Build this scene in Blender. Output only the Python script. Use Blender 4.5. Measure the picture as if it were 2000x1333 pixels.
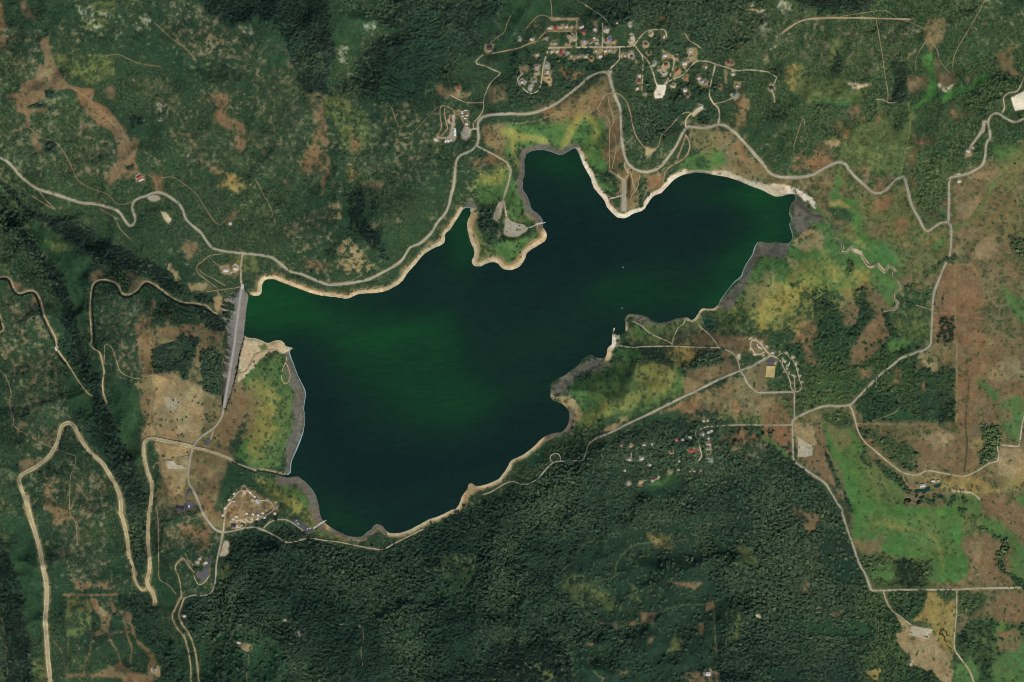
import bpy, bmesh, math, random
import numpy as np
from mathutils import Vector

# ------------------------------------------------------------------ camera, sky, sun, exposure
SC = 1.5                      # metres per map unit (the survey grid below is 2000 x 1333 units)
def WX(px): return (px - 1000.0) * SC
def WY(py): return (666.5 - py) * SC

scene = bpy.context.scene
for o in list(bpy.data.objects):
    bpy.data.objects.remove(o)
COL = bpy.data.collections.new('site'); scene.collection.children.link(COL)

CAM_H = 24000.0
cd = bpy.data.cameras.new('camera'); cam = bpy.data.objects.new('camera', cd); COL.objects.link(cam)
cam.location = (0, 0, CAM_H); cam.rotation_euler = (0, 0, 0)
cd.sensor_width = 36.0; cd.lens = 36.0 * CAM_H / (2000 * SC)
cd.clip_start = 10.0; cd.clip_end = 90000.0
scene.camera = cam

SUN_EL, SUN_AZ = 50.0, 155.0          # degrees, azimuth clockwise from north
world = bpy.data.worlds.new('World'); scene.world = world; world.use_nodes = True
wn = world.node_tree.nodes; wl = world.node_tree.links; wn.clear()
sky = wn.new('ShaderNodeTexSky'); sky.sky_type = 'NISHITA'; sky.sun_disc = False
sky.sun_elevation = math.radians(SUN_EL); sky.sun_rotation = math.radians(SUN_AZ)
bg = wn.new('ShaderNodeBackground'); bg.inputs['Strength'].default_value = 0.10
wo = wn.new('ShaderNodeOutputWorld')
wl.new(sky.outputs[0], bg.inputs['Color']); wl.new(bg.outputs[0], wo.inputs['Surface'])
sl = bpy.data.lights.new('sun', 'SUN'); sl.energy = 3.0; sl.angle = math.radians(0.5); sl.color = (1.0, 0.95, 0.87)
sun = bpy.data.objects.new('sun', sl); COL.objects.link(sun)
_el, _az = math.radians(SUN_EL), math.radians(SUN_AZ)
_d = Vector((math.sin(_az) * math.cos(_el), math.cos(_az) * math.cos(_el), math.sin(_el)))
sun.location = _d * 5000; sun.rotation_euler = (-_d).to_track_quat('-Z', 'Y').to_euler()
vs = scene.view_settings
vs.view_transform = 'Standard'; vs.look = 'None'; vs.exposure = 0.24; vs.gamma = 1.0; vs.use_curve_mapping = False
scene.render.engine = 'CYCLES'
scene.cycles.max_bounces = 3; scene.cycles.diffuse_bounces = 2; scene.cycles.glossy_bounces = 2
scene.cycles.filter_width = 1.0; scene.cycles.transmission_bounces = 1; scene.cycles.use_adaptive_sampling = True

random.seed(7)
RNG = np.random.default_rng(11)

# ------------------------------------------------------------------ survey frames
FR = {'F': (0, 0, 1.0), 'V1': (1000, 20, 8.3333), 'V2': (1200, 60, 8.3333), 'M': (840, 150, 8.8875),
      'SE': (1180, 800, 8.3333), 'CG': (320, 900, 8.3333), 'EC': (1420, 650, 10.2556), 'PK': (940, 360, 9.52),
      'PN': (1150, 180, 5.332), 'DM': (350, 440, 6.663), 'SC': (300, 1000, 5.5556), 'GP': (1520, 800, 13.33),
      'RH': (1740, 910, 12.5), 'FP': (1740, 1190, 11.11), 'NE': (1860, 170, 8.33)}
for _r, _y in enumerate((0, 330, 660, 993)):
    for _c, _x in enumerate((0, 500, 1000, 1500)):
        FR['%d%d' % (_r, _c)] = (_x, _y, 3.92)

def P(s):
    """'fr: x,y x,y | fr: x,y ...' -> list of grid points"""
    out = []
    for chunk in s.split('|'):
        fr, pts = chunk.split(':')
        x0, y0, k = FR[fr.strip()]
        for q in pts.split():
            a, b = q.split(',')
            out.append((x0 + float(a) / k, y0 + float(b) / k))
    return out

def catmull(pts, step=3.0, closed=False):
    p = [np.array(q, float) for q in pts]
    n = len(p); out = []
    rng = range(n) if closed else range(n - 1)
    for i in rng:
        p1, p2 = p[i], p[(i + 1) % n]
        p0 = p[i - 1] if (closed or i > 0) else 2 * p1 - p2
        p3 = p[(i + 2) % n] if (closed or i + 2 < n) else 2 * p2 - p1
        m = max(1, int(np.linalg.norm(p2 - p1) / step))
        for k in range(m):
            t = k / m
            out.append(0.5 * ((2 * p1) + (p2 - p0) * t + (2 * p0 - 5 * p1 + 4 * p2 - p3) * t * t
                              + (3 * p1 - p0 - 3 * p2 + p3) * t ** 3))
    if not closed: out.append(p[-1])
    return np.array(out)

# ------------------------------------------------------------------ raster survey maps (cover, density, height)
MG, ST = 100, 2.0
GX = np.arange(-MG, 2000 + MG + ST, ST, dtype=np.float32)
GY = np.arange(-MG, 1333 + MG + ST, ST, dtype=np.float32)
NX, NY = len(GX), len(GY)
XX, YY = np.meshgrid(GX, GY)

def smooth(a, b, x):
    t = np.clip((x - a) / (b - a), 0, 1); return t * t * (3 - 2 * t)

def vnoise(wl_, seed, sx=1.0, sy=1.0, rot=0.0):
    r = np.random.default_rng(seed)
    c, s = math.cos(rot), math.sin(rot)
    u = (XX * c + YY * s) / (wl_ * sx); v = (-XX * s + YY * c) / (wl_ * sy)
    u = u - u.min(); v = v - v.min()
    nu, nv = int(u.max()) + 3, int(v.max()) + 3
    L = r.random((nv, nu)).astype(np.float32)
    iu = u.astype(int); iv = v.astype(int); fu = u - iu; fv = v - iv
    fu = fu * fu * (3 - 2 * fu); fv = fv * fv * (3 - 2 * fv)
    return ((L[iv, iu] * (1 - fu) + L[iv, iu + 1] * fu) * (1 - fv)
            + (L[iv + 1, iu] * (1 - fu) + L[iv + 1, iu + 1] * fu) * fv) * 2 - 1

def fbm(wl_, seed, octs=4, gain=0.5, **k):
    a, t, o = 1.0, 0.0, np.zeros_like(XX)
    for i in range(octs):
        o += a * vnoise(wl_ / 2 ** i, seed + 17 * i, **k); t += a; a *= gain
    return o / t * 1.6

EDGE = fbm(26, 101, 4, 0.6)            # ragged edges
MOT = fbm(15, 202, 4, 0.75)            # mottling
BIG = fbm(130, 303, 4)
F1 = fbm(6.5, 404, 3, 0.85)              # shrub-sized grain
EDGE = EDGE + .45 * F1

def box_idx(x0, x1, y0, y1):
    i0 = max(0, int((x0 + MG) / ST)); i1 = min(NX, int((x1 + MG) / ST) + 2)
    j0 = max(0, int((y0 + MG) / ST)); j1 = min(NY, int((y1 + MG) / ST) + 2)
    return slice(j0, max(j0, j1)), slice(i0, max(i0, i1))

def seg_dist(X, Y, a, b):
    dx, dy = b[0] - a[0], b[1] - a[1]; L = dx * dx + dy * dy + 1e-9
    t = np.clip(((X - a[0]) * dx + (Y - a[1]) * dy) / L, 0, 1)
    return np.hypot(X - a[0] - t * dx, Y - a[1] - t * dy)

def line_dist(pts, cap, closed=False):
    D = np.full_like(XX, cap)
    n = len(pts)
    for i in range(n if closed else n - 1):
        a, b = pts[i], pts[(i + 1) % n]
        s = box_idx(min(a[0], b[0]) - cap, max(a[0], b[0]) + cap, min(a[1], b[1]) - cap, max(a[1], b[1]) + cap)
        if XX[s].size: D[s] = np.minimum(D[s], seg_dist(XX[s], YY[s], a, b))
    return D

def inside(pts, X, Y):
    r = np.zeros(X.shape, bool); n = len(pts)
    for i in range(n):
        (x1, y1), (x2, y2) = pts[i], pts[(i + 1) % n]
        if y1 == y2: continue
        c = ((y1 > Y) != (y2 > Y)) & (X < (x2 - x1) * (Y - y1) / (y2 - y1) + x1)
        r ^= c
    return r

def poly_sd(pts, cap=30.0):
    """signed distance on a window (positive inside), returns slice and field"""
    xs = [p[0] for p in pts]; ys = [p[1] for p in pts]
    s = box_idx(min(xs) - cap, max(xs) + cap, min(ys) - cap, max(ys) + cap)
    X, Y = XX[s], YY[s]
    D = np.full(X.shape, cap, np.float32)
    n = len(pts)
    for i in range(n):
        D = np.minimum(D, seg_dist(X, Y, pts[i], pts[(i + 1) % n]))
    return s, np.where(inside(pts, X, Y), D, -D)

def s2l(c):
    c = np.array(c, float) / 255.0
    return np.where(c <= 0.04045, c / 12.92, ((c + 0.055) / 1.055) ** 2.4)

# maps
ALB = np.zeros((NY, NX, 3), np.float32)      # ground albedo
SCR = np.full((NY, NX), 0.85, np.float32)    # scrub density
FOR = np.zeros((NY, NX), np.float32)         # broadleaf density
CON = np.zeros((NY, NX), np.float32)         # conifer density
CLR = np.zeros((NY, NX), np.float32)         # cleared (roads, pads, roofs)
OPN = np.zeros((NY, NX), np.float32)         # open field for lone trees

# class: (srgb, scrub, forest, conifer, open)
CLS = {
 'soil': ((110, 93, 66), .05, 0, 0, 1), 'psoil': ((142, 125, 88), .02, 0, 0, 1), 'red': ((122, 93, 65), .03, 0, 0, 1),
 'osoil': ((111, 99, 68), .03, 0, 0, .8), 'olive': ((92, 100, 58), .25, 0, 0, .5), 'dry': ((136, 120, 70), .02, 0, 0, .5),
 'yel': ((130, 126, 68), .01, 0, 0, 0), 'mead': ((72, 102, 55), .05, 0, 0, .3), 'lush': ((66, 105, 52), .0, 0, 0, .2),
 'grn': ((42, 68, 44), .14, 0, 0, .2), 'heath': ((36, 55, 41), .16, 0, 0, 0), 'sand': ((178, 162, 126), .01, 0, 0, 0),
 'pale': ((200, 190, 164), 0, 0, 0, 0), 'mud': ((95, 91, 79), 0, 0, 0, 0), 'dmud': ((71, 70, 62), 0, 0, 0, 0),
 'grav': ((160, 152, 134), 0, 0, 0, 0), 'rock': ((146, 148, 120), .3, 0, 0, 0), 'spot': ((182, 168, 132), 0, 0, 0, 0),
 'for': ((36, 56, 41), 0, .97, 0, 0), 'sfor': ((48, 68, 44), .5, .5, 0, 0), 'con': ((36, 54, 42), 0, 0, 1.0, 0),
 'scr': ((50, 66, 46), .95, 0, 0, 0), 'thin': ((104, 97, 73), .12, 0, 0, 0),
}
SPK = {'thin': (.05, .75), 'olive': (-1.1, .1), 'osoil': (-2.4, -1.0), 'sfor': (-1.2, -.3)}     # shrubby covers: dark green grain against bare ground
def apply(cls, s, m, alpha=1.0):
    rgb, a, b, c, o = CLS[cls]
    lin = s2l(rgb).astype(np.float32)
    m = (m * alpha).astype(np.float32)
    if cls in SPK:
        k = smooth(SPK[cls][0] - .35, SPK[cls][1], F1[s] + .35 * MOT[s])[..., None]
        lin = (s2l((46, 66, 43)) * (1 - k) + lin * k).astype(np.float32)
        a = a * k[..., 0] + .85 * (1 - k[..., 0])
    ALB[s] += (lin - ALB[s]) * m[..., None]
    SCR[s] += (a - SCR[s]) * m; FOR[s] += (b - FOR[s]) * m; CON[s] += (c - CON[s]) * m; OPN[s] += (o - OPN[s]) * m

def area(cls, pts, soft=5.0, rag=6.0, mot=0.25, alpha=0.95):
    if isinstance(pts, str): pts = P(pts)
    if cls == 'rock': mot = max(mot, .8); rag += 5; soft += 2; alpha *= .75
    if cls == 'red': soft = max(soft, 4.0) + 2; rag += 2; mot = max(mot, .35); alpha *= .85
    if cls in ('yel', 'dry') and soft >= 5: soft = 10.0; rag = rag + 3; mot = max(mot, .45)
    s, sd = poly_sd(pts, 26.0)
    sd = sd + EDGE[s] * rag * 1.15
    m = smooth(-soft, soft, sd)
    if mot > 0: m = m * np.clip(1 - mot + mot * 1.6 * smooth(-.45, .45, MOT[s] + .4 * F1[s]), 0, 1)
    apply(cls, s, m, alpha)

def stroke(cls, pts, w, soft=1.5, rag=0.0, alpha=1.0, mot=0.0):
    if isinstance(pts, str): pts = P(pts)
    pts = catmull(pts, 6)
    xs, ys = pts[:, 0], pts[:, 1]; cap = w + soft + rag + 3
    s = box_idx(xs.min() - cap, xs.max() + cap, ys.min() - cap, ys.max() + cap)
    D = line_dist(pts, cap)[s]
    m = smooth(soft, -soft, D - w / 2 + EDGE[s] * rag)
    if mot > 0: m = m * np.clip(1 - mot + mot * 1.6 * smooth(-.45, .45, MOT[s]), 0, 1)
    apply(cls, s, m, alpha)
    return s, D
# ------------------------------------------------------------------ shoreline
LAKE = P('10: 1897,975 | 11: 0,972 38,960 50,880 75,850 130,845 200,870 280,900 380,935 450,960 560,980 690,995 740,980 790,960 900,955 980,940 1060,905 1120,860 1170,790 1220,735 1270,670 1330,625 1440,570 1450,500 1490,465 1530,400 1560,350 1590,305 1620,295 1643,300 1640,350 1618,400 1620,470 1640,550 1668,620 1672,660 1652,710 1670,745 1720,748 1760,730 1815,712 1850,725 1890,765 1930,775'
 '| 12: 0,775 60,745 100,690 120,640 190,595 250,555 265,520 262,480 240,450 235,400 200,350 150,310 135,260 110,200 80,160 82,100 95,50'
 '| 02: 98,1300 100,1210 110,1180 160,1155 230,1148 300,1162 370,1187 420,1165 460,1142 485,1135 510,1170 540,1250 575,1320'
 '| 12: 600,70 630,150 680,210 712,250 725,290 770,340 810,375 845,382 880,375 920,350 1000,318 1040,270 1080,215 1150,180 1200,130 1250,80 1320,45 1400,30 1450,32 1560,50 1700,80 1800,120 1900,160'
 '| 13: 0,190 50,213 110,210 150,195 190,195 210,210 205,240 180,265 165,300 160,340 180,380 165,430 180,480 188,530 160,570 100,565 40,555 10,570'
 '| 12: 1920,560 1885,562 1860,600 1840,660 1800,720 1770,780 1755,825 1700,870 1660,920 1620,970 1590,1020 1550,1068 1500,1070 1450,1075 1420,1120 1400,1150 1370,1160 1340,1140 1280,1143 1240,1155 1180,1175 1120,1180 1070,1160 1030,1130 990,1118 930,1112 900,1110 870,1130 862,1160 868,1200 862,1255 830,1268 785,1262 790,1215 775,1225 765,1260 765,1320'
 '| 22: 762,50 730,90 722,140 690,160 650,150 610,132 560,150 525,180 500,215 450,250 400,290 340,315 300,340 290,370 295,420 295,450 310,480 350,497 395,515 425,550 440,590 435,640 420,680 390,715 340,728 290,740 230,770 180,820 140,855 90,890 40,915'
 '| 21: 1955,940 1930,985 1900,1030 1860,1080 1800,1110 1740,1130 1690,1135 1650,1110 1625,1120 1620,1160 1580,1210 1560,1260 1530,1310 '
 '| 31: 1500,10 1430,45 1380,65 1300,100 1230,135 1160,170 1090,190 1030,190 1000,175 960,130 935,122 905,135 885,165 850,185 820,212 760,218 700,210 640,185 580,150 530,110 500,75 490,40'
 '| 21: 480,1290 465,1230 440,1180 400,1130 360,1090 320,1060 290,1062 240,1070 190,1060 190,1050 240,1050 262,1030 270,950 300,880 340,780 365,700 375,600 365,545 375,470 378,420 360,370 320,290 290,210 262,140 258,95 300,80 230,65 215,40 195,22 150,20 90,40 40,20 0,8'
 '| 10: 1870,1270 1878,1100')
LK = catmull(LAKE, 4, closed=True)
_ins = inside([tuple(p) for p in LK], XX, YY)
SDL = line_dist(LK, 100.0, closed=True)
SDL = np.where(_ins, -SDL, SDL).astype(np.float32)       # >0 on land
LKr = SDL + EDGE * 0.8

# ------------------------------------------------------------------ base cover
g0, g1 = s2l((100, 102, 72)), s2l((41, 63, 41))
sp = smooth(.05, 1.05, F1 + .35 * MOT + .5 * BIG - .08)
ALB[:] = g1 * (1 - sp[..., None]) + g0 * sp[..., None]
SCR[:] = .96 - .8 * sp

A = area
# --- broad zones
A('for', 'F: 450,1065 620,1062 740,1078 880,1010 1000,960 1140,885 1300,818 1540,838 1560,910 1640,990 1690,1150 1720,1200 1790,1400 380,1400 420,1200', mot=.1)
A('for', '01: 600,0 1960,0 1700,300 1500,560 1350,640 1250,780 900,800 750,640 740,520 900,330 1100,270', mot=.25)
A('grn', '01: 560,200 760,60 900,30 960,100 900,230 760,420 640,560 560,700 540,600 600,450', mot=.3, alpha=.8)
A('for', '02: 300,-60 1960,-60 1960,420 1500,420 1420,290 1220,230 1160,130 1000,200 760,190 560,80', mot=.25)
A('osoil', 'F: 1340,245 1420,245 1500,330 1560,350 1620,320 1660,330 1720,380 1770,350 1790,440 1850,430 1850,345 1860,340 2100,240 2100,1440 1900,1440 1870,1150 1700,1150 1640,970 1560,900 1550,790 1650,790 1820,680 1830,560 1700,560 1600,420 1580,380 1400,330', soft=12, rag=14, mot=.35, alpha=.85)
A('olive', '03: 560,1000 1080,820 1120,900 1090,1050 1050,1200 1000,1333 420,1333 560,1200', alpha=.8)
A('osoil', '20: 1060,-160 1200,-60 1700,-20 1720,500 1780,900 1720,1100 1650,1360 1200,1360 1220,1000 1160,700 1060,560', mot=.3, alpha=.85); A('thin', '30: 1200,-20 1720,-20 1700,180 1600,330 1230,300', mot=.3)
A('mead', '13: 0,640 160,600 400,520 700,480 960,620 1000,900 560,960 300,900 0,950', mot=.4, soft=12)
# --- NW
A('thin', '00: 50,220 350,240 330,400 300,560 170,640 60,420', mot=.7)
A('thin', '00: 0,900 240,960 560,960 760,960 880,1100 900,1333 500,1333 300,1250 120,1000', mot=.7)
A('olive', '00: 380,450 850,420 900,640 700,660 560,600', mot=.8); A('olive', '00: 600,40 900,20 900,200 720,240 620,150', mot=.8)
A('thin', '00: 1340,10 1960,180 1960,500 1700,560 1450,420 1250,240', mot=.7)
A('thin', '00: 1000,600 1240,600 1420,760 1400,1000 1200,900', mot=.9, alpha=.7)
A('thin', '00: 1300,1000 1960,1000 1960,1333 1500,1333', mot=.9, alpha=.7)
A('soil', '00: 165,30 200,20 250,90 290,150 280,170 220,150 185,110', rag=2)
A('soil', '00: 330,310 390,290 405,380 430,480 480,580 540,660 640,680 740,690 720,780 820,820 900,920 1000,1060 1080,1060 1070,1100 1050,1200 1040,1240 1080,1333 830,1333 900,1250 900,1120 860,1020 760,960 660,860 600,740 560,690 460,700 380,690 360,760 230,830 380,835 370,860 240,880 235,960 215,960 200,880 150,870 135,810 160,770 60,750 60,730 160,720 175,640 270,610 310,550 310,510 350,510 360,450 330,380', soft=2, rag=1.0, mot=0)
stroke('psoil', '00: 560,680 640,730 740,810 860,940 1000,1100', 1.5, alpha=.6); stroke('red', '00: 740,800 880,920 960,1010', 8, soft=6, alpha=.6)
A('psoil', '00: 300,580 400,540 450,600 380,640 260,640', alpha=.5)
A('red', '00: -60,20 30,30 40,130 20,240 -60,260'); A('red', '00: -60,290 25,300 30,390 -60,400')
A('soil', '00: 815,680 870,660 890,720 880,780 850,770 815,730', rag=2)
A('soil', '00: 1640,720 1740,720 1750,800 1740,890 1860,930 1890,1000 1870,1040 1800,1010 1740,1010 1650,930 1660,850 1645,780', rag=3); A('soil', '00: 1540,780 1640,740 1650,780 1560,800', rag=3, mot=.5)
A('soil', '00: 1750,1020 1890,1080 1890,1130 1840,1210 1800,1120', rag=4, mot=.6)
A('soil', '00: 240,1060 280,1040 320,1100 340,1170 280,1150 250,1100', rag=1)
for q in ('1195,790 1250,770 1300,820 1280,880 1240,895 1200,850', '720,210 790,200 790,235 740,250', '910,250 960,230 960,270 920,275', '1060,220 1120,120 1170,130 1150,170 1090,215', '1450,1210 1500,1250 1495,1285 1470,1260', '1120,540 1150,535 1150,560 1130,560', '1890,230 1960,220 1960,290 1900,290', '600,50 700,60 720,160 640,130', '800,120 870,110 860,170 820,165'):
    A('rock', '00: ' + q, soft=2, rag=4, mot=.5)
A('con', '00: 1480,-60 1960,-60 1960,200 1880,180 1700,170 1620,90')
A('soil', '00: 1440,1010 1490,1080 1530,1170 1500,1180 1450,1080', mot=.6, soft=3); A('soil', '00: 1540,1200 1600,1240 1690,1333 1640,1333 1560,1240', mot=.6, soft=3)
A('con', '00: 360,700 430,700 430,750 370,750', soft=2, rag=2); A('con', '00: 240,810 335,800 335,835 245,840', soft=2, rag=1)
A('con', '00: 940,1260 1030,1280 1030,1310 980,1310', soft=2, rag=1); A('con', '00: 350,1100 430,1100 430,1170 370,1170', soft=3, rag=3); A('con', '00: 1000,900 1100,900 1090,980 1010,990', soft=3, rag=4)
# --- N
A('con', '01: 0,-60 560,-60 560,230 620,420 560,520 545,740 490,760 420,735 330,660 290,480 230,300 150,190 60,160 0,120', rag=4)
A('for', '01: 280,330 520,360 540,560 460,600 330,560', mot=.6, alpha=.8)
A('con', '01: 950,190 1150,50 1210,10 1190,80 980,200', soft=3, rag=3); A('con', '01: 740,640 900,330 1100,270 1180,300 960,560 900,760', mot=.5)
A('con', '01: 1350,20 1900,60 1650,260 1450,180', mot=.7, alpha=.8)
A('thin', '01: 0,330 230,350 280,560 330,700 420,1000 330,1333 0,1333', mot=.8, alpha=.75); A('grn', '01: 80,430 220,420 230,520 100,540', mot=.4)
A('soil', '01: 400,740 540,740 530,900 550,1100 560,1333 330,1333 330,1240 440,1100 470,960 430,830', mot=.75); A('olive', '01: 540,740 700,760 860,860 850,1000 640,960 540,900', mot=.7)
A('olive', '01: 650,980 880,950 900,1120 740,1190 640,1100', mot=.4); A('red', '01: 730,1040 790,1070 800,1150 750,1170 720,1100', rag=2)
A('soil', '01: 1350,640 1450,650 1450,700 1530,680 1560,700 1540,740 1620,740 1600,770 1440,740 1400,730', mot=.5, rag=4)
A('osoil', '01: 1770,680 1900,660 1920,780 1780,800', rag=3)
A('rock', '01: 655,390 680,380 690,480 710,510 670,510 660,440', soft=2, mot=.5); A('rock', '01: 800,220 900,170 915,185 840,225', soft=2, mot=.4)
A('rock', '01: 1095,190 1110,175 1105,220 1095,215', soft=1, rag=1)
A('thin', '01: 900,800 1400,820 1350,1200 1200,1333 600,1333 640,1150 800,1180 900,1100', mot=.8, alpha=.5)
A('osoil', '01: 1730,960 1960,950 1960,1200 1820,1130 1740,1100', rag=4); A('red', '01: 1640,1240 1780,1200 1870,1160 1900,1220 1790,1270 1680,1300', rag=3, soft=6)
# --- village slope
A('grn', '02: -80,0 300,0 300,150 200,130 60,250 -80,300', mot=.3)
A('sfor', '02: 0,400 300,380 830,380 830,520 600,570 330,800 0,860', mot=.3); A('sfor', '02: 900,250 1500,420 1560,760 1340,760 1300,900 1100,1130 960,1050 880,760 760,560 830,460', mot=.25)
A('for', '02: 930,790 1180,790 1330,850 1150,1010 1080,1080 1000,1130 950,1000', mot=.4)
A('red', '02: 400,560 520,530 600,560 520,610 410,600', mot=.4); A('red', '02: 180,830 350,800 350,870 250,930 220,900', soft=7); A('red', '02: 640,760 700,720 690,900 640,880', soft=7)
A('osoil', '02: 400,780 650,700 640,860 560,870 500,920 380,960 200,960 330,860'); A('osoil', '02: 660,600 730,590 760,700 700,720 640,700')
A('mead', '02: -40,960 700,900 700,1333 600,1250 500,1120 300,1130 60,1140 0,1200 -60,1200', mot=.45)
for q, w in (('-60,1010 80,1050 200,1060 250,1090', 14), ('225,1070 250,1100', 12), ('520,890 460,1000 420,1080 370,1165', 14), ('570,900 640,950 655,1030 635,1120 580,1190 545,1240', 14), ('0,1000 20,1200 60,1300', 6), ('430,990 490,930', 8)):
    stroke('yel', '02: ' + q, w, soft=6, rag=3, alpha=.8)
A('osoil', '02: 1350,990 1560,970 1640,1000 1800,1150 1960,1333 1600,1333 1450,1180 1380,1150 1340,1060', mot=.3); A('osoil', '02: 1580,980 1700,960 1760,700 1820,800 1780,960 1720,1030')
for q in ('1480,1120 1560,1080 1580,1130 1500,1160', '1670,1120 1770,1110 1750,1160 1690,1170', '1740,1180 1800,1200 1800,1240 1750,1220', '1720,800 1780,780 1760,840'): A('red', '02: ' + q, soft=6)
A('sfor', '02: 1840,700 1960,640 1960,1060 1880,1000 1850,850', mot=.5); A('sfor', '02: 1400,880 1530,830 1540,930 1440,940', mot=.2)
A('mead', '02: 1300,1220 1600,1130 1640,1220 1580,1333 1400,1300', mot=.4); A('lush', '02: 1540,1200 1590,1150 1570,1300', alpha=.6)
A('spot', '02: 1770,60 1830,40 1860,80 1930,90 1900,110 1800,95', rag=4, mot=.4); A('rock', '02: 1880,160 1960,140 1960,270 1900,290 1860,240', mot=.6, rag=4)
A('con', '02: 1770,310 1890,300 1890,340 1780,340', soft=3); A('red', '02: 1090,170 1150,130 1190,150 1160,170', soft=2, rag=2)
A('thin', '02: 1620,120 1960,100 1960,500 1700,450', mot=.9, alpha=.6)
# --- NE
A('con', '03: 200,20 300,-60 800,-60 790,40 720,90 420,110 280,80')
A('rock', '03: 50,-40 90,-40 110,40 160,50 140,180 90,280 60,370 20,400 50,340 70,250 100,150 70,100', soft=2, rag=3, mot=.4); A('rock', '03: -60,150 60,60 80,120 0,220 -60,260', mot=.6, rag=4)
A('thin', '03: 150,200 480,160 700,250 560,420 400,560 200,480', mot=.8, alpha=.7); A('thin', '03: 600,300 800,250 820,560 700,620 560,540', mot=.8, alpha=.8); A('olive', '03: 480,320 600,290 560,420 480,470', mot=.3)
A('con', '03: 520,420 600,400 560,540 480,600', mot=.5); A('thin', '03: 840,180 1200,220 1100,460 900,480', mot=.8, alpha=.8)
A('olive', '03: 150,500 230,500 260,620 420,590 560,620 800,680 760,780 300,800 160,720'); A('mead', '03: 300,740 560,790 620,770 780,680 800,700 640,800 440,800', soft=7)
A('spot', '03: 600,640 770,640 790,660 690,690 640,700', soft=3, rag=2); A('dry', '03: 140,560 190,500 200,640 180,740 150,680', mot=.5)
A('con', '03: 950,490 1050,490 1060,790 960,790', rag=2, soft=2)
A('osoil', '03: 1210,170 1370,150 1330,320 1230,420 1200,330'); A('soil', '03: 1270,450 1330,540 1440,600 1400,680 1300,680 1280,560'); A('soil', '03: 1060,620 1220,580 1210,680 1080,770 1060,700')
A('spot', '03: 1300,660 1350,690 1400,660 1390,690 1340,705', soft=3)
A('lush', '03: 1170,430 1250,400 1260,520 1280,640 1290,720 1250,780 1180,810 1080,870 1100,820 1180,740 1230,640 1220,560 1170,500', soft=3, rag=3)
A('lush', '03: 1320,760 1400,680 1540,660 1580,600 1640,570 1730,580 1700,630 1560,700 1420,730 1370,780 1330,800', soft=3, rag=3)
A('soil', '03: 1480,620 1560,560 1600,560 1520,650'); A('osoil', '03: 1760,400 1850,380 1870,560 1960,590 1780,560 1740,460'); A('red', '03: 1800,560 1890,550 1880,580 1810,575')
A('sfor', '03: 1420,800 1600,720 1800,620 1850,640 1780,740 1800,820 1660,880 1540,880 1430,860', mot=.2); A('con', '03: 1540,720 1640,715 1650,750 1560,750', soft=2, rag=2)
A('sfor', '03: 1300,1150 1560,920 1640,960 1560,1100 1400,1333 1240,1333', mot=.5); A('sfor', '03: 1690,640 1800,610 1850,640 1800,700 1720,720', mot=.2)
for q in ('640,820 680,830 700,900 760,910 740,940 630,930', '500,930 590,910 590,960 540,1000 500,960', '570,990 640,960 620,1050 580,1060', '810,880 870,860 850,960 820,960', '1370,850 1400,810 1440,880 1540,880 1500,920 1400,920', '1330,1000 1350,950 1380,990 1370,1030 1330,1040', '1110,1060 1150,1080 1290,1060 1220,1110 1120,1110', '380,1100 470,1120 430,1200 520,1250 380,1290 310,1230 340,1150', '220,1190 290,1190 270,1230 220,1220', '680,1290 740,1280 720,1330 680,1330', '1080,1200 1130,1140 1120,1260 1060,1333 1080,1280', '1750,1130 1800,1160 1790,1210 1760,1180', '280,1230 380,1200 360,1290 200,1320 180,1280'):
    A('red', '03: ' + q, soft=6, rag=4)
A('psoil', '03: 420,1090 540,1080 530,1110 440,1110', soft=3)
A('sfor', '03: 130,830 420,800 440,900 420,1060 300,1020 200,940', mot=.4); A('sfor', '03: 730,820 820,800 800,940 740,960', mot=.2); A('sfor', '03: 900,820 1060,810 1060,960 980,1020 900,940', mot=.5)
A('mead', '03: 1700,1100 1960,1150 1960,1333 1800,1333 1720,1200', mot=.4)
# --- W valley
A('con', '10: -60,0 100,200 220,330 350,350 560,400 700,470 820,560 950,610 1080,690 1220,740 1330,850 1430,930 1300,960 1180,860 1080,800 900,760 740,690 600,590 480,520 330,420 200,360 110,240 -60,80', rag=2.5, mot=0, alpha=1)
A('for', '10: -60,120 80,300 150,440 220,540 320,650 420,760 500,880 540,960 560,1080 600,1200 610,1333 480,1333 470,1100 430,950 330,800 200,650 80,500 -60,380', mot=.2); A('con', '10: 60,320 220,540 320,650 440,790 510,900 560,1080 600,1200 610,1333 500,1333 470,1080 380,820 180,560 60,400', mot=.1, alpha=1)
A('grn', '10: 230,380 340,440 480,540 640,650 700,740 640,960 600,1180 560,1000 480,820 340,640 240,500', soft=3); A('olive', '10: 350,540 520,580 580,640 420,640', mot=.5)
A('soil', '10: 690,810 740,770 800,770 810,830 720,860 690,840', rag=3); A('soil', '10: 960,800 1040,800 1120,850 1060,920 980,960 1000,880', rag=3)
A('red', '10: 1060,1090 1160,1090 1170,1160 1150,1333 1055,1333', rag=3, mot=.4); A('soil', '10: 1200,1210 1600,1200 1740,1260 1600,1280 1300,1290 1190,1260', mot=.4, rag=4); A('soil', '10: 1230,1080 1300,1120 1320,1200 1280,1180', mot=.5)
A('soil', '10: 1160,980 1200,1000 1190,1080 1165,1080', mot=.3, rag=2)
A('con', '10: 1450,1040 1560,1060 1660,1120 1720,1220 1640,1250 1560,1150', mot=.3); A('con', '10: 1480,980 1600,960 1640,1040 1560,1020', mot=.4)
A('soil', '10: 1395,570 1440,550 1510,570 1520,610 1480,660 1450,710 1420,680 1395,620', rag=2); A('psoil', '10: 1440,880 1560,870 1640,910 1600,940 1470,930', rag=3, mot=.5)
A('psoil', '10: 1300,740 1340,780 1400,850 1360,860 1310,780', soft=3, mot=.4)
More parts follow.
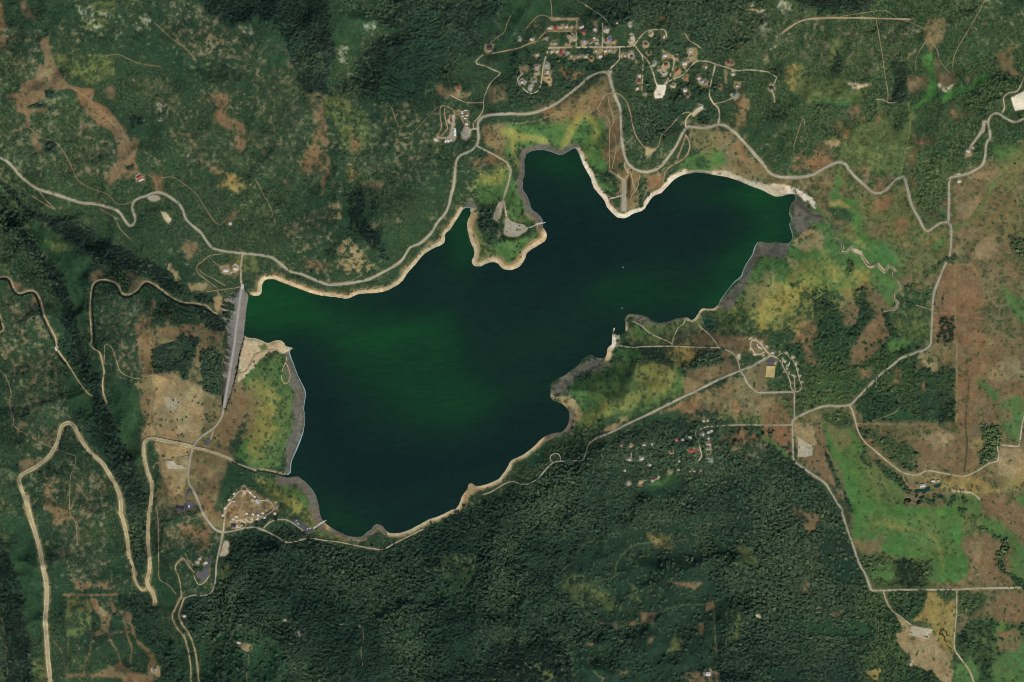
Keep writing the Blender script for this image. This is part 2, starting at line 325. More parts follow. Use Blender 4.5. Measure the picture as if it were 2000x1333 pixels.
A('soil', '10: 1670,740 1760,730 1840,670 1850,760 1800,840 1740,810 1680,790', rag=2); A('psoil', '10: 1640,990 1700,960 1690,1090 1640,1080', rag=2, mot=.3); A('olive', '10: 1740,640 1960,680 1960,800 1860,800', mot=.4)
A('soil', '10: 820,60 900,20 1040,20 1010,90 900,80 840,140', mot=.5); A('soil', '10: 1140,20 1240,60 1260,160 1190,180 1170,100', rag=2); A('spot', '10: 1235,330 1280,340 1310,390 1290,420 1260,390', soft=2, rag=1)
A('dry', '10: 1690,60 1830,70 1880,140 1780,170 1700,110', mot=.7); A('soil', '10: 1730,380 1770,360 1800,310 1810,350 1770,400', rag=2)
A('soil', '10: 70,900 100,860 150,870 230,920 250,940 130,930', rag=2); A('soil', '10: 260,960 300,1040 290,1080 250,1000', rag=2); A('thin', '10: 70,1000 300,1060 400,1300 200,1333 100,1200', mot=.6)
A('thin', '10: 740,960 1160,1000 1160,1300 760,1300', mot=.6, alpha=.6)
# --- N shore slopes
A('thin', '11: 200,420 300,380 650,250 640,380 560,560 380,600 200,560', mot=.8); A('psoil', '11: 560,250 650,290 640,390 580,380', mot=.9, alpha=.6)
A('psoil', '11: 630,570 740,540 900,740 820,800 680,780 620,680', mot=.95, alpha=.75); A('soil', '11: 340,700 560,720 680,760 400,790', mot=.8, alpha=.8); A('soil', '11: 230,100 320,160 400,200 260,170', mot=.6); A('soil', '11: 480,40 540,0 550,180 500,200', mot=.6)
A('dry', '11: 700,20 750,-20 740,90 710,80', mot=.3); A('soil', '11: 840,120 1000,100 940,180', mot=.8); A('thin', '11: 840,400 1180,350 1200,420 900,460', mot=.8); A('con', '11: 680,180 820,180 860,440 1000,560 1020,720 900,640 740,460', mot=.6, alpha=.8)
A('mead', '11: 1650,130 1780,30 1960,-30 1930,200 1850,260 1750,280 1700,200', mot=.3); A('yel', '11: 1660,100 1750,20 1930,0 1900,120 1780,120 1680,160', mot=.5, alpha=.7)
A('mead', '11: 1850,560 1960,520 1960,760 1880,690 1780,640', mot=.3); A('olive', '11: 1640,400 1700,420 1760,560 1850,640 1720,700 1680,620', mot=.3); A('for', '11: 1720,320 1800,290 1830,330 1810,420 1790,520 1720,480 1700,400', rag=2, soft=2); A('sfor', '11: 1790,420 1900,440 1880,560 1780,580', mot=.4); A('soil', '11: 1840,500 1890,470 1900,510 1860,530', rag=2)
A('mead', '12: -40,560 200,480 250,500 120,620 0,740 -40,740', mot=.35); A('mead', '12: -60,60 60,100 130,300 220,390 150,420 0,420 -60,300', mot=.4)
A('soil', '12: 40,390 90,370 80,410 50,410', soft=3, rag=1)
# N tip peninsula
A('mead', 'PN: 10,640 130,300 190,420 200,780 180,840 60,800', mot=.3); A('osoil', 'PN: 90,100 230,20 340,200 380,700 530,850 780,830 760,1000 600,1160 420,1200 240,1180 230,1080 330,1060 340,920 220,850 190,700 180,300 100,220', mot=.3)
A('red', 'PN: 600,880 770,830 770,970 620,980', rag=3, soft=3); A('red', 'PN: 150,560 200,580 200,690 160,670', soft=3, rag=2); A('red', 'PN: 250,360 310,370 300,480 260,460', soft=5); A('red', 'PN: 60,100 110,90 90,240 60,260', soft=5); A('red', 'PN: 280,640 340,660 320,720 270,700', soft=4)
A('mead', 'PN: 50,860 200,940 260,1000 240,1060 100,1010', mot=.3); A('grn', 'PN: 230,1110 340,1090 340,1220 280,1190', rag=2, soft=2); A('for', 'PN: 170,840 230,840 230,890 180,890', soft=2, rag=1); A('for', 'PN: 160,1010 210,1030 230,1080 180,1060', soft=2, rag=2)
A('sfor', 'PN: 300,740 370,700 380,760 320,790', mot=.1); A('sfor', 'PN: 540,880 600,900 560,1000 620,1060 560,1160 520,1000', mot=.4); A('sfor', 'PN: 790,870 860,880 830,950 780,930', soft=2, rag=2)
A('mead', 'PN: 880,780 1000,680 1120,640 1230,760 1330,720 1333,820 1060,800 900,860', mot=.4); A('grn', 'PN: 1100,720 1200,680 1230,760 1140,780', soft=4); A('soil', 'PN: 1060,480 1333,380 1333,580 1240,600 1100,620', mot=.3, alpha=.6); A('olive', 'PN: 1040,400 1333,380 1333,640 1100,640', mot=.4, alpha=.6)
# --- SE shore, wet meadow
A('mud', '12: 925,1130 990,1120 1060,1160 1120,1185 1240,1155 1200,1200 1120,1260 1040,1200 940,1170', soft=3, rag=2)
A('mead', '12: 1830,790 1960,650 1960,1150 1700,1130 1560,1080 1660,1060 1740,940', mot=.4)
A('mud', '12: 1885,555 1960,570 1960,640 1870,680 1830,790 1780,900 1740,970 1660,1090 1550,1070 1620,980 1760,830 1840,660', soft=4, rag=4); A('dmud', '12: 1885,570 1900,640 1850,740 1780,830 1680,930 1620,1000 1600,1010 1760,830', soft=4, rag=3, alpha=.8)
A('yel', '12: 1850,1150 1960,1060 1960,1240 1880,1220', mot=.4); A('olive', '12: 880,1200 1240,1200 1420,1160 1440,1230 1230,1333 900,1333', mot=.3); A('dmud', '12: 1290,1240 1400,1200 1400,1270 1300,1333 1240,1333', soft=3, rag=2, alpha=.8); A('mead', '12: 920,1190 1150,1260 1100,1300 960,1280', mot=.2)
A('olive', '12: 1560,1100 1700,1120 1800,1200 1700,1270 1560,1260', mot=.4, alpha=.8); A('soil', '12: 1390,1260 1500,1240 1600,1260 1800,1280 1980,1333 1390,1333'); A('dry', '12: 1380,1280 1470,1260 1500,1320 1390,1333', mot=.4)
A('mud', '13: -60,560 100,570 160,570 150,680 60,700 0,660', soft=4); A('dmud', '13: -20,570 120,580 140,650 60,690 0,650', alpha=.6)
A('mead', '13: 360,280 500,420 560,560 900,760 1000,900 960,1050 870,1060 830,830 650,700 560,700 560,900 300,760 160,660 200,560 400,560 330,400', mot=.25)
A('mead', '13: 0,720 300,740 560,760 600,960 400,940 300,860 0,930', mot=.3); A('lush', '13: 680,500 900,580 960,680 900,760 780,700 700,600', soft=8, mot=.3); A('lush', '13: 480,180 540,0 570,100 520,200 700,200 720,420 760,520 690,520 640,400 500,300', soft=7, mot=.5); A('mead', '13: 640,540 960,560 1050,760 980,860 860,760', mot=.4, soft=8)
A('mud', '13: 190,270 270,250 330,330 420,350 430,420 340,400 330,480 220,500 190,420', soft=4, rag=3); A('dmud', '13: 150,200 210,205 280,260 250,290 205,250', soft=2, rag=1, alpha=.7)
A('psoil', '13: 200,560 250,500 340,430 430,480 440,600 300,650 220,610', mot=.75, alpha=.8); A('psoil', '13: 150,680 220,690 220,760 160,740', mot=.6)
A('pale', '13: 0,110 150,130 220,160 340,220 360,300 280,240 200,190 40,200 0,190', soft=2, rag=3)
A('yel', '13: 470,260 560,230 620,290 610,330 540,280 470,300', soft=3, rag=2); A('psoil', '13: 480,260 550,240 600,290 540,270', soft=3, alpha=.7); A('yel', '13: 450,760 580,740 590,830 480,880', mot=.5); A('yel', '13: 660,800 760,790 740,840 670,850', mot=.4); A('yel', '13: -80,900 120,880 300,850 280,1000 180,1040 160,1150 40,1200 -60,1180', mot=.5); A('grn', '13: 460,310 600,300 620,390 540,400', mot=.2); A('dry', '13: 540,420 640,480 700,560 720,600 620,520', mot=.6, alpha=.7)
A('olive', '13: 560,20 620,30 740,160 860,200 990,120 1030,90 1060,200 1180,470 1250,500 1380,440 1380,660 1300,800 1040,800 940,640 900,430 740,450 720,240 560,140', mot=.4, alpha=.75)
for q in ('800,150 960,130 960,230 920,320 820,340 800,240 900,190', '960,400 1060,350 1060,440 1020,500 1060,580 1120,600 1260,540 1230,590 1130,620 1060,600 1000,500', '1200,320 1280,350 1250,380', '1330,240 1370,250 1360,300 1320,270', '680,0 740,-20 720,60', '1060,80 1120,40 1110,140'):
    A('red', '13: ' + q, soft=7, rag=4)
A('soil', '13: 780,60 960,60 900,120 830,150', soft=6, mot=.3)
for q in ('1440,300 1620,180 1640,260 1560,370 1470,430', '1560,620 1680,510 1820,510 1760,620 1640,715 1570,680', '1400,640 1520,500 1610,460 1500,600 1420,660', '1700,400 1860,370 1860,410 1780,420', '1520,60 1680,20 1700,40 1560,110', '1680,310 1790,300 1700,360', '1420,480 1560,470 1480,560'):
    A('psoil', '13: ' + q, soft=6, rag=4, mot=.3, alpha=.8)
stroke('mead', '13: 1820,20 1780,60 1700,150 1640,290 1560,380 1430,460', 13, soft=4, rag=3, alpha=.9); A('mead', '13: 1740,850 1960,1000 1960,1200 1900,1180 1800,960', mot=.3); A('for', '13: 1840,520 1960,540 1960,720 1850,640', mot=.3)
A('olive', '13: 1600,340 1700,300 1960,180 1960,520 1640,500', mot=.4, alpha=.7); A('olive', '13: 1750,30 1960,-30 1960,120 1800,200', mot=.3)
A('soil', '13: 1360,740 1560,740 1620,830 1620,1100 1640,1200 1640,1333 1270,1333 1270,1100 1300,900', rag=.8, soft=1.5, mot=0); A('red', '13: 1420,1000 1620,900 1620,1040 1440,1080', mot=.4, alpha=.5)
A('con', '13: 1310,1130 1420,1130 1425,1290 1400,1333 1290,1333', soft=2, rag=1); A('soil', '13: 1660,740 1770,740 1760,820 1680,830', alpha=.8); stroke('dry', '13: 1360,735 1540,738 1600,800', 2); stroke('for', '13: 1200,820 1260,770 1340,700 1440,680', 5, soft=3, rag=2); stroke('for', '13: 1050,905 1140,890 1180,870', 4, soft=2, rag=2); stroke('con', '13: 1345,940 1332,1000 1330,1070', 2.5, soft=1)
A('soil', '13: 560,950 740,870 880,970 930,1070 870,1080 900,1200 940,1290 700,1320 690,1250 780,1160 810,1100 740,1000 700,1100 680,1200 580,1220 560,1080', rag=3); A('red', '13: 220,1200 340,1120 370,1180 370,1333 170,1333', rag=3); A('grn', '13: 180,1040 300,1030 300,1120 200,1180 0,1250 0,1180', mot=.3)
A('for', '13: 350,960 470,920 500,1040 560,1200 600,1333 400,1333 380,1160 330,1060', rag=4); A('for', '13: 640,930 740,900 760,1050 820,1110 740,1200 690,1280 600,1320 590,1230 680,1190 700,1080', rag=3); A('for', '13: 600,700 650,700 640,830 600,830', soft=3, rag=3); A('for', '13: 880,1090 920,1120 930,1220 1000,1260 1000,1333 940,1333', soft=3, rag=2); A('olive', '13: 930,1080 1240,1060 1240,1333 1020,1333', mot=.5, alpha=.8)
A('sfor', '13: 1140,200 1200,160 1200,-10 1260,-10 1310,100 1300,220 1230,180 1160,290', mot=.4); A('mead', '13: 1230,580 1340,560 1280,610', soft=3)
# --- W bench below dam
A('for', '20: 420,0 600,0 660,150 780,450 880,700 980,900 1100,1150 1120,1333 930,1333 940,1150 850,950 680,750 650,640 720,560 640,400 560,200', mot=.1); A('con', '20: 540,0 620,0 720,220 830,520 920,760 1020,960 1100,1180 1110,1333 980,1333 940,1150 850,920 740,700 680,400', mot=.2, alpha=.9)
A('thin', '20: 0,60 400,100 440,400 560,640 460,840 200,780 0,400', mot=.75); A('grn', '20: 240,270 300,330 400,600 410,740 380,730 320,480', mot=.3)
A('grn', '20: 880,300 1060,400 1100,560 1080,700 1080,900 1040,950 950,800 850,560', mot=.2); A('grn', '20: 540,260 700,450 720,560 640,640 540,500', mot=.2); A('thin', '20: 850,0 1060,60 1100,300 920,240', mot=.6)
A('soil', '20: 1060,0 1150,0 1170,250 1150,430 1160,640 1100,560 1080,490 1120,430 1110,220 1060,150', rag=2, soft=3); A('psoil', '20: 1190,300 1310,280 1430,330 1550,400 1570,640 1500,810 1450,830 1220,760 1170,560 1200,440', rag=2, mot=.2); A('soil', '20: 1210,440 1300,300 1420,360 1400,520 1260,740 1190,600', mot=.5, alpha=.4); A('grav', '20: 1290,470 1380,470 1370,560 1300,570', soft=4, mot=.6, alpha=.5)
for q in ('1300,330 1310,500 1290,700', '1440,330 1430,480 1470,640 1450,800', '1180,290 1300,280', '1550,410 1640,460 1700,500', '1270,920 1380,850 1410,800', '1200,860 1300,830 1450,850', '1440,260 1480,150 1540,0', '1160,0 1175,300 1150,640', '1480,860 1420,960 1400,1200', '1740,560 1800,550 1840,520'): stroke('psoil', '20: ' + q, 1.6, soft=1.4, rag=.8, alpha=.7); stroke('soil', '20: ' + q, .6, soft=.8, alpha=.5)
A('for', '20: 1170,100 1380,0 1540,0 1500,120 1440,320 1400,330 1370,240 1180,280', rag=2, soft=2); A('for', '20: 1530,100 1620,70 1700,130 1700,450 1560,400', rag=2, soft=2)
A('osoil', '20: 1720,520 1800,250 1880,360 1900,560 1850,700 1740,860 1620,800', rag=4, mot=.2); A('soil', '20: 1740,560 1880,400 1880,620 1760,800 1680,780', mot=.3); A('sand', '20: 1830,60 1980,30 1900,120 1870,200 1820,260 1840,130', soft=2, rag=2)
A('psoil', '20: 1200,810 1400,830 1480,850 1450,1000 1400,1200 1330,1220 1250,1100 1210,900', rag=2, mot=.25); A('osoil', '20: 1450,900 1760,900 1720,1000 1700,1100 1650,1333 1550,1333 1480,1100', rag=3); A('red', '20: 1560,1000 1660,1150 1630,1333 1560,1250', mot=.5, soft=8); A('dry', '20: 1450,1060 1510,1030 1490,1100', soft=2, rag=2)
A('mead', '20: 1870,300 1980,200 1980,1000 1800,900 1840,850 1930,700', mot=.2); A('grn', '20: 1760,950 1960,1040 1960,1120 1780,1120 1720,1200 1660,1333 1640,1300 1720,1080', mot=.3); A('soil', '20: 160,950 230,910 290,940 230,1010 170,1040', rag=2); A('thin', '20: 350,1060 700,1020 800,1080 860,1333 380,1333', mot=.6); A('soil', '20: 340,1120 420,1090 420,1333 360,1333', mot=.5)
A('osoil', '20: 1720,1333 1760,1240 1860,1160 1960,1170 1960,1333'); A('psoil', '20: 1140,640 1080,720 1090,800 1160,780 1200,720', rag=1)
A('mead', '21: -20,130 200,160 280,350 300,560 310,680 240,850 190,1000 40,1000 -20,980', mot=.25); A('yel', '21: -40,340 60,350 130,420 170,540 60,620 130,720 60,800 -40,900', mot=.35, soft=8); A('osoil', '21: -80,380 30,420 50,520 0,700 -100,760', soft=8)
A('olive', '21: 0,1050 200,1090 440,1250 460,1333 100,1333', mot=.3); A('mead', '21: 60,1060 220,1110 400,1240 440,1333 380,1333 240,1180', mot=.2); A('yel', '21: 140,1180 300,1250 400,1333 330,1333 180,1220 40,1110 0,1080', soft=4, mot=.3); A('yel', '31: 320,0 400,10 470,90 440,130', soft=5); A('olive', '31: 380,120 470,110 640,200 700,250 460,210', mot=.3)
# --- S shore fields
A('mead', '22: 720,150 900,200 1000,190 1250,220 1320,300 1300,440 980,570 560,700 480,740 520,600 500,480 430,420 440,350 600,290 780,200', mot=.25); A('yel', '22: 940,190 1190,190 1240,300 1180,400 1020,480 800,560 660,640 560,680 560,620 700,520 920,450 960,350 930,260', mot=.3, soft=9)
A('mud', '22: 300,340 450,250 600,140 720,160 780,190 640,260 500,300 440,350 430,420 350,430 295,450', soft=4); A('psoil', '22: 300,450 450,440 520,520 520,620 450,750 430,720 470,640 440,560', soft=3); A('dmud', '22: 430,530 480,560 470,650 420,720 430,600', soft=3, rag=1)
A('osoil', '22: 1340,220 1600,180 1740,250 1200,490 1300,440 1320,300'); A('soil', '22: 1330,240 1560,200 1700,250 1420,390 1330,380', alpha=.8); A('osoil', '22: 1740,290 1960,430 1960,600 1700,620 1560,580 1200,570 1080,590 1720,300', mot=.3); A('red', '22: 1200,570 1420,470 1500,540 1300,570', soft=6, alpha=.5); A('red', '22: 1700,480 1800,560 1780,610 1700,560', soft=6); A('red', '22: 1860,440 1960,430 1960,480 1880,480', soft=3)
A('osoil', '22: 1340,620 1500,560 1540,590 1500,610 1350,640'); A('grn', '22: 960,600 1300,560 1260,620 1080,640', mot=.2); A('olive', '22: 1720,620 1960,600 1960,660 1740,660', mot=.5); A('psoil', '22: 640,740 780,650 860,620 820,680 700,740', soft=4)
stroke('sfor', '22: 560,700 660,660 760,610 880,580', 5, soft=2, rag=2); stroke('grn', '22: 780,600 900,570 1000,580', 8, soft=3)
A('red', '22: 1580,780 1740,690 1900,770 1800,820 1660,820', mot=.4); A('thin', '22: 1560,820 1960,800 1960,1100 1860,960 1640,920', mot=.6); A('mead', '22: 1860,700 1960,760 1960,800 1880,740', soft=3)
A('soil', '22: 1380,-20 1480,-20 1600,80 1740,240 1420,220 1350,110'); A('for', '22: 1430,100 1600,100 1600,200 1400,240 1260,220 1250,190', rag=3, mot=.2); A('dry', '22: 1170,80 1440,80 1400,200 1200,190', mot=.5); A('mead', '22: 780,80 960,90 1000,170 900,190 760,160', mot=.3); A('heath', '22: 980,80 1180,80 1180,180 1010,160', rag=2); A('soil', '22: 1600,80 1960,150 1960,-20 1660,-20 1560,0', mot=.2); A('osoil', '22: 1740,250 1960,150 1960,430 1860,420 1790,330', mot=.2)
A('heath', '22: 1040,1140 1320,1070 1360,1130 1300,1200 1000,1235 900,1195', rag=2, soft=2, mot=0); A('grn', '22: 1000,1150 1100,1090 1200,1035 1330,1050 1300,1090 1160,1150 1040,1175', soft=2, rag=1.5, mot=0); A('mead', '22: 1060,1120 1200,1060 1260,1070 1140,1130', soft=4, mot=.4, alpha=.7); A('grn', '22: 100,900 280,790 300,880 200,1010 60,960', mot=.3)
# --- E
A('soil', '23: -40,430 190,430 190,930 100,870 -40,780', mot=.3); A('red', '23: -40,680 180,690 180,800 60,800 -20,740', soft=5); A('sfor', '23: 100,440 170,440 170,560 110,550', rag=2, soft=2); stroke('mead', '23: -20,770 60,830 150,910', 7, soft=3)
A('lush', '23: 410,640 640,700 740,850 780,980 1000,1080 1040,1200 1040,1360 640,1360 560,1000 460,850', soft=3, rag=2, mot=.15); A('osoil', '23: 430,650 600,690 640,760 560,860 500,800', soft=8, alpha=.8); A('soil', '23: 720,1000 900,1020 1040,1200 960,1333 860,1200', soft=12, alpha=.35)
A('sfor', '23: 400,560 560,560 640,600 640,690 560,690 420,630', mot=.3); A('osoil', '23: 210,640 400,560 410,640 340,650')
A('psoil', '23: 200,650 350,655 370,800 340,900 230,920 200,750', rag=1, soft=2); A('soil', '23: 350,655 430,700 450,880 520,1080 500,1150 360,1020 220,930 340,900 370,800', rag=2, mot=.2)
A('sfor', '23: 660,480 760,380 960,200 1130,130 1140,230 1290,220 1430,230 1430,650 1150,640 740,640 680,560', rag=3, mot=.2); A('for', '23: 690,520 860,330 960,380 960,560 740,640', mot=.2); A('heath', '23: 1250,420 1380,400 1380,480 1300,620 1160,620 1140,440', mot=.3); A('con', '23: 1360,480 1425,470 1420,640 1310,650 1330,560', soft=2, rag=2); A('grn', '23: 840,600 1000,540 1140,600 1120,640 860,640', mot=.3)
A('soil', '23: 960,250 1020,230 1020,300 970,380 950,350', mot=.4, rag=3); A('soil', '23: 1170,330 1200,330 1190,410 1175,400', soft=2, mot=.3); A('olive', '23: 880,330 940,330 940,400 900,390', mot=.3)
A('sfor', '23: 150,60 620,-20 950,0 930,170 700,280 620,500 430,510 220,590 200,460 290,420 280,250', rag=4, mot=.15); A('mead', '23: 300,250 560,280 640,440 480,500 300,420', mot=.7, alpha=.45)
A('red', '23: 230,-10 310,-10 330,130 380,200 330,210 280,100', rag=2); A('soil', '23: 640,60 720,-20 930,-20 820,120 700,200 620,210', rag=2); A('soil', '23: 690,240 800,230 780,310 700,330', rag=2); A('mead', '23: 930,20 1100,20 1060,80 960,140', mot=.4); A('con', '23: 960,120 1100,80 1160,70 1020,140', soft=2, rag=1); A('con', '23: 860,250 910,210 920,220 870,260', soft=1.5, rag=1); A('psoil', '23: 1140,120 1290,200 1270,260 1160,190', soft=4)
A('soil', '23: 1440,-20 2100,-20 2100,560 1760,560 1700,850 1640,1000 1480,1050 1090,1000 1080,900 1200,760 1300,660 1440,740', soft=5, mot=.25, alpha=.9); A('dry', '23: 1560,100 1700,20 1720,60 1600,140', mot=.5, alpha=.6); A('red', '23: 1440,0 1640,0 1620,60 1480,60', soft=6, alpha=.8); A('psoil', '23: 1190,760 1310,690 1440,760 1400,830 1250,840', soft=7, mot=.3, alpha=.8); A('psoil', '23: 1600,200 1900,150 1960,300 1640,330', mot=.5, alpha=.45); A('dry', '23: 1560,820 1640,800 1640,900 1560,880', mot=.4)
A('mead', '23: 1440,190 1540,230 1520,320 1470,260', soft=5); stroke('mead', '23: 1600,320 1680,390 1740,460', 12, soft=5); A('mead', '23: 1760,480 1920,440 1980,500 1900,800 1800,720 1780,600', rag=4); A('soil', '23: 1800,540 1840,530 1850,620 1810,620', soft=4); A('for', '23: 1620,670 1760,670 1780,780 1750,900 1620,990 1610,900 1660,800', rag=2); A('grn', '23: 1310,670 1440,680 1440,740 1360,720', soft=5)
stroke('heath', '23: 1535,320 1520,500 1505,660 1520,800 1500,1010', 2.5, soft=2); A('psoil', '23: 1770,840 2000,860 2000,1080 1870,1080 1750,1050 1760,940', rag=1, soft=2, mot=.2); A('osoil', '23: 1690,980 1750,960 1760,1060 1960,1080 1900,1140 1780,1150 1680,1060', soft=3, rag=2)
A('dry', '23: 1040,1030 1480,1060 1740,1140 1980,1020 1980,1180 1640,1200 1400,1180 1250,1120 1050,1090', mot=.35, alpha=.8); A('sfor', '23: 700,700 900,680 950,760 1150,880 1100,1010 1000,980 840,850 750,800', mot=.5); A('soil', '23: 820,700 900,690 910,750 850,760', mot=.2, soft=4); A('soil', '23: 740,790 800,780 790,820', soft=3)
A('mead', '23: 1360,1200 1600,1200 1640,1280 1620,1360 1340,1360', rag=2, mot=.2); A('osoil', '23: 1040,1090 1240,1140 1360,1200 1360,1280 1260,1260 1060,1200', mot=.3); A('soil', '23: 1640,1200 1960,1180 1960,1360 1640,1360', mot=.3); A('mead', '23: 1880,1220 1980,1160 1980,1333 1920,1300', mot=.2)
stroke('pale', '23: 1400,1170 1460,1175 1560,1190 1620,1240', 2.2, soft=1.2, alpha=.7)
for q, w in (('23: 730,830 740,950 780,980', 5), ('23: 900,1000 1000,1090 1060,1180 1180,1230 1250,1250 1285,1210 1330,1215 1350,1260', 6), ('23: 1440,1180 1390,1270 1370,1330', 6), ('23: 1490,1180 1500,1260', 6), ('33: 1480,20 1560,90 1640,150 1760,220 1810,290 1760,380 1780,470 1900,540 1960,600', 11), ('33: 1560,60 1500,70', 12), ('23: 840,960 920,1060 1010,1100', 10)):
    stroke('for', q, w, soft=2.5, rag=3)
# --- SW
A('grn', '30: 50,100 220,60 330,500 340,660 150,640 100,400', mot=.3); A('con', '30: -60,150 80,400 160,560 200,800 230,1050 270,1400 60,1400 30,900 -60,700', mot=.4, rag=5)
A('grn', '30: 170,650 330,680 340,950 240,1000 210,800', mot=.3); A('olive', '30: 260,1170 340,1090 360,1333 270,1333', mot=.5)
A('thin', '30: 370,0 800,0 860,500 870,610 540,610 520,380 380,280', mot=.65); A('soil', '30: 380,0 520,0 560,90 420,100', mot=.5); A('soil', '30: 560,620 540,560 860,560 870,610', mot=.7)
for q in ('690,680 755,680 760,760 860,800 830,680 860,680 900,780 860,820 850,850 830,930 840,950 720,985 700,960 770,920 780,860 730,780', '900,780 1010,800 1020,900 1050,1000 1180,1110 1220,1200 1240,1290 1170,1333 1130,1280 1140,1150 1100,1090 1030,1010 1000,900 960,830', '510,1265 760,1260 920,1180 980,1240 1170,1280 1170,1360 960,1360 930,1290 520,1295'):
    A('soil', '30: ' + q, soft=2, rag=2, mot=.2)
A('psoil', '30: 745,740 800,770 850,790 840,810 780,830 750,790', soft=3, rag=2); A('olive', '30: 510,690 690,690 700,900 560,1000 520,900', mot=.5)
for q, w in (('490,663 700,663 910,658', 4), ('850,830 835,900 845,1000 900,1090 930,1180 1000,1330', 2.6), ('710,980 690,1110 650,1190 645,1270', 3), ('528,680 530,1000 525,1270', 1.6), ('410,1010 470,1080 500,1180 515,1270', 2), ('670,690 690,820 705,950', 1.5), ('840,955 940,945 1030,950', 4), ('950,830 970,950 1010,1060 1000,1180', 3)):
    stroke('soil', '30: ' + q, w, soft=1.5, rag=.5)
A('for', '30: 970,-20 1120,-20 1100,380 1050,560 1020,420 990,330', rag=2); A('for', '30: 1100,600 1180,750 1230,900 1300,1050 1420,1360 1230,1360 1220,1180 1180,1100 1050,950 1040,830 900,680 1050,640', mot=.15)
A('grn', '30: 1160,50 1210,200 1215,540 1360,670 1310,820 1220,700 1140,560 1170,330', mot=.2); A('thin', '30: 1210,40 1500,60 1640,140 1600,300 1500,330 1230,250', mot=.4); A('red', '30: 1380,120 1480,100 1600,180 1560,300 1500,260 1400,180', mot=.55, soft=8); A('osoil', '30: 1500,20 1720,40 1700,160 1560,100', mot=.2)
A('for', '30: 1750,240 1980,140 1980,1000 1500,1000 1420,900 1400,740 1650,650 1660,520 1800,470', rag=3, mot=.05); A('grn', '30: 1480,880 1960,950 1960,1333 1560,1333 1540,1100', mot=.3, alpha=.7); A('olive', '30: 1680,440 1800,410 1780,500 1680,540', soft=4); A('psoil', '30: 1790,1010 1840,1010 1940,1040 1940,1085 1870,1090 1850,1050', soft=2, rag=2)
stroke('soil', '30: 1910,1090 1915,1160 1900,1240 1900,1333', 2, soft=1); stroke('soil', '30: 0,780 30,900 50,1050 65,1333', 2, soft=1.5)
# --- S forest openings
A('olive', '31: 1240,350 1700,340 1680,560 1400,520 1260,480', mot=.85, alpha=.55); A('grn', '31: 0,940 160,960 260,1200 280,1360 -60,1360', mot=.4); A('grn', '31: 860,720 1000,720 980,840 880,850', mot=.3); A('grn', '31: 1100,940 1260,880 1260,960 1140,1040', mot=.4); A('grn', '31: 1380,540 1680,480 1640,700 1560,820 1420,700', mot=.5, alpha=.7)
for q in ('290,960 380,880 395,960 340,980', '205,840 290,855 290,870 210,860', '640,875 680,870 670,890', '770,855 810,890 800,905', '360,860 395,860 390,875', '740,1300 760,1300 755,1330'): A('spot', '31: ' + q, soft=1.5, rag=1.5, alpha=.8)
A('con', '31: 1760,1050 1980,1000 1980,1400 1720,1400', mot=.3); A('con', '32: -20,1000 300,1020 440,1120 470,1300 500,1400 -20,1400', mot=.25); A('olive', '32: 180,1200 300,1220 320,1333 220,1333', mot=.5); A('con', '31: 0,20 500,250 460,480 0,560', mot=.75, alpha=.6); A('con', '31: 1350,-10 1900,40 1800,250 1500,140', mot=.75, alpha=.6)
A('heath', '32: 300,600 400,470 560,250 1000,150 1330,110 1440,300 1450,500 1700,720 1560,1200 1320,1240 1100,1240 950,1080 700,830 500,740', mot=.15, rag=5); A('heath', '32: 460,1060 700,1060 740,1180 860,1290 700,1360 500,1360', mot=.2); A('heath', '32: 1060,1270 1340,1250 1360,1360 900,1360', mot=.3); A('heath', '32: 1500,120 1700,130 1700,330 1560,370', mot=.4)
for q in ('1480,720 1540,700 1560,760 1480,790', '1180,545 1450,570 1400,620 1200,570', '980,790 1090,800 1080,870 1000,860', '640,860 790,870 800,905 680,880', '560,1020 620,1020 620,1040 570,1040', '820,1230 900,1220 880,1270 830,1270', '1030,990 1080,980 1070,1020 1035,1030', '1430,870 1460,880 1450,960 1430,950', '1540,1050 1600,1050 1570,1090', '670,1280 710,1280 700,1330 670,1320', '880,870 940,860 930,880'): A('soil', '32: ' + q, soft=2.5, rag=2.5, mot=.4)
A('soil', '32: 1320,1260 1400,1240 1480,1250 1580,1380 1360,1380', soft=2, rag=3); A('olive', '32: 540,560 720,580 830,760 740,830 560,740', mot=.8, alpha=.6); A('olive', '32: 400,520 540,510 540,740 420,680', mot=.8, alpha=.6); A('dry', '32: 1040,200 1200,230 1200,310 1070,290', mot=.8, alpha=.6); A('olive', '32: 880,540 960,600 970,700 900,680', mot=.5); A('olive', '32: 1220,1000 1290,1000 1280,1100 1200,1080', mot=.5); A('olive', '32: 1720,290 1860,300 1860,420 1740,440', mot=.5); A('olive', '32: 1640,780 1760,760 1740,1000 1660,980', mot=.7)
stroke('spot', '32: 1870,815 1895,825', 6, soft=1)
for q in ('300,600 460,520 560,515', '540,520 540,770', '600,560 780,520 800,420 900,300 1020,265 1320,240', '300,600 280,540 420,440 560,270 720,245', '800,905 1000,870 1090,880', '1100,800 1280,740 1480,730', '1540,760 1550,960 1560,1200', '600,1090 580,1180 680,1290', '1580,700 1660,650 1720,670 1800,730', '720,1160 840,1270'): stroke('olive', '32: ' + q, 1.8, soft=1.2, alpha=.8)
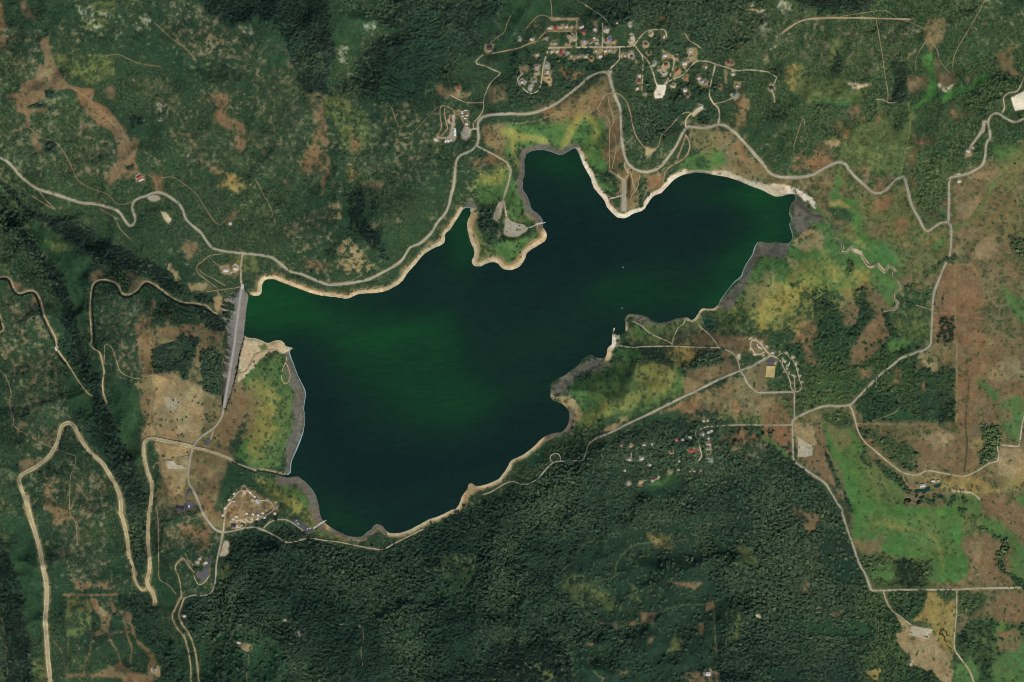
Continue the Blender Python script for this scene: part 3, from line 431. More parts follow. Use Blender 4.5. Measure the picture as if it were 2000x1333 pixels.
# --- SE corner
A('lush', '33: 650,-20 1480,-20 1540,500 1450,560 1240,560 1200,400 980,370 850,330 720,340 650,220', rag=3, mot=.25); A('yel', '33: 860,60 1000,100 1040,140 940,160', mot=.5, alpha=.5); A('yel', '33: 1180,160 1300,200 1320,360 1240,300', mot=.6, alpha=.45)
A('for', '33: -60,-20 550,-20 690,430 780,620 960,780 1020,930 960,970 1020,1120 1080,1160 1080,1200 1250,1250 1360,1400 -60,1400', rag=3, mot=.1); A('heath', '33: 400,130 560,130 700,450 760,600 500,560 380,360', mot=.3); A('grn', '33: 0,800 400,880 760,860 780,960 640,1000 300,960', mot=.5); A('heath', '33: -20,1190 240,1220 320,1333 -20,1333', mot=.3)
A('soil', '33: 190,0 440,60 360,180 300,200 240,100', mot=.55); A('soil', '33: 230,590 260,520 310,540 310,620 240,640', soft=3, mot=.3); A('thin', '33: 200,260 380,300 330,640 420,800 700,760 560,820 380,800 240,700', mot=.7, alpha=.8); A('red', '33: 485,790 520,785 520,820 495,825', soft=1.5, rag=1); A('dry', '33: 420,0 470,0 450,40 425,35', soft=2)
A('soil', '33: 1490,230 1600,200 1780,260 1740,480 1860,560 1640,600 1540,540 1540,350 1490,300', soft=5, mot=.2); A('psoil', '33: 1500,260 1640,260 1620,500 1560,480', mot=.5, alpha=.4); A('soil', '33: 660,250 720,260 880,240 850,340 720,350', mot=.3, soft=6)
A('dry', '33: 1220,640 1300,640 1350,720 1430,690 1420,1060 1410,1150 1330,1060 1240,880 1100,860 1180,780', soft=2, rag=1, mot=.15); A('psoil', '33: 970,810 1090,890 1240,920 1340,1080 1410,1140 1410,1400 1330,1333 1250,1250 1090,1190 1080,1150 1000,1050 980,960 1030,940', soft=2, rag=2, mot=.15)
A('for', '33: 920,640 1215,630 1190,760 1080,860 960,780', rag=2, soft=2); A('sfor', '33: 680,350 860,350 980,400 1220,400 1240,480 1200,600 820,610 740,480', mot=.3); A('con', '33: 980,400 1080,400 1190,480 1180,600 1000,580', mot=.5); A('mead', '33: 800,440 960,420 980,520 900,580 800,540', mot=.4)
A('sfor', '33: 1300,630 1430,640 1420,690 1360,720 1310,660', mot=.6); A('sfor', '33: 1460,640 1700,660 1640,760 1540,840 1480,760', rag=3); A('mead', '33: 1560,850 1750,860 1980,900 1980,1400 1600,1400 1480,1180 1560,1000', mot=.35); A('sfor', '33: 1560,860 1750,870 1700,1000 1850,900 1960,860 1960,1000 1800,1100 1700,1200 1720,1333 1640,1333 1540,1140 1480,1180 1480,920', mot=.7)
A('con', '33: 1460,960 1500,930 1530,980 1480,1050 1450,1040', soft=3); A('soil', '33: 1700,660 1980,630 1980,880 1800,860 1660,770', rag=3, soft=4); A('soil', '33: 1760,930 1940,960 1900,1100 1780,1080', mot=.4); A('mead', '33: 1590,60 1740,90 1980,300 1980,560 1870,500 1830,250 1600,110', soft=5); A('soil', '33: 1740,-20 1980,-20 1980,220 1830,120', soft=4); A('olive', '33: 1480,0 1600,60 1600,200 1500,220', soft=6); A('dry', '33: 750,1240 850,1240 850,1320 800,1310', soft=2); A('mead', '33: 1420,1170 1560,1240 1570,1400 1410,1400', soft=2, rag=2); A('con', '33: 1180,1260 1250,1260 1240,1300 1200,1290', soft=2); A('soil', '33: 1440,840 1480,880 1460,980 1435,940', soft=3)
A('soil', 'CG: 1010,900 980,800 1080,620 1230,480 1350,440 1480,520 1640,590 1820,670 1870,780 1780,870 1640,950 1400,1020 1150,1100 1000,1080', soft=3, rag=2, mot=.15)
A('olive', '23: 560,800 760,900 900,1050 1000,1200 900,1333 760,1200 640,1000', soft=14, mot=.8, alpha=.5); A('olive', '33: 700,0 1000,60 1300,40 1440,300 1300,420 1000,200 760,200', soft=12, mot=.85, alpha=.5); A('soil', '33: 820,180 920,170 900,260 840,260', soft=8, mot=.5, alpha=.6)
stroke('yel', '23: 740,960 780,1050 830,1150 850,1300', 5, soft=4, rag=3, alpha=.5, mot=.6); stroke('yel', '33: 760,110 900,120 1000,150 1180,180 1270,230 1310,320 1340,480', 6, soft=4, rag=4, alpha=.5, mot=.7); stroke('mead', '23: 420,650 450,760 500,950 560,1080', 4, soft=3, alpha=.8); stroke('sfor', '23: 450,900 520,1080 590,1200 640,1333', 7, soft=3, rag=3, alpha=.8)
for q, w, c in (('13: 1425,740 1428,1333', 1.4, 'psoil'), ('23: 1442,0 1440,320 1438,640', 1.6, 'psoil'), ('23: 680,658 900,662 1300,662', 1.3, 'psoil'), ('33: 160,0 180,200 190,360', 1.3, 'olive'), ('33: 205,0 213,170 215,340', 1.4, 'olive'), ('13: 1260,1105 1440,1110 1640,1150', 1.3, 'psoil'), ('23: 960,360 1000,540 850,620 740,650', 1.3, 'psoil'), ('33: 1360,640 1350,900', 1.0, 'soil'), ('33: 1110,830 1240,860', 1.2, 'soil'), ('03: 1065,790 1080,960 1040,1200 1010,1333', 1.4, 'yel'), ('13: 720,0 730,440', 1.2, 'mead'), ('02: 0,950 150,940 330,880', 1.2, 'psoil'), ('13: 290,108 460,115', 1.0, 'psoil'), ('12: 1030,1140 980,1160 1010,1210', 1.0, 'sand')):
    stroke(c, q, w, soft=1.2, rag=.5, alpha=.8)
# meandering stream bars
stroke('dmud', '13: 230,260 330,350 420,370', 7, soft=3, rag=1, alpha=.8)
stroke('mud', '13: 420,370 470,410 520,470 505,530 560,560 570,600 555,640 600,640 640,600 660,640 720,670 770,740 830,735 890,790 920,745 960,760 945,820 1000,880 1015,920 965,950 960,990 990,1030 980,1070 890,1090', 4.5, soft=2, rag=.8, alpha=.8)
stroke('sand', '13: 505,530 560,560 570,600 555,640 600,640 640,600 660,640 720,670 770,740 830,735 890,790 920,745 960,760 945,820 1000,880 1015,920 965,950 960,990 990,1030 980,1070 890,1090', 2.6, soft=1.4, rag=1.2, alpha=.9)
stroke('sand', '13: 655,625 700,640 735,700 765,740 800,755', 6, soft=2, rag=2); stroke('sand', '13: 840,730 870,770 890,790', 4, soft=1.5, rag=1); stroke('sand', '13: 915,745 950,755 975,785', 2.5, soft=1.5)
A('yel', 'F: 1430,610 1470,560 1520,530 1600,490 1690,540 1660,600 1600,620 1540,650 1470,640', soft=14, mot=.85, alpha=.5); A('psoil', 'F: 1440,600 1480,540 1510,520 1520,560 1470,610', soft=8, mot=.9, alpha=.35)
A('red', '13: 1360,740 1560,740 1620,830 1620,1100 1640,1200 1640,1333 1270,1333 1270,1100 1300,900', soft=1, rag=.5, mot=.1, alpha=.6); A('red', '23: 1445,0 1640,0 1660,300 1560,560 1500,660 1445,640', soft=6, mot=.3, alpha=.4)
A('olive', '21: -20,130 200,160 280,350 300,560 310,680 240,850 190,1000 40,1000 -20,980', soft=10, mot=.7, alpha=.5); A('olive', '22: 720,150 1250,220 1300,440 980,570 560,700 500,480 600,290', soft=12, mot=.7, alpha=.45); A('yel', '21: 60,340 150,420 190,560 110,640 150,740 90,850 20,930 -20,800', soft=10, mot=.7, alpha=.4)
A('soil', 'F: 1862,360 1990,300 2100,300 2100,620 1940,560 1925,500 1865,490', soft=14, mot=.6, alpha=.45); A('psoil', 'CG: 1010,900 980,800 1080,620 1230,480 1350,440 1480,520 1640,590 1820,670 1870,780 1780,870 1640,950 1400,1020', soft=3, mot=.85, alpha=.6); A('osoil', '02: 560,600 760,600 820,780 640,800 560,870 400,960 200,960 330,860', soft=10, mot=.6, alpha=.4)
# creek at west shore
stroke('sand', '20: 1740,920 1800,960 1880,985 1960,1020', 4, soft=1.5, rag=1); stroke('psoil', '21: -40,1000 40,1010 100,1018 180,1035 240,1052', 4.5, soft=1.5, rag=1)

stroke('con', '20: 600,760 640,850 700,910 770,970 830,1060 880,1150 900,1230', 2.5, soft=1.5, rag=1.5); stroke('con', '20: 520,690 480,760 470,860', 2, soft=1.5, rag=1.5)
# --- beaches, measured inland from the waterline
def beach(cls, w, x0, x1, y0, y1, soft=2.0, alpha=1.0, rag=1.5):
    s = box_idx(x0, x1, y0, y1)
    win = smooth(0, 8, XX[s] - x0) * smooth(0, 8, x1 - XX[s]) * smooth(0, 8, YY[s] - y0) * smooth(0, 8, y1 - YY[s])
    apply(cls, s, smooth(soft, -soft, SDL[s] - w + EDGE[s] * rag) * win, alpha)
beach('psoil', 12, 486, 935, 400, 592, soft=5, alpha=.7, rag=5)
beach('sand', 7, 486, 935, 400, 592); beach('mud', 14, 905, 950, 375, 412, soft=4); beach('sand', 6, 880, 905, 400, 440)
beach('psoil', 13, 912, 1075, 410, 540, soft=4, rag=4); beach('sand', 8, 912, 1075, 440, 540)
beach('mud', 11, 1000, 1066, 285, 455, soft=3); beach('mud', 10, 1020, 1135, 276, 312, soft=3)
beach('sand', 9, 1120, 1345, 285, 432, rag=3, soft=3); beach('pale', 8, 1120, 1345, 300, 432, rag=2)
beach('sand', 7, 1335, 1400, 330, 360); beach('mud', 3, 1340, 1440, 330, 365); beach('pale', 11, 1388, 1548, 325, 402, rag=4); beach('psoil', 20, 1388, 1540, 320, 400, alpha=.5, soft=8, rag=6)
beach('mud', 3, 1530, 1565, 376, 470); beach('sand', 4, 1190, 1250, 608, 650); beach('sand', 4, 1330, 1420, 595, 640); beach('pale', 9, 1183, 1215, 652, 690); beach('sand', 9, 1178, 1205, 678, 710)
beach('dmud', 3.5, 1215, 1345, 610, 640)
beach('mud', 21, 553, 605, 678, 932, soft=3, rag=1.5); beach('dmud', 4, 558, 605, 690, 932, alpha=.4); beach('mud', 17, 535, 640, 925, 1042, soft=4, rag=2)
beach('sand', 15, 470, 570, 640, 690, rag=4); A('sand', 'F: 478,660 500,660 530,666 556,666 572,681 552,690 540,684 520,692 507,702 492,722 476,738 464,748 468,705', soft=2, rag=2, mot=.1); A('mead', 'F: 505,676 518,672 524,680 512,686', soft=2, rag=1); beach('psoil', 9, 630, 1100, 830, 1075, soft=3); beach('sand', 5, 720, 1090, 830, 1062, soft=2); beach('mud', 8, 640, 760, 1010, 1062, soft=3); beach('mud', 7, 1060, 1125, 800, 880, soft=3); beach('psoil', 14, 905, 935, 930, 1000)
# drawdown rings on the exposed shore
_ring = smooth(.3, 1.5, SDL) * smooth(18, 9, SDL)
ALB *= (1 + _ring * (.12 * np.sin(SDL * 1.9 + EDGE * 2.2) + .10 * F1))[..., None]
# slow drift of soil and sward colour, streaked along the grain of the valleys
_na, _nb, _nc = fbm(46, 611, 4, .65), fbm(33, 612, 4, .65), fbm(12, 613, 3, .7, sx=2.2, sy=.8, rot=.9)
ALB[..., 0] *= 1 + .11 * _na + .05 * _nc; ALB[..., 1] *= 1 + .08 * _nb + .05 * _nc; ALB[..., 2] *= 1 + .08 * _nb - .06 * _na + .05 * _nc
ALB *= (1 + .13 * F1 + .06 * _nc)[..., None]
# shallow lake bed colour
bed = s2l((58, 66, 50)).astype(np.float32); mm = smooth(0, -4, SDL)[..., None]; ALB += (bed - ALB) * mm
for M_ in (SCR, FOR, CON, OPN): M_ *= smooth(1.0, 4.0, SDL)
# ------------------------------------------------------------------ buildings (data): frame, x, y, width, length, turn, roof, label
Hs = [
 ('V1', 400, 265, 48, 38, 0, 'brown', 'small brown cabin on a thin tan clearing below the looping track'),
 ('V1', 320, 500, 60, 42, -15, 'white', 'white roofed house where the yellow lane enters the village from the west'),
 ('V1', 612, 315, 55, 42, 5, 'white', 'white roofed house just west of the western red roof on the upper lane'),
 ('V1', 712, 320, 55, 62, 0, 'red', 'bright red roofed house on the upper lane, western of two red roofs'),
 ('V1', 790, 300, 52, 45, 10, 'tan', 'tan roofed house right beside the western red roof'),
 ('V1', 880, 300, 45, 40, 20, 'lgrey', 'pale grey roofed house between the two tan ones on the upper lane'),
 ('V1', 965, 300, 40, 40, 0, 'tan', 'tan roofed house at the corner with the wide dirt street'),
 ('V1', 1125, 305, 80, 45, 22, 'lgrey', 'long pale grey roofed house slanted beside the wide dirt street'),
 ('V1', 1160, 390, 55, 50, -10, 'red', 'orange red roofed house east of the wide dirt street, on its own plot'),
 ('V1', 1345, 350, 45, 48, 30, 'white', 'white roofed house at the foot of the tan strip north of the street'),
 ('V1', 1530, 355, 34, 42, 0, 'white', 'small white roofed cabin standing alone north of the narrow lane'),
 ('V1', 1330, 482, 42, 36, 0, 'white', 'small white roofed cabin west of the narrow north lane'),
 ('V1', 550, 480, 55, 42, 35, 'grey', 'grey roofed house below the bend of the upper lane'),
 ('V1', 965, 465, 100, 30, -35, 'tan', 'long tan roofed house slanted between the upper lane and the street'),
 ('V1', 910, 565, 36, 30, 0, 'maroon', 'little dark red roofed house beside the pale forecourt north of the street'),
 ('V1', 1165, 550, 52, 58, 0, 'lav', 'lavender grey roofed house on the north side of the street'),
 ('V1', 1280, 555, 48, 36, 10, 'grey', 'grey roofed house in the trees east of the lavender roof'),
 ('V1', 1375, 555, 60, 30, 0, 'tan', 'low tan roofed house right of the grey one north of the street'),
 ('V1', 1525, 515, 45, 58, 0, 'maroon', 'dark red roofed house north of the street beside a blue roof'),
 ('V1', 1588, 505, 48, 50, 0, 'blue', 'blue roofed house on the tan lot north of the street'),
 ('V1', 1640, 545, 48, 40, 20, 'tan', 'tan roofed house east of the blue roof'),
 ('V1', 690, 565, 62, 40, 0, 'grey', 'grey roofed house on the grey lot at the west end of the street'),
 ('V1', 650, 695, 44, 40, 0, 'lgrey', 'pale grey roofed house south of the street at its west end'),
 ('V1', 732, 695, 44, 42, 0, 'white', 'off white roofed house west of the long red roof'),
 ('V1', 806, 705, 44, 95, 0, 'red', 'long red roofed house on the south side of the street'),
 ('V1', 886, 715, 36, 52, 0, 'grey', 'narrow grey roofed house east of the long red roof'),
 ('V1', 960, 776, 28, 30, 0, 'white', 'tiny white roofed cabin below the street, next to a tan yard'),
 ('V1', 1015, 818, 24, 22, 0, 'white', 'smallest white shed below the street'),
 ('V1', 1080, 775, 48, 38, 10, 'grey', 'grey roofed house in the scraped yard below the street'),
 ('V1', 1195, 780, 48, 40, 0, 'lgrey', 'pale roofed house at the bottom of the curved drive below the street'),
 ('V1', 1290, 815, 40, 38, 0, 'maroon', 'rust roofed house at the lower edge of the street plots'),
 ('V1', 1356, 695, 26, 46, 0, 'white', 'narrow white roofed house just south of the street'),
 ('V1', 1430, 775, 54, 50, 5, 'white', 'large white roofed house at the lower end of the pale lot'),
 ('V1', 1510, 690, 52, 40, 15, 'white', 'white roofed house south of the street under the tan lot'),
 ('V1', 1575, 685, 32, 36, 0, 'white', 'small white roofed house between a white and a green roof'),
 ('V1', 1655, 690, 38, 40, 20, 'green', 'pale green roofed house at the east end south of the street'),
 ('V1', 1828, 775, 26, 40, 0, 'white', 'tiny white roofed cabin east of the connector lane'),
 ('V1', 1935, 700, 36, 46, 30, 'grey', 'grey roofed house below the fork of the hillside lane'),
 ('V1', 1940, 780, 46, 46, 10, 'maroon', 'dark red roofed house above the orange arc of dirt'),
 ('V1', 1950, 465, 52, 32, 20, 'lgrey', 'pale grey roofed house west of the hillside lane'),
 ('V1', 1940, 535, 42, 22, 5, 'white', 'slim white roof just above the street fork'),
 ('V1', 410, 755, 34, 36, 0, 'white', 'white roofed cabin ringed by a tan yard west of the lane'),
 ('V1', 400, 945, 56, 46, 10, 'grey', 'grey roofed house at the top of the looping western lane'),
 ('V1', 400, 1042, 46, 40, 0, 'grey', 'grey roofed house above the blue roof'),
 ('V1', 360, 1165, 54, 50, 10, 'blue', 'blue roofed house inside the looping western lane'),
 ('V1', 165, 1190, 46, 42, 0, 'white', 'white roofed house at the far west of the looping lane'),
 ('V1', 300, 1285, 30, 26, 0, 'white', 'small white roofed shed south of the blue roof'),
 ('V1', 570, 1035, 50, 58, 0, 'lgrey', 'pale grey roofed house east of the looping lane'),
 ('V1', 570, 920, 46, 26, -25, 'lgrey', 'slim pale roof slanted above the eastern lane houses'),
 ('V1', 560, 1110, 70, 40, 0, 'tan', 'wide tan roofed house east of the looping lane'),
 ('V1', 605, 1175, 44, 44, 0, 'pink', 'pinkish roofed house below the wide tan roof'),
 ('V1', 1590, 1028, 22, 26, 0, 'white', 'tiny white kiosk at the highway junction'),
 ('V1', 1700, 240, 26, 26, 0, 'white', 'tiny white cabin in the woods above the lane'),
 ('V1', 1910, 265, 28, 28, 0, 'grey', 'tiny grey cabin in the woods further east'),
 ('V2', 505, 248, 52, 46, 0, 'brown', 'dark brown roofed house on a tan lot below the hillside lane'),
 ('V2', 585, 85, 60, 40, 35, 'tan', 'tan roofed house in the curl of the hillside lane'),
 ('V2', 795, 135, 36, 54, 0, 'white', 'white roofed house at the end of the hillside lane'),
 ('V2', 555, 388, 40, 42, 0, 'dark', 'dark roofed house east of the lane to the bare pad'),
 ('V2', 632, 562, 50, 50, 20, 'green', 'grey green roofed house in the trees beside the bare pad lane'),
 ('V2', 815, 428, 68, 60, 0, 'lgrey', 'large bluish white roof on the pale terrace'),
 ('V2', 995, 450, 50, 46, 0, 'brown', 'brown roofed house east of the pale terrace'),
 ('V2', 828, 572, 68, 50, 10, 'maroon', 'dark red roofed house below the pale terrace'),
 ('V2', 735, 650, 42, 40, 0, 'grey', 'grey roofed house in the trees left of the dark red roof'),
 ('V2', 795, 722, 60, 24, 10, 'white', 'slim white roof below the dark red one'),
 ('V2', 1012, 682, 80, 58, 40, 'orange', 'orange tan roofed house slanted beside the drive'),
 ('V2', 1130, 552, 78, 68, 10, 'white', 'big white roof on the grey yard by the eastern lane'),
 ('V2', 1225, 360, 50, 36, 10, 'white', 'white roof inside the tan oval yard'),
 ('V2', 1240, 450, 60, 40, 25, 'green', 'pale green roof inside the tan oval yard'),
 ('V2', 1482, 612, 40, 40, 0, 'white', 'small white roofed house south of the eastern lane'),
 ('V2', 1845, 540, 52, 50, 10, 'maroon', 'rust roofed house north of the eastern lane'),
 ('V2', 1900, 548, 30, 40, 0, 'brown', 'narrow brown roof just right of the rust roof'),
 ('V2', 1920, 726, 42, 36, 0, 'white', 'white roofed house below the eastern lane'),
 ('V2', 1160, 800, 50, 58, 10, 'orange', 'orange red roofed house below the eastern lane'),
 ('V2', 1362, 790, 54, 48, 35, 'lgrey', 'pale grey roof in the trees, left of a cluster of three'),
 ('V2', 1425, 842, 58, 42, 20, 'lav', 'lavender white roof in the middle of the cluster of three'),
 ('V2', 1482, 872, 42, 40, 0, 'grey', 'grey roof at the right of the cluster of three'),
 ('V2', 1140, 985, 70, 58, 0, 'white', 'large white roof on the tan lot west of the group lot lane'),
 ('V2', 1190, 1065, 50, 50, 0, 'brown', 'dark brown roof on the tan lot west of the group lot lane'),
 ('V2', 395, 765, 54, 58, 0, 'white', 'white roofed house left of the thin drive'),
 ('V2', 395, 838, 50, 54, 0, 'maroon', 'rust roofed house left of the thin drive'),
 ('V2', 365, 962, 54, 44, 20, 'white', 'white roofed house further down the thin drive'),
 ('V2', 490, 1042, 50, 46, 0, 'green', 'grey green roofed house at the foot of the thin drive'),
 ('V2', 725, 1065, 46, 36, 0, 'white', 'white roofed house on the bare pale pad'),
 ('V2', 1708, 940, 44, 44, 20, 'brown', 'brown roofed house in the tan notch east of the lane'),
 ('V2', 1985, 922, 42, 32, 0, 'white', 'white roofed house on the brown knoll'),
 ('V2', 1962, 1065, 50, 70, -25, 'green', 'pale green roof at the end of the curving drive'),
 ('V2', 1392, 1262, 58, 48, 35, 'white', 'white roofed group shelter at the top of the narrow lot'),
 ('V2', 950, 915, 50, 36, 10, 'tan', 'tan roofed shed in the trees right of the bare pad'),
 ('M', 497, 218, 50, 58, 15, 'red', 'bright red roofed house on the hill above the storage yard'),
 ('M', 375, 785, 38, 52, 0, 'red', 'small bright red roof in the boat storage yard'),
 ('M', 110, 1102, 74, 62, -25, 'white', 'large white roofed barn at the west end of the storage yard'),
 ('M', 635, 835, 55, 46, 0, 'white', 'white roofed office at the storage yard entrance'),
 ('M', 400, 705, 44, 62, 0, 'lgrey', 'grey roofed shed just above the small red roof'),
 ('01', 1790, 377, 44, 40, 0, 'dark', 'blue black roofed house on the round knoll'),
 ('RH', 760, 482, 135, 85, 12, 'white', 'big white roofed barn beside the ranch pond'),
 ('RH', 1022, 372, 100, 60, -10, 'white', 'white roofed shed right of the straight ranch drive'),
 ('RH', 1145, 367, 50, 50, 0, 'white', 'small white shed at the right end of the ranch yard'),
 ('NE', 238, 1055, 70, 50, -15, 'white', 'white roofed hillside house at the end of the wide grey drive'),
 ('NE', 318, 1000, 30, 30, 0, 'white', 'tiny white shed beside the wide grey drive'),
 ('FP', 452, 1112, 36, 50, 0, 'white', 'white roofed cabin at the edge of the tan field, upper of two'),
 ('FP', 418, 1192, 44, 52, 0, 'white', 'white roofed cabin at the edge of the tan field, lower of two'),
 ('EC', 955, 615, 34, 40, -30, 'white', 'small white restroom beside the ball field lot'),
 ('EC', 905, 405, 75, 38, 5, 'white', 'white roofed pavilion by the open campground loop'),
 ('EC', 1378, 632, 36, 34, 0, 'white', 'small white restroom in the wooded campground'),
 ('EC', 655, 300, 95, 36, -40, 'white', 'long white roof inside the open campground loop'),
 ('DM', 610, 590, 72, 54, 0, 'white', 'long white maintenance shed near the north end of the dam'),
 ('DM', 735, 565, 56, 40, -10, 'white', 'white roofed dam office beside the access road'),
 ('DM', 685, 617, 24, 24, 0, 'white', 'tiny white hut between the shed and the dam office'),
 ('CG', 275, 785, 130, 72, -15, 'dark', 'large slate blue roofed park office by the paved yard'),
 ('CG', 375, 752, 46, 60, 0, 'dark', 'dark roofed wing just right of the park office'),
 ('CG', 415, 742, 30, 50, 0, 'white', 'narrow white roof beside the park office wing'),
 ('CG', 1140, 1058, 80, 62, 0, 'dark', 'dark roofed camp store on the knoll'),
 ('CG', 1190, 1070, 34, 60, 0, 'white', 'white roofed annex right of the camp store'),
 ('CG', 1532, 662, 60, 84, 40, 'lgrey', 'pale grey restroom block in the knoll campground loop'),
 ('CG', 1320, 465, 62, 34, -10, 'maroon', 'rust roofed shelter at the top of the knoll loop'),
 ('SE', 1612, 188, 38, 36, 0, 'white', 'white roofed cabin at the north edge of the woods, left of two'),
 ('SE', 1675, 186, 28, 28, 0, 'white', 'small white roofed cabin at the north edge of the woods, right of two'),
 ('SE', 1688, 372, 46, 38, 20, 'white', 'white roofed cabin under the bend of the cabin lane, left of a pair'),
 ('SE', 1742, 352, 40, 44, 20, 'white', 'white roofed cabin under the bend of the cabin lane, right of a pair'),
 ('SE', 1602, 410, 32, 52, -10, 'white', 'narrow white roofed cabin right of the cabin lane'),
 ('SE', 1692, 470, 42, 34, 20, 'lgrey', 'pale grey roofed cabin in the trees above the pink roof'),
 ('SE', 1388, 455, 56, 48, 5, 'white', 'white roofed cabin left of the cabin lane near its bend'),
 ('SE', 1272, 490, 46, 40, 5, 'white', 'white roofed cabin further left in the woods'),
 ('SE', 1172, 492, 50, 48, 0, 'orange', 'orange roofed cabin in a small clearing in the woods'),
 ('SE', 1690, 562, 72, 46, -10, 'pink', 'pinkish grey roofed cabin right of the cabin lane'),
 ('SE', 1682, 636, 60, 56, 0, 'green', 'pale green roofed cabin right of the cabin lane'),
 ('SE', 1692, 700, 60, 42, 0, 'dgreen', 'dark green roofed cabin just below the pale green one'),
 ('SE', 1410, 665, 86, 76, 15, 'red', 'large red roofed cabin left of the cabin lane'),
 ('SE', 1490, 682, 50, 46, 0, 'orange', 'orange pink roof between the red cabin and the lane'),
 ('SE', 1728, 822, 70, 74, -20, 'green', 'big pale green roof at the end of the cabin lane'),
 ('SE', 1688, 795, 26, 30, 0, 'white', 'tiny white shed touching the big pale green roof'),
 ('SE', 1092, 690, 52, 46, 0, 'maroon', 'dark maroon roof half hidden in the woods'),
 ('SE', 638, 575, 52, 38, 20, 'lgrey', 'pale roofed cabin in the middle of the woods, left of a pair'),
 ('SE', 775, 562, 28, 42, 0, 'lgrey', 'narrow pale roofed cabin in the middle of the woods, right of a pair'),
 ('SE', 402, 812, 56, 40, 0, 'lgrey', 'bluish white roof at the end of a short drive in the woods'),
 ('SE', 602, 797, 66, 46, 15, 'white', 'bright white roof in the middle of the woods'),
 ('SE', 740, 900, 36, 46, -25, 'lgrey', 'pale roof in the woods below the bright white one'),
 ('SE', 335, 992, 28, 38, 30, 'white', 'tiny white roof on the west side of the woods'),
 ('SE', 380, 1200, 60, 78, -25, 'grey', 'blue grey roof at the south west end of the woods'),
 ('SE', 590, 1172, 66, 62, 0, 'tan', 'tan roofed cabin on a bare lot above the grassy slope'),
 ('SE', 660, 1145, 42, 36, 0, 'teal', 'teal roofed cabin above the grassy slope'),
 ('SE', 790, 1126, 60, 46, 10, 'maroon', 'brownish red roofed cabin above the grassy slope'),
 ('SE', 872, 1090, 36, 30, 20, 'white', 'small white roof at the top of the grassy slope'),
 ('SE', 1205, 982, 30, 30, 0, 'white', 'small bright white cabin in the woods above the clearing'),
 ('SE', 1390, 1005, 24, 22, 0, 'white', 'tiny white cabin at the right end of the clearing'),
 ('SE', 1460, 1005, 42, 24, 10, 'lgrey', 'slim pale roof right of the tiny white cabin'),
 ('SE', 1562, 995, 48, 30, 10, 'grey', 'grey roof at the far right below the woods lane'),
 ('SE', 1072, 1015, 26, 36, 0, 'green', 'small pale green roof above the clearing'),
 ('SE', 270, 582, 42, 26, 0, 'tan', 'small tan roof on the west edge of the woods'),
 ('SE', 1212, 842, 32, 30, 30, 'lgrey', 'small pale roof in the woods below the maroon one'),
 ('32', 1495, 1258, 42, 34, 0, 'white', 'white roofed building at the bottom edge on a scraped yard'),
 ('30', 1415, 825, 26, 20, 0, 'white', 'small white roof east of the twin tan roads'),
 ('30', 1838, 1020, 30, 18, -10, 'white', 'small white roof on the tan cut in the lower left woods'),
 ('30', 1190, 1240, 22, 28, 0, 'grey', 'grey roofed shed in the brown clearing at the lower left'),
 ('13', 1456, 97, 26, 26, 0, 'white', 'small white farm shed beside the valley road corner'),
 ('13', 1450, 42, 24, 12, 0, 'white', 'slim white roof just above the valley road corner'),
 ('10', 1068, 64, 44, 22, 35, 'red', 'red roofed hilltop house above the highway bend'),
 ('10', 1082, 86, 40, 18, 30, 'white', 'white roofed wing below the red roofed hilltop house'),
 ('10', 1765, 420, 24, 22, 0, 'white', 'tiny white cabin at the end of the looping hillside track'),
 ('03', 20, 682, 34, 30, 10, 'dark', 'dark roofed house at the end of the eastern village drive'),
 ('SC', 570, 550, 40, 34, 20, 'white', 'white roofed restroom of the group site'),
 ('SC', 508, 508, 24, 26, 20, 'white', 'small white shelter in the trees left of the group site, upper'),
 ('SC', 482, 543, 24, 22, 0, 'white', 'small white shelter in the trees left of the group site, lower'),
 ('SE', 425, 590, 30, 26, 0, 'pink', 'pinkish roof on a bare lot at the west side of the woods'),
 ('V2', 105, 435, 26, 34, 0, 'lgrey', 'pale roof just right of the connector lane'),
 ('V1', 130, 495, 40, 26, 20, 'green', 'grey green roof north of the yellow lane'),
 ('V1', 1090, 70, 1, 1, 0, 'grey', None),
]

# trodden yards round the houses
_ry = np.random.default_rng(5)
for fr, x, y, w, l, rot, rc, lab in Hs:
    if lab is None: continue
    k = FR[fr][2]; px, py = FR[fr][0] + x / k, FR[fr][1] + y / k; r = max(w, l) / k * .5 + (2.0 if fr == 'SE' else 3.4)
    a0 = _ry.random() * 6.28
    pl = [(px + r * (.7 + .6 * _ry.random()) * math.cos(a0 + q * .785), py + r * (.7 + .6 * _ry.random()) * math.sin(a0 + q * .785)) for q in range(8)]
    s, sd = poly_sd(pl, 8)
    m = smooth(-1.5, 1.5, sd + EDGE[s] * 1.6)
    apply(('psoil', 'spot', 'psoil', 'osoil', 'grav')[_ry.integers(0, 5)], s, m, .75); CLR[s] = np.maximum(CLR[s], smooth(-1, 1, sd) * .8)
    an = _ry.random() * 6.28; tip = (px + (r + 5) * math.cos(an), py + (r + 5) * math.sin(an))
    if fr in ('V1', 'V2', 'SE'): stroke('psoil', [(px, py), ((px + tip[0]) / 2 + _ry.normal(), (py + tip[1]) / 2 + _ry.normal()), tip], 1.3, soft=1.2, rag=.6, alpha=.7)
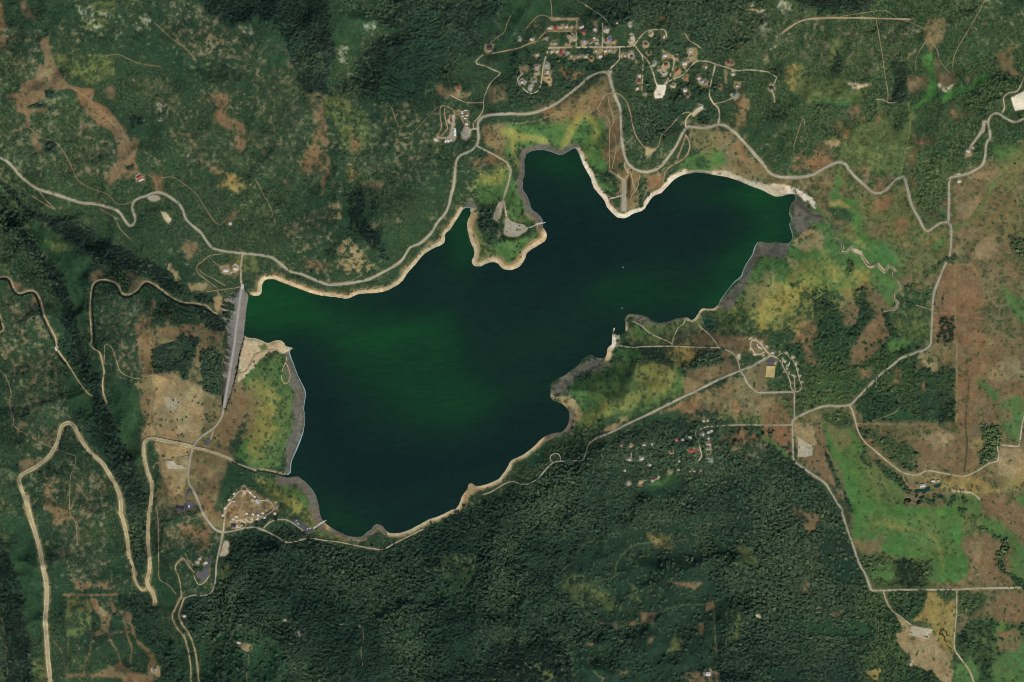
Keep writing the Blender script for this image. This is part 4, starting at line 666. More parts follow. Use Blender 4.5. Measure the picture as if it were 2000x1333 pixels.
# ------------------------------------------------------------------ roads, tracks, pads (data)
# (name, width in grid units, surface, path, label)
ROADS = [
 ('camp_track', 1.3, 'pale', 'CG: 1180,1000 1230,968 1270,960 1290,992 1330,1002 1350,962 1380,992 1420,1002 1455,972 1440,930', 'pale curled track between the lower campsites'),
 ('camp_track', 1.3, 'pale', 'CG: 1210,1082 1250,1090 1260,1065 1320,1040', 'short pale track below the camp store'),
 ('camp_track', 1.3, 'pale', 'EC: 1110,600 1130,500 1125,560 1165,580 1150,610', 'pale campsite spur in the wooded campground'),
 ('camp_track', 1.3, 'pale', 'EC: 1250,580 1240,640 1200,700 1210,760', 'pale inner spur of the wooded campground'),
 ('camp_track', 1.6, 'pale', 'EC: 600,230 620,290 680,330 700,310', 'pale strip inside the open campground loop'),
 ('camp_track', 1.4, 'grav', 'SC: 440,690 460,740 500,790 560,760 600,700', 'pale ring path of the group site'),
 ('camp_track', 1.3, 'grav', 'SC: 350,460 380,520 440,580', 'thin path in the group site trees'),
 ('track', 1.5, 'sand', '21: 235,150 228,190 205,235 195,300 212,345 240,348 262,295 250,235 230,195', 'teardrop sandy loop on the west beach'),
 ('track', 1.4, 'grav', '21: 0,130 60,110 130,100', 'sandy track behind the beach point'),
 ('highway', 4.54, 'asph', '00: -240,1060 0,1205 60,1240 110,1290 140,1330 | 10: 170,70 280,150 400,190 520,225 620,260 740,272 830,295 890,315 930,350 960,400 990,435 1020,430 1038,400 1030,350 1015,300 1025,255 1070,225 1130,205 1190,182 1250,190 1320,230 1380,280 1405,330 1425,385 1480,440 1540,490 1580,550 1620,600 1680,625 1780,640 1860,648 | 11: 0,658 110,675 180,720 260,785 340,805 440,845 540,885 600,888 680,880 800,862 880,840 960,800 1050,750 1120,695 1180,605 1250,575 1310,525 1350,480 1390,410 1450,340 1480,270 1495,200 1515,130 1522,40 | 01: 1525,1320 1535,1240 1570,1195 1640,1165 1690,1120 1705,1060 1700,990 1710,930 1770,895 1850,885 1960,880 | 02: 100,880 200,860 330,805 420,740 520,660 590,600 660,568 715,565 740,590 755,650 775,720 800,780 825,840 828,920 835,1060 850,1160 875,1240 920,1290 990,1318 1060,1315 1130,1280 1200,1200 1260,1110 1310,1010 1345,975 1400,980 1460,985 1520,975 1570,962 1630,970 1700,1020 1780,1100 1860,1190 1930,1270 | 13: 0,20 40,50 110,65 250,65 350,45 | 03: 370,1325 450,1280 520,1250 570,1250 610,1285 | 13: 610,0 660,60 740,130 790,175 840,190 890,170 950,115 1000,70 1040,70 1055,120 1075,200 1100,290 1150,380 1190,460 1220,478 1260,455 1320,415 1380,410', 'winding two lane highway along the north shore of the lake'),
 ('valley_road', 3.86, 'asph', '03: 2300,900 2100,900 1960,910 1890,940 1820,920 1750,875 1700,890 1675,940 1690,1050 1660,1110 1650,1220 1620,1280 1520,1333 | 13: 1440,60 1385,80 1382,200 1378,380 1395,450 1398,550 1385,660 1340,760 1300,860 1265,960 1255,1080 1250,1200 | 23: 1245,0 1240,50 1200,90 1100,125 1010,160 950,210 850,290 750,390 650,495 620,515 540,525 450,520 360,545 280,580 200,625 185,660 188,750 190,850 195,930 230,970 330,1040 430,1110 480,1180 530,1270 | 33: 555,0 590,120 630,230 660,320 700,430 740,500 770,580 785,625', 'pale valley road running south past the fields east of the lake'),
 ('farm_road', 2.95, 'grav', '33: 785,630 900,627 1100,622 1300,622 1440,620 1600,612 1800,608 2300,600', 'straight east west farm road at the lower right'),
 ('farm_road', 2.46, 'grav', '33: 1440,622 1440,760 1430,900 1422,1060 1450,1120 1510,1200 1550,1270 1600,1420', 'narrow farm road turning south off the straight farm road'),
 ('farm_road', 2.62, 'grav', '23: 625,520 640,550 660,610 690,720 740,800 800,850 880,920 980,1000 1040,1035 1130,1050 1200,1022 1240,1018 1330,1035 1470,1058 1530,1050 1600,1015 1680,965 1750,945', 'ranch road curving past the white barns to the tan pad'),
 ('farm_road', 2.79, 'grav', '23: 1750,950 1760,900 1752,830 1800,822 1900,830 1920,800 1945,640 2000,480 2100,400', 'farm road around the tan field at the right edge'),
 ('park_road', 2.95, 'asph', '01: 1692,1125 1760,1160 1850,1205 1920,1250 1950,1310 | 11: 1955,0 1935,100 1910,180 1892,245 | PK: 420,330 440,440 460,540 470,600', 'park road down the peninsula to the boat ramp'),
 ('village_road', 2.56, 'grav', '02: 735,565 750,535 800,490 820,450 820,375', 'short lane joining the highway to the village street'),
 ('village_road', 2.56, 'grav', '02: 280,378 400,376 600,374 820,372 930,365', 'straight east west street of the village'),
 ('village_road', 2.24, 'dirt', '02: -160,420 0,390 60,375 120,350 190,325 230,280 270,255 340,252 490,255', 'upper village lane curving in from the west'),
 ('village_road', 4.00, 'dirt', '02: 300,160 400,160 510,158', 'wide yellow dirt strip above the village'),
 ('village_road', 3.52, 'dirt', '02: 495,160 490,220 490,262', 'short wide dirt street beside the red roofed house'),
 ('village_road', 2.08, 'grav', '02: 490,265 488,372', 'lane from the dirt street down to the village street'),
 ('village_road', 1.76, 'grav', '02: 690,190 690,260 690,370', 'narrow lane north of the village street'),
 ('village_road', 2.08, 'grav', '02: 280,380 260,440 240,510 225,620 210,690 180,715 140,725 100,700 45,640 45,610 80,570', 'lane looping south through the western houses'),
 ('village_road', 2.24, 'grav', '02: 930,365 960,320 1010,265 1060,245 1150,240 1175,270 1175,300', 'hillside lane climbing north east from the village street'),
 ('village_road', 2.08, 'grav', '02: 940,365 980,420 1030,470 1060,530 1080,580 1095,640', 'lane running down to the bare tan house pad'),
 ('village_road', 1.60, 'grav', '02: 980,420 998,470 995,600 990,700', 'thin drive branching west of the bare pad lane'),
 ('village_road', 1.92, 'grav', '02: 1160,660 1200,600 1230,520 1235,470 1220,440', 'drive from the bare pad up to the bluish roofed house'),
 ('village_road', 2.08, 'grav', '02: 1160,660 1220,620 1300,585 1340,545 1390,490 1420,475 1500,480 1570,505 1650,530 1720,550 1820,545 1960,560 | 03: 0,565 60,600', 'eastern village lane with a pale sandy surface'),
 ('village_road', 1.92, 'grav', '03: 60,600 40,650 15,680 40,740 45,790', 'drive to the dark roofed house at the lane end'),
 ('village_road', 2.56, 'grav', '02: 1550,510 1530,600 1510,680 1508,740 1540,800 1570,825 1585,880 1575,950', 'gravel lane down from the eastern village to the highway'),
 ('village_road', 1.76, 'grav', '02: 1545,800 1620,785 1690,750 1720,710', 'curving drive to the pale green roof'),
 ('hill_road', 1.65, 'grav', '01: 1670,990 1665,950 1720,890 1745,830 1742,790 1760,720 1800,640 1870,570 1830,550 1750,515 1690,500 1685,480 1740,430', 'narrow hill lane zigzagging up to the round knoll house'),
 ('hill_road', 1.35, 'grav', '01: 1740,795 1620,795 1540,765 1490,735', 'drive to the red roofed hillside house'),
 ('hill_road', 1.35, 'dirt', '01: 1800,335 1840,300 1900,260 1920,200 1950,130', 'dirt track climbing behind the knoll house'),
 ('storage_road', 2.08, 'dirt', 'M: 430,640 380,580 300,535 220,520 180,560 180,700 205,860 190,930 130,1030', 'outer loop of the boat storage yard'),
 ('storage_road', 2.08, 'dirt', 'M: 260,560 260,700 300,870 300,930 200,1040', 'inner loop of the boat storage yard'),
 ('storage_road', 2.24, 'grav', 'M: 120,1050 200,1080 280,1070', 'link from the white barn to the storage apron'),
 ('storage_road', 2.72, 'grav', 'M: 830,930 770,920 700,945', 'entrance of the boat storage yard'),
 ('storage_road', 1.92, 'dirt', 'M: 430,670 500,680 560,770 620,880', 'diagonal lane inside the boat storage yard'),
 ('camp_road', 2.10, 'dirt', 'PN: 265,20 200,30 150,60 110,140 90,190 140,240 190,270 215,350 215,420 210,600 215,800', 'western campground loop on the point'),
 ('camp_road', 1.95, 'dirt', 'PN: 195,50 205,130 240,230 250,320 215,400', 'second campground lane on the point'),
 ('camp_road', 1.80, 'dirt', 'PN: 225,420 270,480 280,600 260,700 240,800', 'third campground lane on the point'),
 ('camp_road', 2.40, 'grav', 'PN: 215,820 290,870 360,915', 'lane from the campground to the launch strip'),
 ('camp_road', 2.10, 'grav', 'PN: 375,740 365,770 390,810 405,850 395,890 370,915', 'access from the highway to the launch strip'),
 ('camp_road', 1.65, 'dirt', 'PN: 390,780 430,840 460,960 480,1010 440,1090 430,1150', 'picnic track on the point'),
 ('camp_road', 1.50, 'dirt', 'PN: 530,850 510,980 470,1060', 'short picnic spur from the highway'),
 ('camp_road', 1.50, 'dirt', 'PN: 540,1170 580,1080 620,1010 690,985', 'beach track near the red soil'),
 ('camp_road', 2.10, 'dirt', 'PN: 770,960 790,860 800,820 880,760 980,700 1030,640 1050,560 1020,470 1000,450', 'looping lane by the east beach'),
 ('camp_road', 1.95, 'dirt', 'PN: 1005,460 960,590 900,740', 'straight lane of the east beach loop'),
 ('hill_road', 1.80, 'dirt', 'PN: 270,20 330,50 390,120 430,240 450,350 490,470 540,540 590,600', 'track descending to the bare overlook'),
 ('hill_road', 1.80, 'dirt', 'PN: 670,600 720,570 745,480 770,440 860,350 960,240 1050,215', 'track from the overlook to the group lot'),
 ('camp_road', 2.25, 'grav', 'PN: 1005,370 1010,290 1060,230', 'lane into the group lot'),
 ('track', 1.30, 'dirt', '13: 230,70 270,120 300,150', 'short spur to a small turning circle above the sandy shore'),
 ('dam_road', 2.79, 'grav', 'DM: 835,360 815,450 805,560 805,680 815,790', 'road from the highway to the north end of the dam'),
 ('track', 1.73, 'dirt', 'DM: 580,370 480,385 395,400 300,480 240,520 230,590 270,650 350,710 430,770 490,820 505,880 545,940 550,1020 535,1100 520,1170', 'tan track winding below the dam'),
 ('track', 1.73, 'dirt', 'DM: 810,800 700,825 600,835 490,850 360,865', 'straight tan track from the dam end westwards'),
 ('track', 1.15, 'dirt', 'DM: 395,410 440,470 520,520', 'short drive to the long white maintenance shed'),
 ('track', 1.44, 'dirt', 'DM: 260,580 330,640 420,680 500,730 600,790', 'faint bench track above the spillway'),
 ('canal_road', 2.59, 'sand', '10: 1690,1120 1640,1100 1580,1050 1500,1030 1400,1022 1300,975 1210,905 1130,862 1090,880 1050,930 990,965 945,955 910,890 860,862 780,850 720,880 700,960 692,1100 700,1200 705,1333 | 20: 690,40 715,80 770,115 790,200 800,260 785,350 790,420 815,500', 'tan bank road hugging the canal below the dam'),
 ('canal_road', 2.45, 'sand', '10: -160,860 0,835 50,828 90,850 120,920 160,955 220,935 270,940 310,1000 345,1120 380,1200 420,1280 430,1333 | 20: 430,40 450,110 500,180 540,240', 'tan bank road beside the upper west canal'),
 ('canal_road', 1.58, 'sand', '20: 540,240 590,320 640,390 700,450', 'thin road end dropping into the dark trees'),
 ('canal_road', 1.87, 'sand', '10: -60,1080 0,1110 30,1190 30,1240 -60,1280', 'bank road bend at the left edge'),
 ('cut_road', 6.45, 'sand', '20: 245,1380 200,1220 160,1090 190,1040 280,990 370,920 420,850 450,780 470,690 500,660 540,655 580,690 640,800 700,880 790,960 850,1060 900,1150 925,1230 930,1333 | 30: 920,20 950,120 975,260 985,370', 'broad tan cut road looping like a horseshoe on the west bench'),
 ('cut_road', 3.87, 'sand', '30: 985,370 1015,440 1030,540 1060,600 1095,630 1120,610', 'lower end of the horseshoe cut road'),
 ('cut_road', 7.74, 'sand', '20: 215,1200 235,1333 | 30: 250,100 300,260 340,440 365,580 365,700 355,850 365,1000 375,1150 390,1333 395,1500', 'broad tan cut road running straight down the left side'),
 ('cut_road', 6.45, 'sand', '20: 1480,835 1400,815 1250,785 1170,770 1120,785 1100,830 1110,930 1130,1030 1160,1100 1160,1200 1145,1333 | 30: 1140,20 1130,200 1135,300 1145,400 1140,480 1125,560 1140,610 1170,660 1185,730', 'tan cut road bending south from the bench by the dam road'),
 ('cut_road', 4.73, 'sand', '20: 1490,840 1600,865 1700,900 1780,935', 'tan cut road heading east to the creek mouth'),
 ('track', 1.44, 'dirt', '20: 810,55 800,200 795,280', 'side track south of the canal end'),
 ('track', 1.22, 'dirt', '20: 815,50 860,70 900,180 930,260 1000,300 1070,310 1200,280 1290,275 1300,330', 'thin track crossing the bench clearing'),
 ('track', 1.15, 'dirt', '20: -60,200 40,290 90,420 75,500 110,620 120,680 200,730 320,800 430,850 580,900', 'thin track across the western scrub'),
 ('track', 1.15, 'dirt', '20: 590,900 580,980 550,1060 545,1200 545,1333 | 30: 560,60 590,120 600,280', 'thin north south track on the horseshoe bench'),
 ('track', 1.87, 'dirt', '20: 1480,900 1200,960 1180,1000', 'faint track on the bare bench'),
 ('dam_road', 3.61, 'asph', '20: 1715,530 1700,600 1650,680 1570,740 1510,790 1480,840 1460,920 1445,1020 1450,1110 1490,1180 1530,1270 | 30: 1550,20 1600,100 1650,160 1710,185', 'grey park road from the dam south to the campground'),
 ('park_road', 2.30, 'asph', '20: 1635,715 1615,770 1600,800', 'short paved spur to a small lot'),
 ('dam_road', 2.62, 'sand', '20: 1720,530 1760,440 1800,340 1820,280 1880,260 1920,200 1960,130 | 21: 30,115 80,95 140,95', 'sandy road from the dam to the beach point'),
 ('park_road', 2.79, 'asph', '30: 1710,185 1680,320 1660,420 1650,560 1620,640 1570,665 1480,665 1410,690', 'park road running south past the gravel lot'),
 ('park_road', 2.79, 'asph', '30: 1715,185 1800,170 1880,145 | SC: 960,190 1060,165 1150,180 1220,205', 'park road along the edge of the south forest'),
 ('park_road', 2.13, 'asph', 'SC: 1200,170 1250,120 1330,85 1420,80 1500,110 1600,180 1650,220', 'park road curving to the paved boat launch lot'),
 ('camp_road', 2.40, 'grav', '30: 1710,180 1722,80 1728,0 | CG: 1000,850 1020,770 1090,680 1150,590 1220,510 1310,470 1400,500 1460,570 1560,640 1700,650 1770,710 1790,790 1740,840 1660,890', 'campground loop on the brown knoll'),
 ('camp_road', 1.95, 'grav', 'CG: 1660,900 1540,900 1400,920 1240,960 1080,990', 'inner lane of the knoll campground'),
 ('canal_road', 3.02, 'sand', '30: 1410,690 1390,740 1370,820 1400,890 1450,960 1490,1060 1510,1180 1525,1333 1530,1480', 'eastern of two tan roads leaving the bottom edge'),
 ('canal_road', 2.59, 'sand', '30: 1385,680 1345,760 1320,830 1350,910 1410,980 1440,1080 1460,1200 1465,1333 1480,1480', 'western of two tan roads leaving the bottom edge'),
 ('track', 1.87, 'sand', '30: 1390,690 1385,600 1370,520 1345,450 1380,395 1410,385 1450,440 1490,490', 'loop track west of the group site'),
 ('track', 1.44, 'dirt', '30: 1200,-20 1210,80 1212,200 1215,400 1218,540 1290,590 1350,660', 'long thin track parallel to the creek'),
 ('shore_trail', 2.08, 'grav', '31: 20,150 100,185 170,220 220,250 280,258 350,240 420,230 520,245 640,260 760,285 900,310 980,312 1060,270 1180,210 1280,160', 'pale gravel trail between the lake and the forest'),
 ('shore_trail', 1.76, 'grav', '21: 1740,1200 1800,1180 1900,1120 1960,1100 | 22: 30,1108 120,1120 205,1075', 'broken pale trail through the forest edge'),
 ('south_road', 3.77, 'asph', 'EC: 980,500 880,460 740,530 500,670 260,760 | 22: 1580,320 1400,410 1220,495 1050,580 900,650 760,720 640,770', 'straight diagonal road beside the south shore meadow'),
 ('south_road', 2.30, 'grav', '22: 640,770 590,810 565,870 545,930 500,940 370,945 320,955 280,985 240,1030 205,1075', 'narrow end of the south shore road'),
 ('south_road', 1.80, 'grav', '22: 325,955 295,940 295,905 320,888 350,888 368,910 370,940', 'small ring road in the trees by the shore'),
 ('south_road', 3.12, 'asph', 'EC: 260,770 330,880 390,1000 480,1100 580,1180 640,1200 900,1200 1200,1190 1340,1195', 'curved road south of the ball field'),
 ('south_road', 2.46, 'asph', '23: 200,420 200,520 200,620', 'straight link to the valley road junction'),
 ('south_road', 1.97, 'grav', '22: 1740,240 1730,190 1700,130 1640,95 1580,75 | 12: 1560,1333 1500,1260 1440,1210 1425,1180', 'lane curving to the small pond by the shore'),
 ('shore_track', 1.97, 'grav', '22: 1580,75 1400,72 1220,65 1000,68 930,75 800,58', 'straight gravel lane to the small harbour'),
 ('shore_track', 1.80, 'grav', '12: 930,1170 980,1195 1060,1260 1140,1300 1210,1330 | 22: 1225,60', 'thin track over the marshy point'),
 ('shore_track', 1.80, 'grav', '22: 1225,60 | 12: 1230,1310 1270,1220 1310,1190 1330,1150', 'thin track up to the narrow shore bar'),
 ('shore_track', 1.64, 'grav', '12: 1340,1160 1400,1165 1440,1110', 'sandy bar track beside the pond'),
 ('farm_road', 1.97, 'grav', '22: 1500,680 1700,668 1960,668 2140,668', 'straight lane into the wooded cabins'),
 ('cabin_road', 1.97, 'grav', 'SE: 1690,275 1580,310 1495,350 1480,400 1510,480 1540,590 1565,680 1580,750 1540,820 1480,880', 'lane between the wooded cabins'),
 ('cabin_road', 1.31, 'grav', 'SE: 440,700 430,800', 'short drive to a pale cabin in the trees'),
 ('camp_road', 1.80, 'grav', 'EC: 980,500 1060,560 1130,700 1210,850 1260,980 1280,1110 1340,1180', 'west lane of the wooded campground'),
 ('camp_road', 1.65, 'grav', 'EC: 1000,480 1080,420 1190,410 1240,490 1320,560 1370,660 1410,800 1450,950 1490,1080 1440,1170 1370,1180', 'east loop of the wooded campground'),
 ('camp_road', 1.35, 'grav', 'EC: 1215,830 1300,850 1340,900 1350,1050 1360,1180', 'middle lane of the wooded campground'),
 ('camp_road', 1.35, 'grav', 'EC: 1285,1010 1350,1010', 'short cross lane of the wooded campground'),
 ('camp_road', 2.40, 'grav', 'EC: 880,460 780,370 700,260 600,170 500,150 465,200 465,290 530,390 580,440 690,420 740,380', 'open campground loop by the creek'),
 ('ranch_drive', 2.4, 'grav', '33: 880,635 900,700 940,775 1000,820 1090,890', 'drive to the fenced pale pad'),
 ('ranch_drive', 1.48, 'dirt', 'RH: 280,130 290,260 350,400 450,500 570,560', 'drive curving to the white barn'),
 ('ranch_drive', 1.48, 'dirt', 'RH: 860,130 870,300 870,420', 'straight drive between the barns'),
 ('track', 1.44, 'grav', '13: 1250,1080 1200,1065 1130,1045', 'short spur to a small well pad'),
 ('ridge_road', 2.95, 'sand', '03: 80,280 160,220 240,175 330,155 520,150 800,152 1000,155 1080,160', 'pale ridge road along the top right hills'),
 ('track', 1.30, 'dirt', '03: 540,140 700,115 860,92 900,95 1000,155 1100,190 1200,240', 'faint upper track beside the ridge road'),
 ('track', 1.58, 'dirt', '03: 815,160 840,300 865,440 885,580 910,720 905,780', 'straight firebreak track running south'),
 ('track', 1.58, 'grav', '03: 820,770 870,770 920,795 965,790', 'track at the foot of the firebreak'),
 ('track', 1.30, 'dirt', '03: 1650,0 1610,90 1560,170 1510,260 1440,380 1410,470 1410,580', 'pale track descending the right hills'),
 ('track', 1.01, 'dirt', '03: 1200,320 1130,440 1120,540', 'thin ditch track left of the green draw'),
 ('track', 1.01, 'dirt', '03: 1230,310 1290,400 1310,480 1400,580', 'thin ditch track right of the green draw'),
 ('spur_road', 2.46, 'grav', '03: 1670,940 1640,940 1630,1000 1580,1080 1530,1150', 'drive to the hillside house at the upper right'),
 ('spur_road', 2.13, 'grav', '03: 1780,870 1800,830 1790,760 1830,720 1900,700 1960,590', 'loop road above the pale square pad'),
 ('track', 1.08, 'dirt', '01: 1040,825 1065,900 1095,980', 'short bare line on the slope'),
 ('track', 0.94, 'dirt', '01: 1205,1025 1300,920 1400,820', 'thin diagonal trail on the slope'),
 ('track', 1.01, 'dirt', '10: 560,0 600,90 700,150 830,200 900,270 990,265 1030,235', 'thin track on the slope above the highway'),
 ('track', 1.08, 'dirt', '10: 1240,70 1320,65 1400,110 1500,190 1560,280 1640,400 1690,425 1740,385', 'thin track looping to the hillside cabin'),
 ('track', 1.30, 'dirt', '10: 1200,180 1190,90 1140,50', 'drive to the hilltop house above the highway bend'),
 ('track', 1.08, 'dirt', '10: 770,310 880,375 920,460 1010,550', 'thin track below the highway'),
 ('track', 1.08, 'dirt', '10: 300,170 350,240 420,310 340,270 230,200', 'hairpin track below the highway at the left'),
 ('track', 0.94, 'dirt', '11: 0,80 60,200 110,290 150,420', 'thin pale trail down the mottled slope'),
 ('track', 0.86, 'dirt', '00: 1200,190 1330,310 1430,380 1510,470', 'thin trail over the upper left hills'),
 ('track', 0.86, 'dirt', '00: 820,440 920,430 1010,470 1100,500 1240,520', 'thin trail by the pale rock'),
 ('track', 1.01, 'dirt', '00: 230,980 330,1060 430,1090 500,1180 570,1320', 'thin trail below the brown clearing'),
 ('track', 0.86, 'dirt', '31: 810,900 830,980 810,1080 825,1200', 'thin trail in the south forest'),
 ('track', 1.15, 'grav', '02: 460,0 540,40 620,90 710,160 760,240', 'pale trail slanting down the wooded hill'),
 ('track', 1.15, 'dirt', '02: 305,150 300,60 290,0', 'thin firebreak above the village'),
 ('track', 1.30, 'dirt', '02: 300,155 240,130 190,140 150,180 110,230', 'curved track to a small clearing above the village'),
 ('track', 1.44, 'sand', '02: 1320,270 1350,320 1400,350 1440,380', 'short bare cut above the eastern houses'),
 ('track', 1.01, 'dirt', '03: 280,1000 260,920 190,1130', 'faint gully track'),
 ('track', 1.01, 'dirt', '33: 840,850 840,980 780,1030 820,1110 850,1230', 'thin track in the trees near the tan field'),
 ('track', 0.94, 'dirt', '13: 1040,790 1110,720 1200,640', 'faint field track'),
]
# pads and lots: (name, surface, polygon, label)
PADS = [
 ('parking_lot', 'asph', 'PK: 470,600 540,680 620,720 780,750 860,820 840,870 800,900 700,960 600,985 500,970 425,930 430,820 440,680', 'large grey fan shaped parking lot on the peninsula'),
 ('parking_lot', 'grav', 'PK: 385,320 410,340 400,430 350,570 330,650 310,695 260,680 215,640 230,560 280,430 320,350', 'long pale overflow lot on the peninsula'),
 ('parking_lot', 'tar', 'SC: 1490,90 1560,95 1640,140 1720,180 1735,215 1710,235 1660,220 1580,165', 'dark paved launch lot at the lake corner'),
 ('parking_lot', 'grav', 'SC: 765,320 800,310 822,345 805,400 815,440 790,475 740,480 715,470 735,440 750,380', 'pale gravel lot beside the forest'),
 ('parking_lot', 'tar', 'SC: 600,490 630,490 610,560 600,640 600,700 545,740 490,710 480,660 540,640 580,570', 'dark paved group site lot'),
 ('parking_lot', 'tar', 'EC: 790,590 900,510 970,540 940,600 880,650 800,665', 'dark paved lot beside the ball field'),
 ('ball_field', 'straw', 'EC: 785,668 965,670 940,900 760,890', 'square straw coloured ball field'),
 ('parking_lot', 'grav', 'EC: 180,420 260,430 240,540 200,500', 'small grey lot at the lane bend'),
 ('gravel_pad', 'grav', 'GP: 490,700 560,740 700,850 860,930 890,1180 700,1240 490,1220 520,1000 500,800', 'pale gravel stockyard pad'),
 ('gravel_pad', 'grav', 'FP: 430,350 900,430 800,650 380,545', 'fenced pale rectangular pad in the tan field'),
 ('gravel_pad', 'pale', 'NE: 930,190 1150,80 1400,100 1400,330 1000,400 960,290', 'pale square drill pad at the upper right'),
 ('gravel_pad', 'grav', 'NE: 470,560 520,560 500,740 440,790 320,930 280,1050 230,1030 280,940 380,820 450,680', 'wide grey drive of the hillside house'),
 ('launch_strip', 'asph', 'PN: 342,915 390,915 390,1240 340,1240', 'long paved launch strip on the point'),
 ('storage_apron', 'grav', 'M: 380,690 430,650 440,800 420,900 440,1000 450,1080 420,1150 250,1165 260,1090 340,1020 370,900', 'grey gravel apron of the boat storage yard'),
 ('storage_apron', 'grav', 'M: 600,880 650,880 710,940 700,1040 640,1110 560,1080 545,1000', 'eastern gravel apron of the boat storage yard'),
 ('gravel_pad', 'pale', 'V2: 650,830 700,900 830,900 820,1000 790,1110 650,1120 640,1020 680,950', 'bare pale house pad below the village lanes'),
 ('parking_lot', 'grav', 'PN: 1065,230 1150,150 1190,180 1080,260', 'narrow grey group lot'),
 ('gravel_pad', 'sand', '02: 1020,1130 1050,1140 1090,1150 1060,1180 1020,1195', 'bare overlook pad on the ridge'),
 ('gravel_pad', 'grav', '20: 1270,945 1330,940 1360,970 1425,980 1420,1000 1350,1005 1290,1000', 'oval grey yard on the bench'),
 ('parking_lot', 'tar', '20: 1580,775 1610,775 1600,825 1575,820', 'tiny paved lot by the cut road'),
 ('parking_lot', 'asph', '10: 1130,215 1180,200 1215,210 1230,235 1190,250 1145,240', 'roadside pullout at the highway bend'),
 ('parking_lot', 'tar', 'CG: 300,760 330,730 400,650 470,660 510,700 500,780 440,800 360,790', 'dark paved yard of the park office'),
 ('parking_lot', 'tar', 'CG: 440,450 480,470 460,520 410,530 380,640 360,620 375,530', 'paved spur to the park office'),
]
SURF = {'asph': (143, 139, 118), 'grav': (158, 149, 122), 'dirt': (134, 119, 90), 'sand': (152, 140, 104), 'tar': (76, 78, 81), 'straw': (176, 158, 104), 'pale': (205, 195, 168)}
SHOULD = {'asph': 'psoil', 'grav': 'psoil', 'dirt': 'soil', 'sand': 'psoil', 'tar': 'osoil', 'straw': 'osoil', 'pale': 'psoil'}
RP = []
for nm, w, sf, path, lab in ROADS:
    pts = catmull(P(path), 3.0)
    RP.append((nm, w, sf, pts, lab))
    s, D = stroke(SHOULD[sf], [tuple(p) for p in pts[::2]] + [tuple(pts[-1])], w + (5.0 if nm == 'cut_road' else 3.0 if nm == 'canal_road' else 1.6), soft=1.8, rag=2.4 if nm == 'cut_road' else 1.4, alpha=.6 if w > 1.8 else .35)
    CLR[s] = np.maximum(CLR[s], smooth(w / 2 + 1.3, w / 2 + 0.3, D))
PP = []
for nm, sf, pl, lab in PADS:
    pts = P(pl); PP.append((nm, sf, pts, lab))
    s, sd = poly_sd(pts, 12)
    apply(SHOULD[sf], s, smooth(-3.5, 0, sd + EDGE[s] * 1.5), .8)
    CLR[s] = np.maximum(CLR[s], smooth(-2.5, -1, sd))
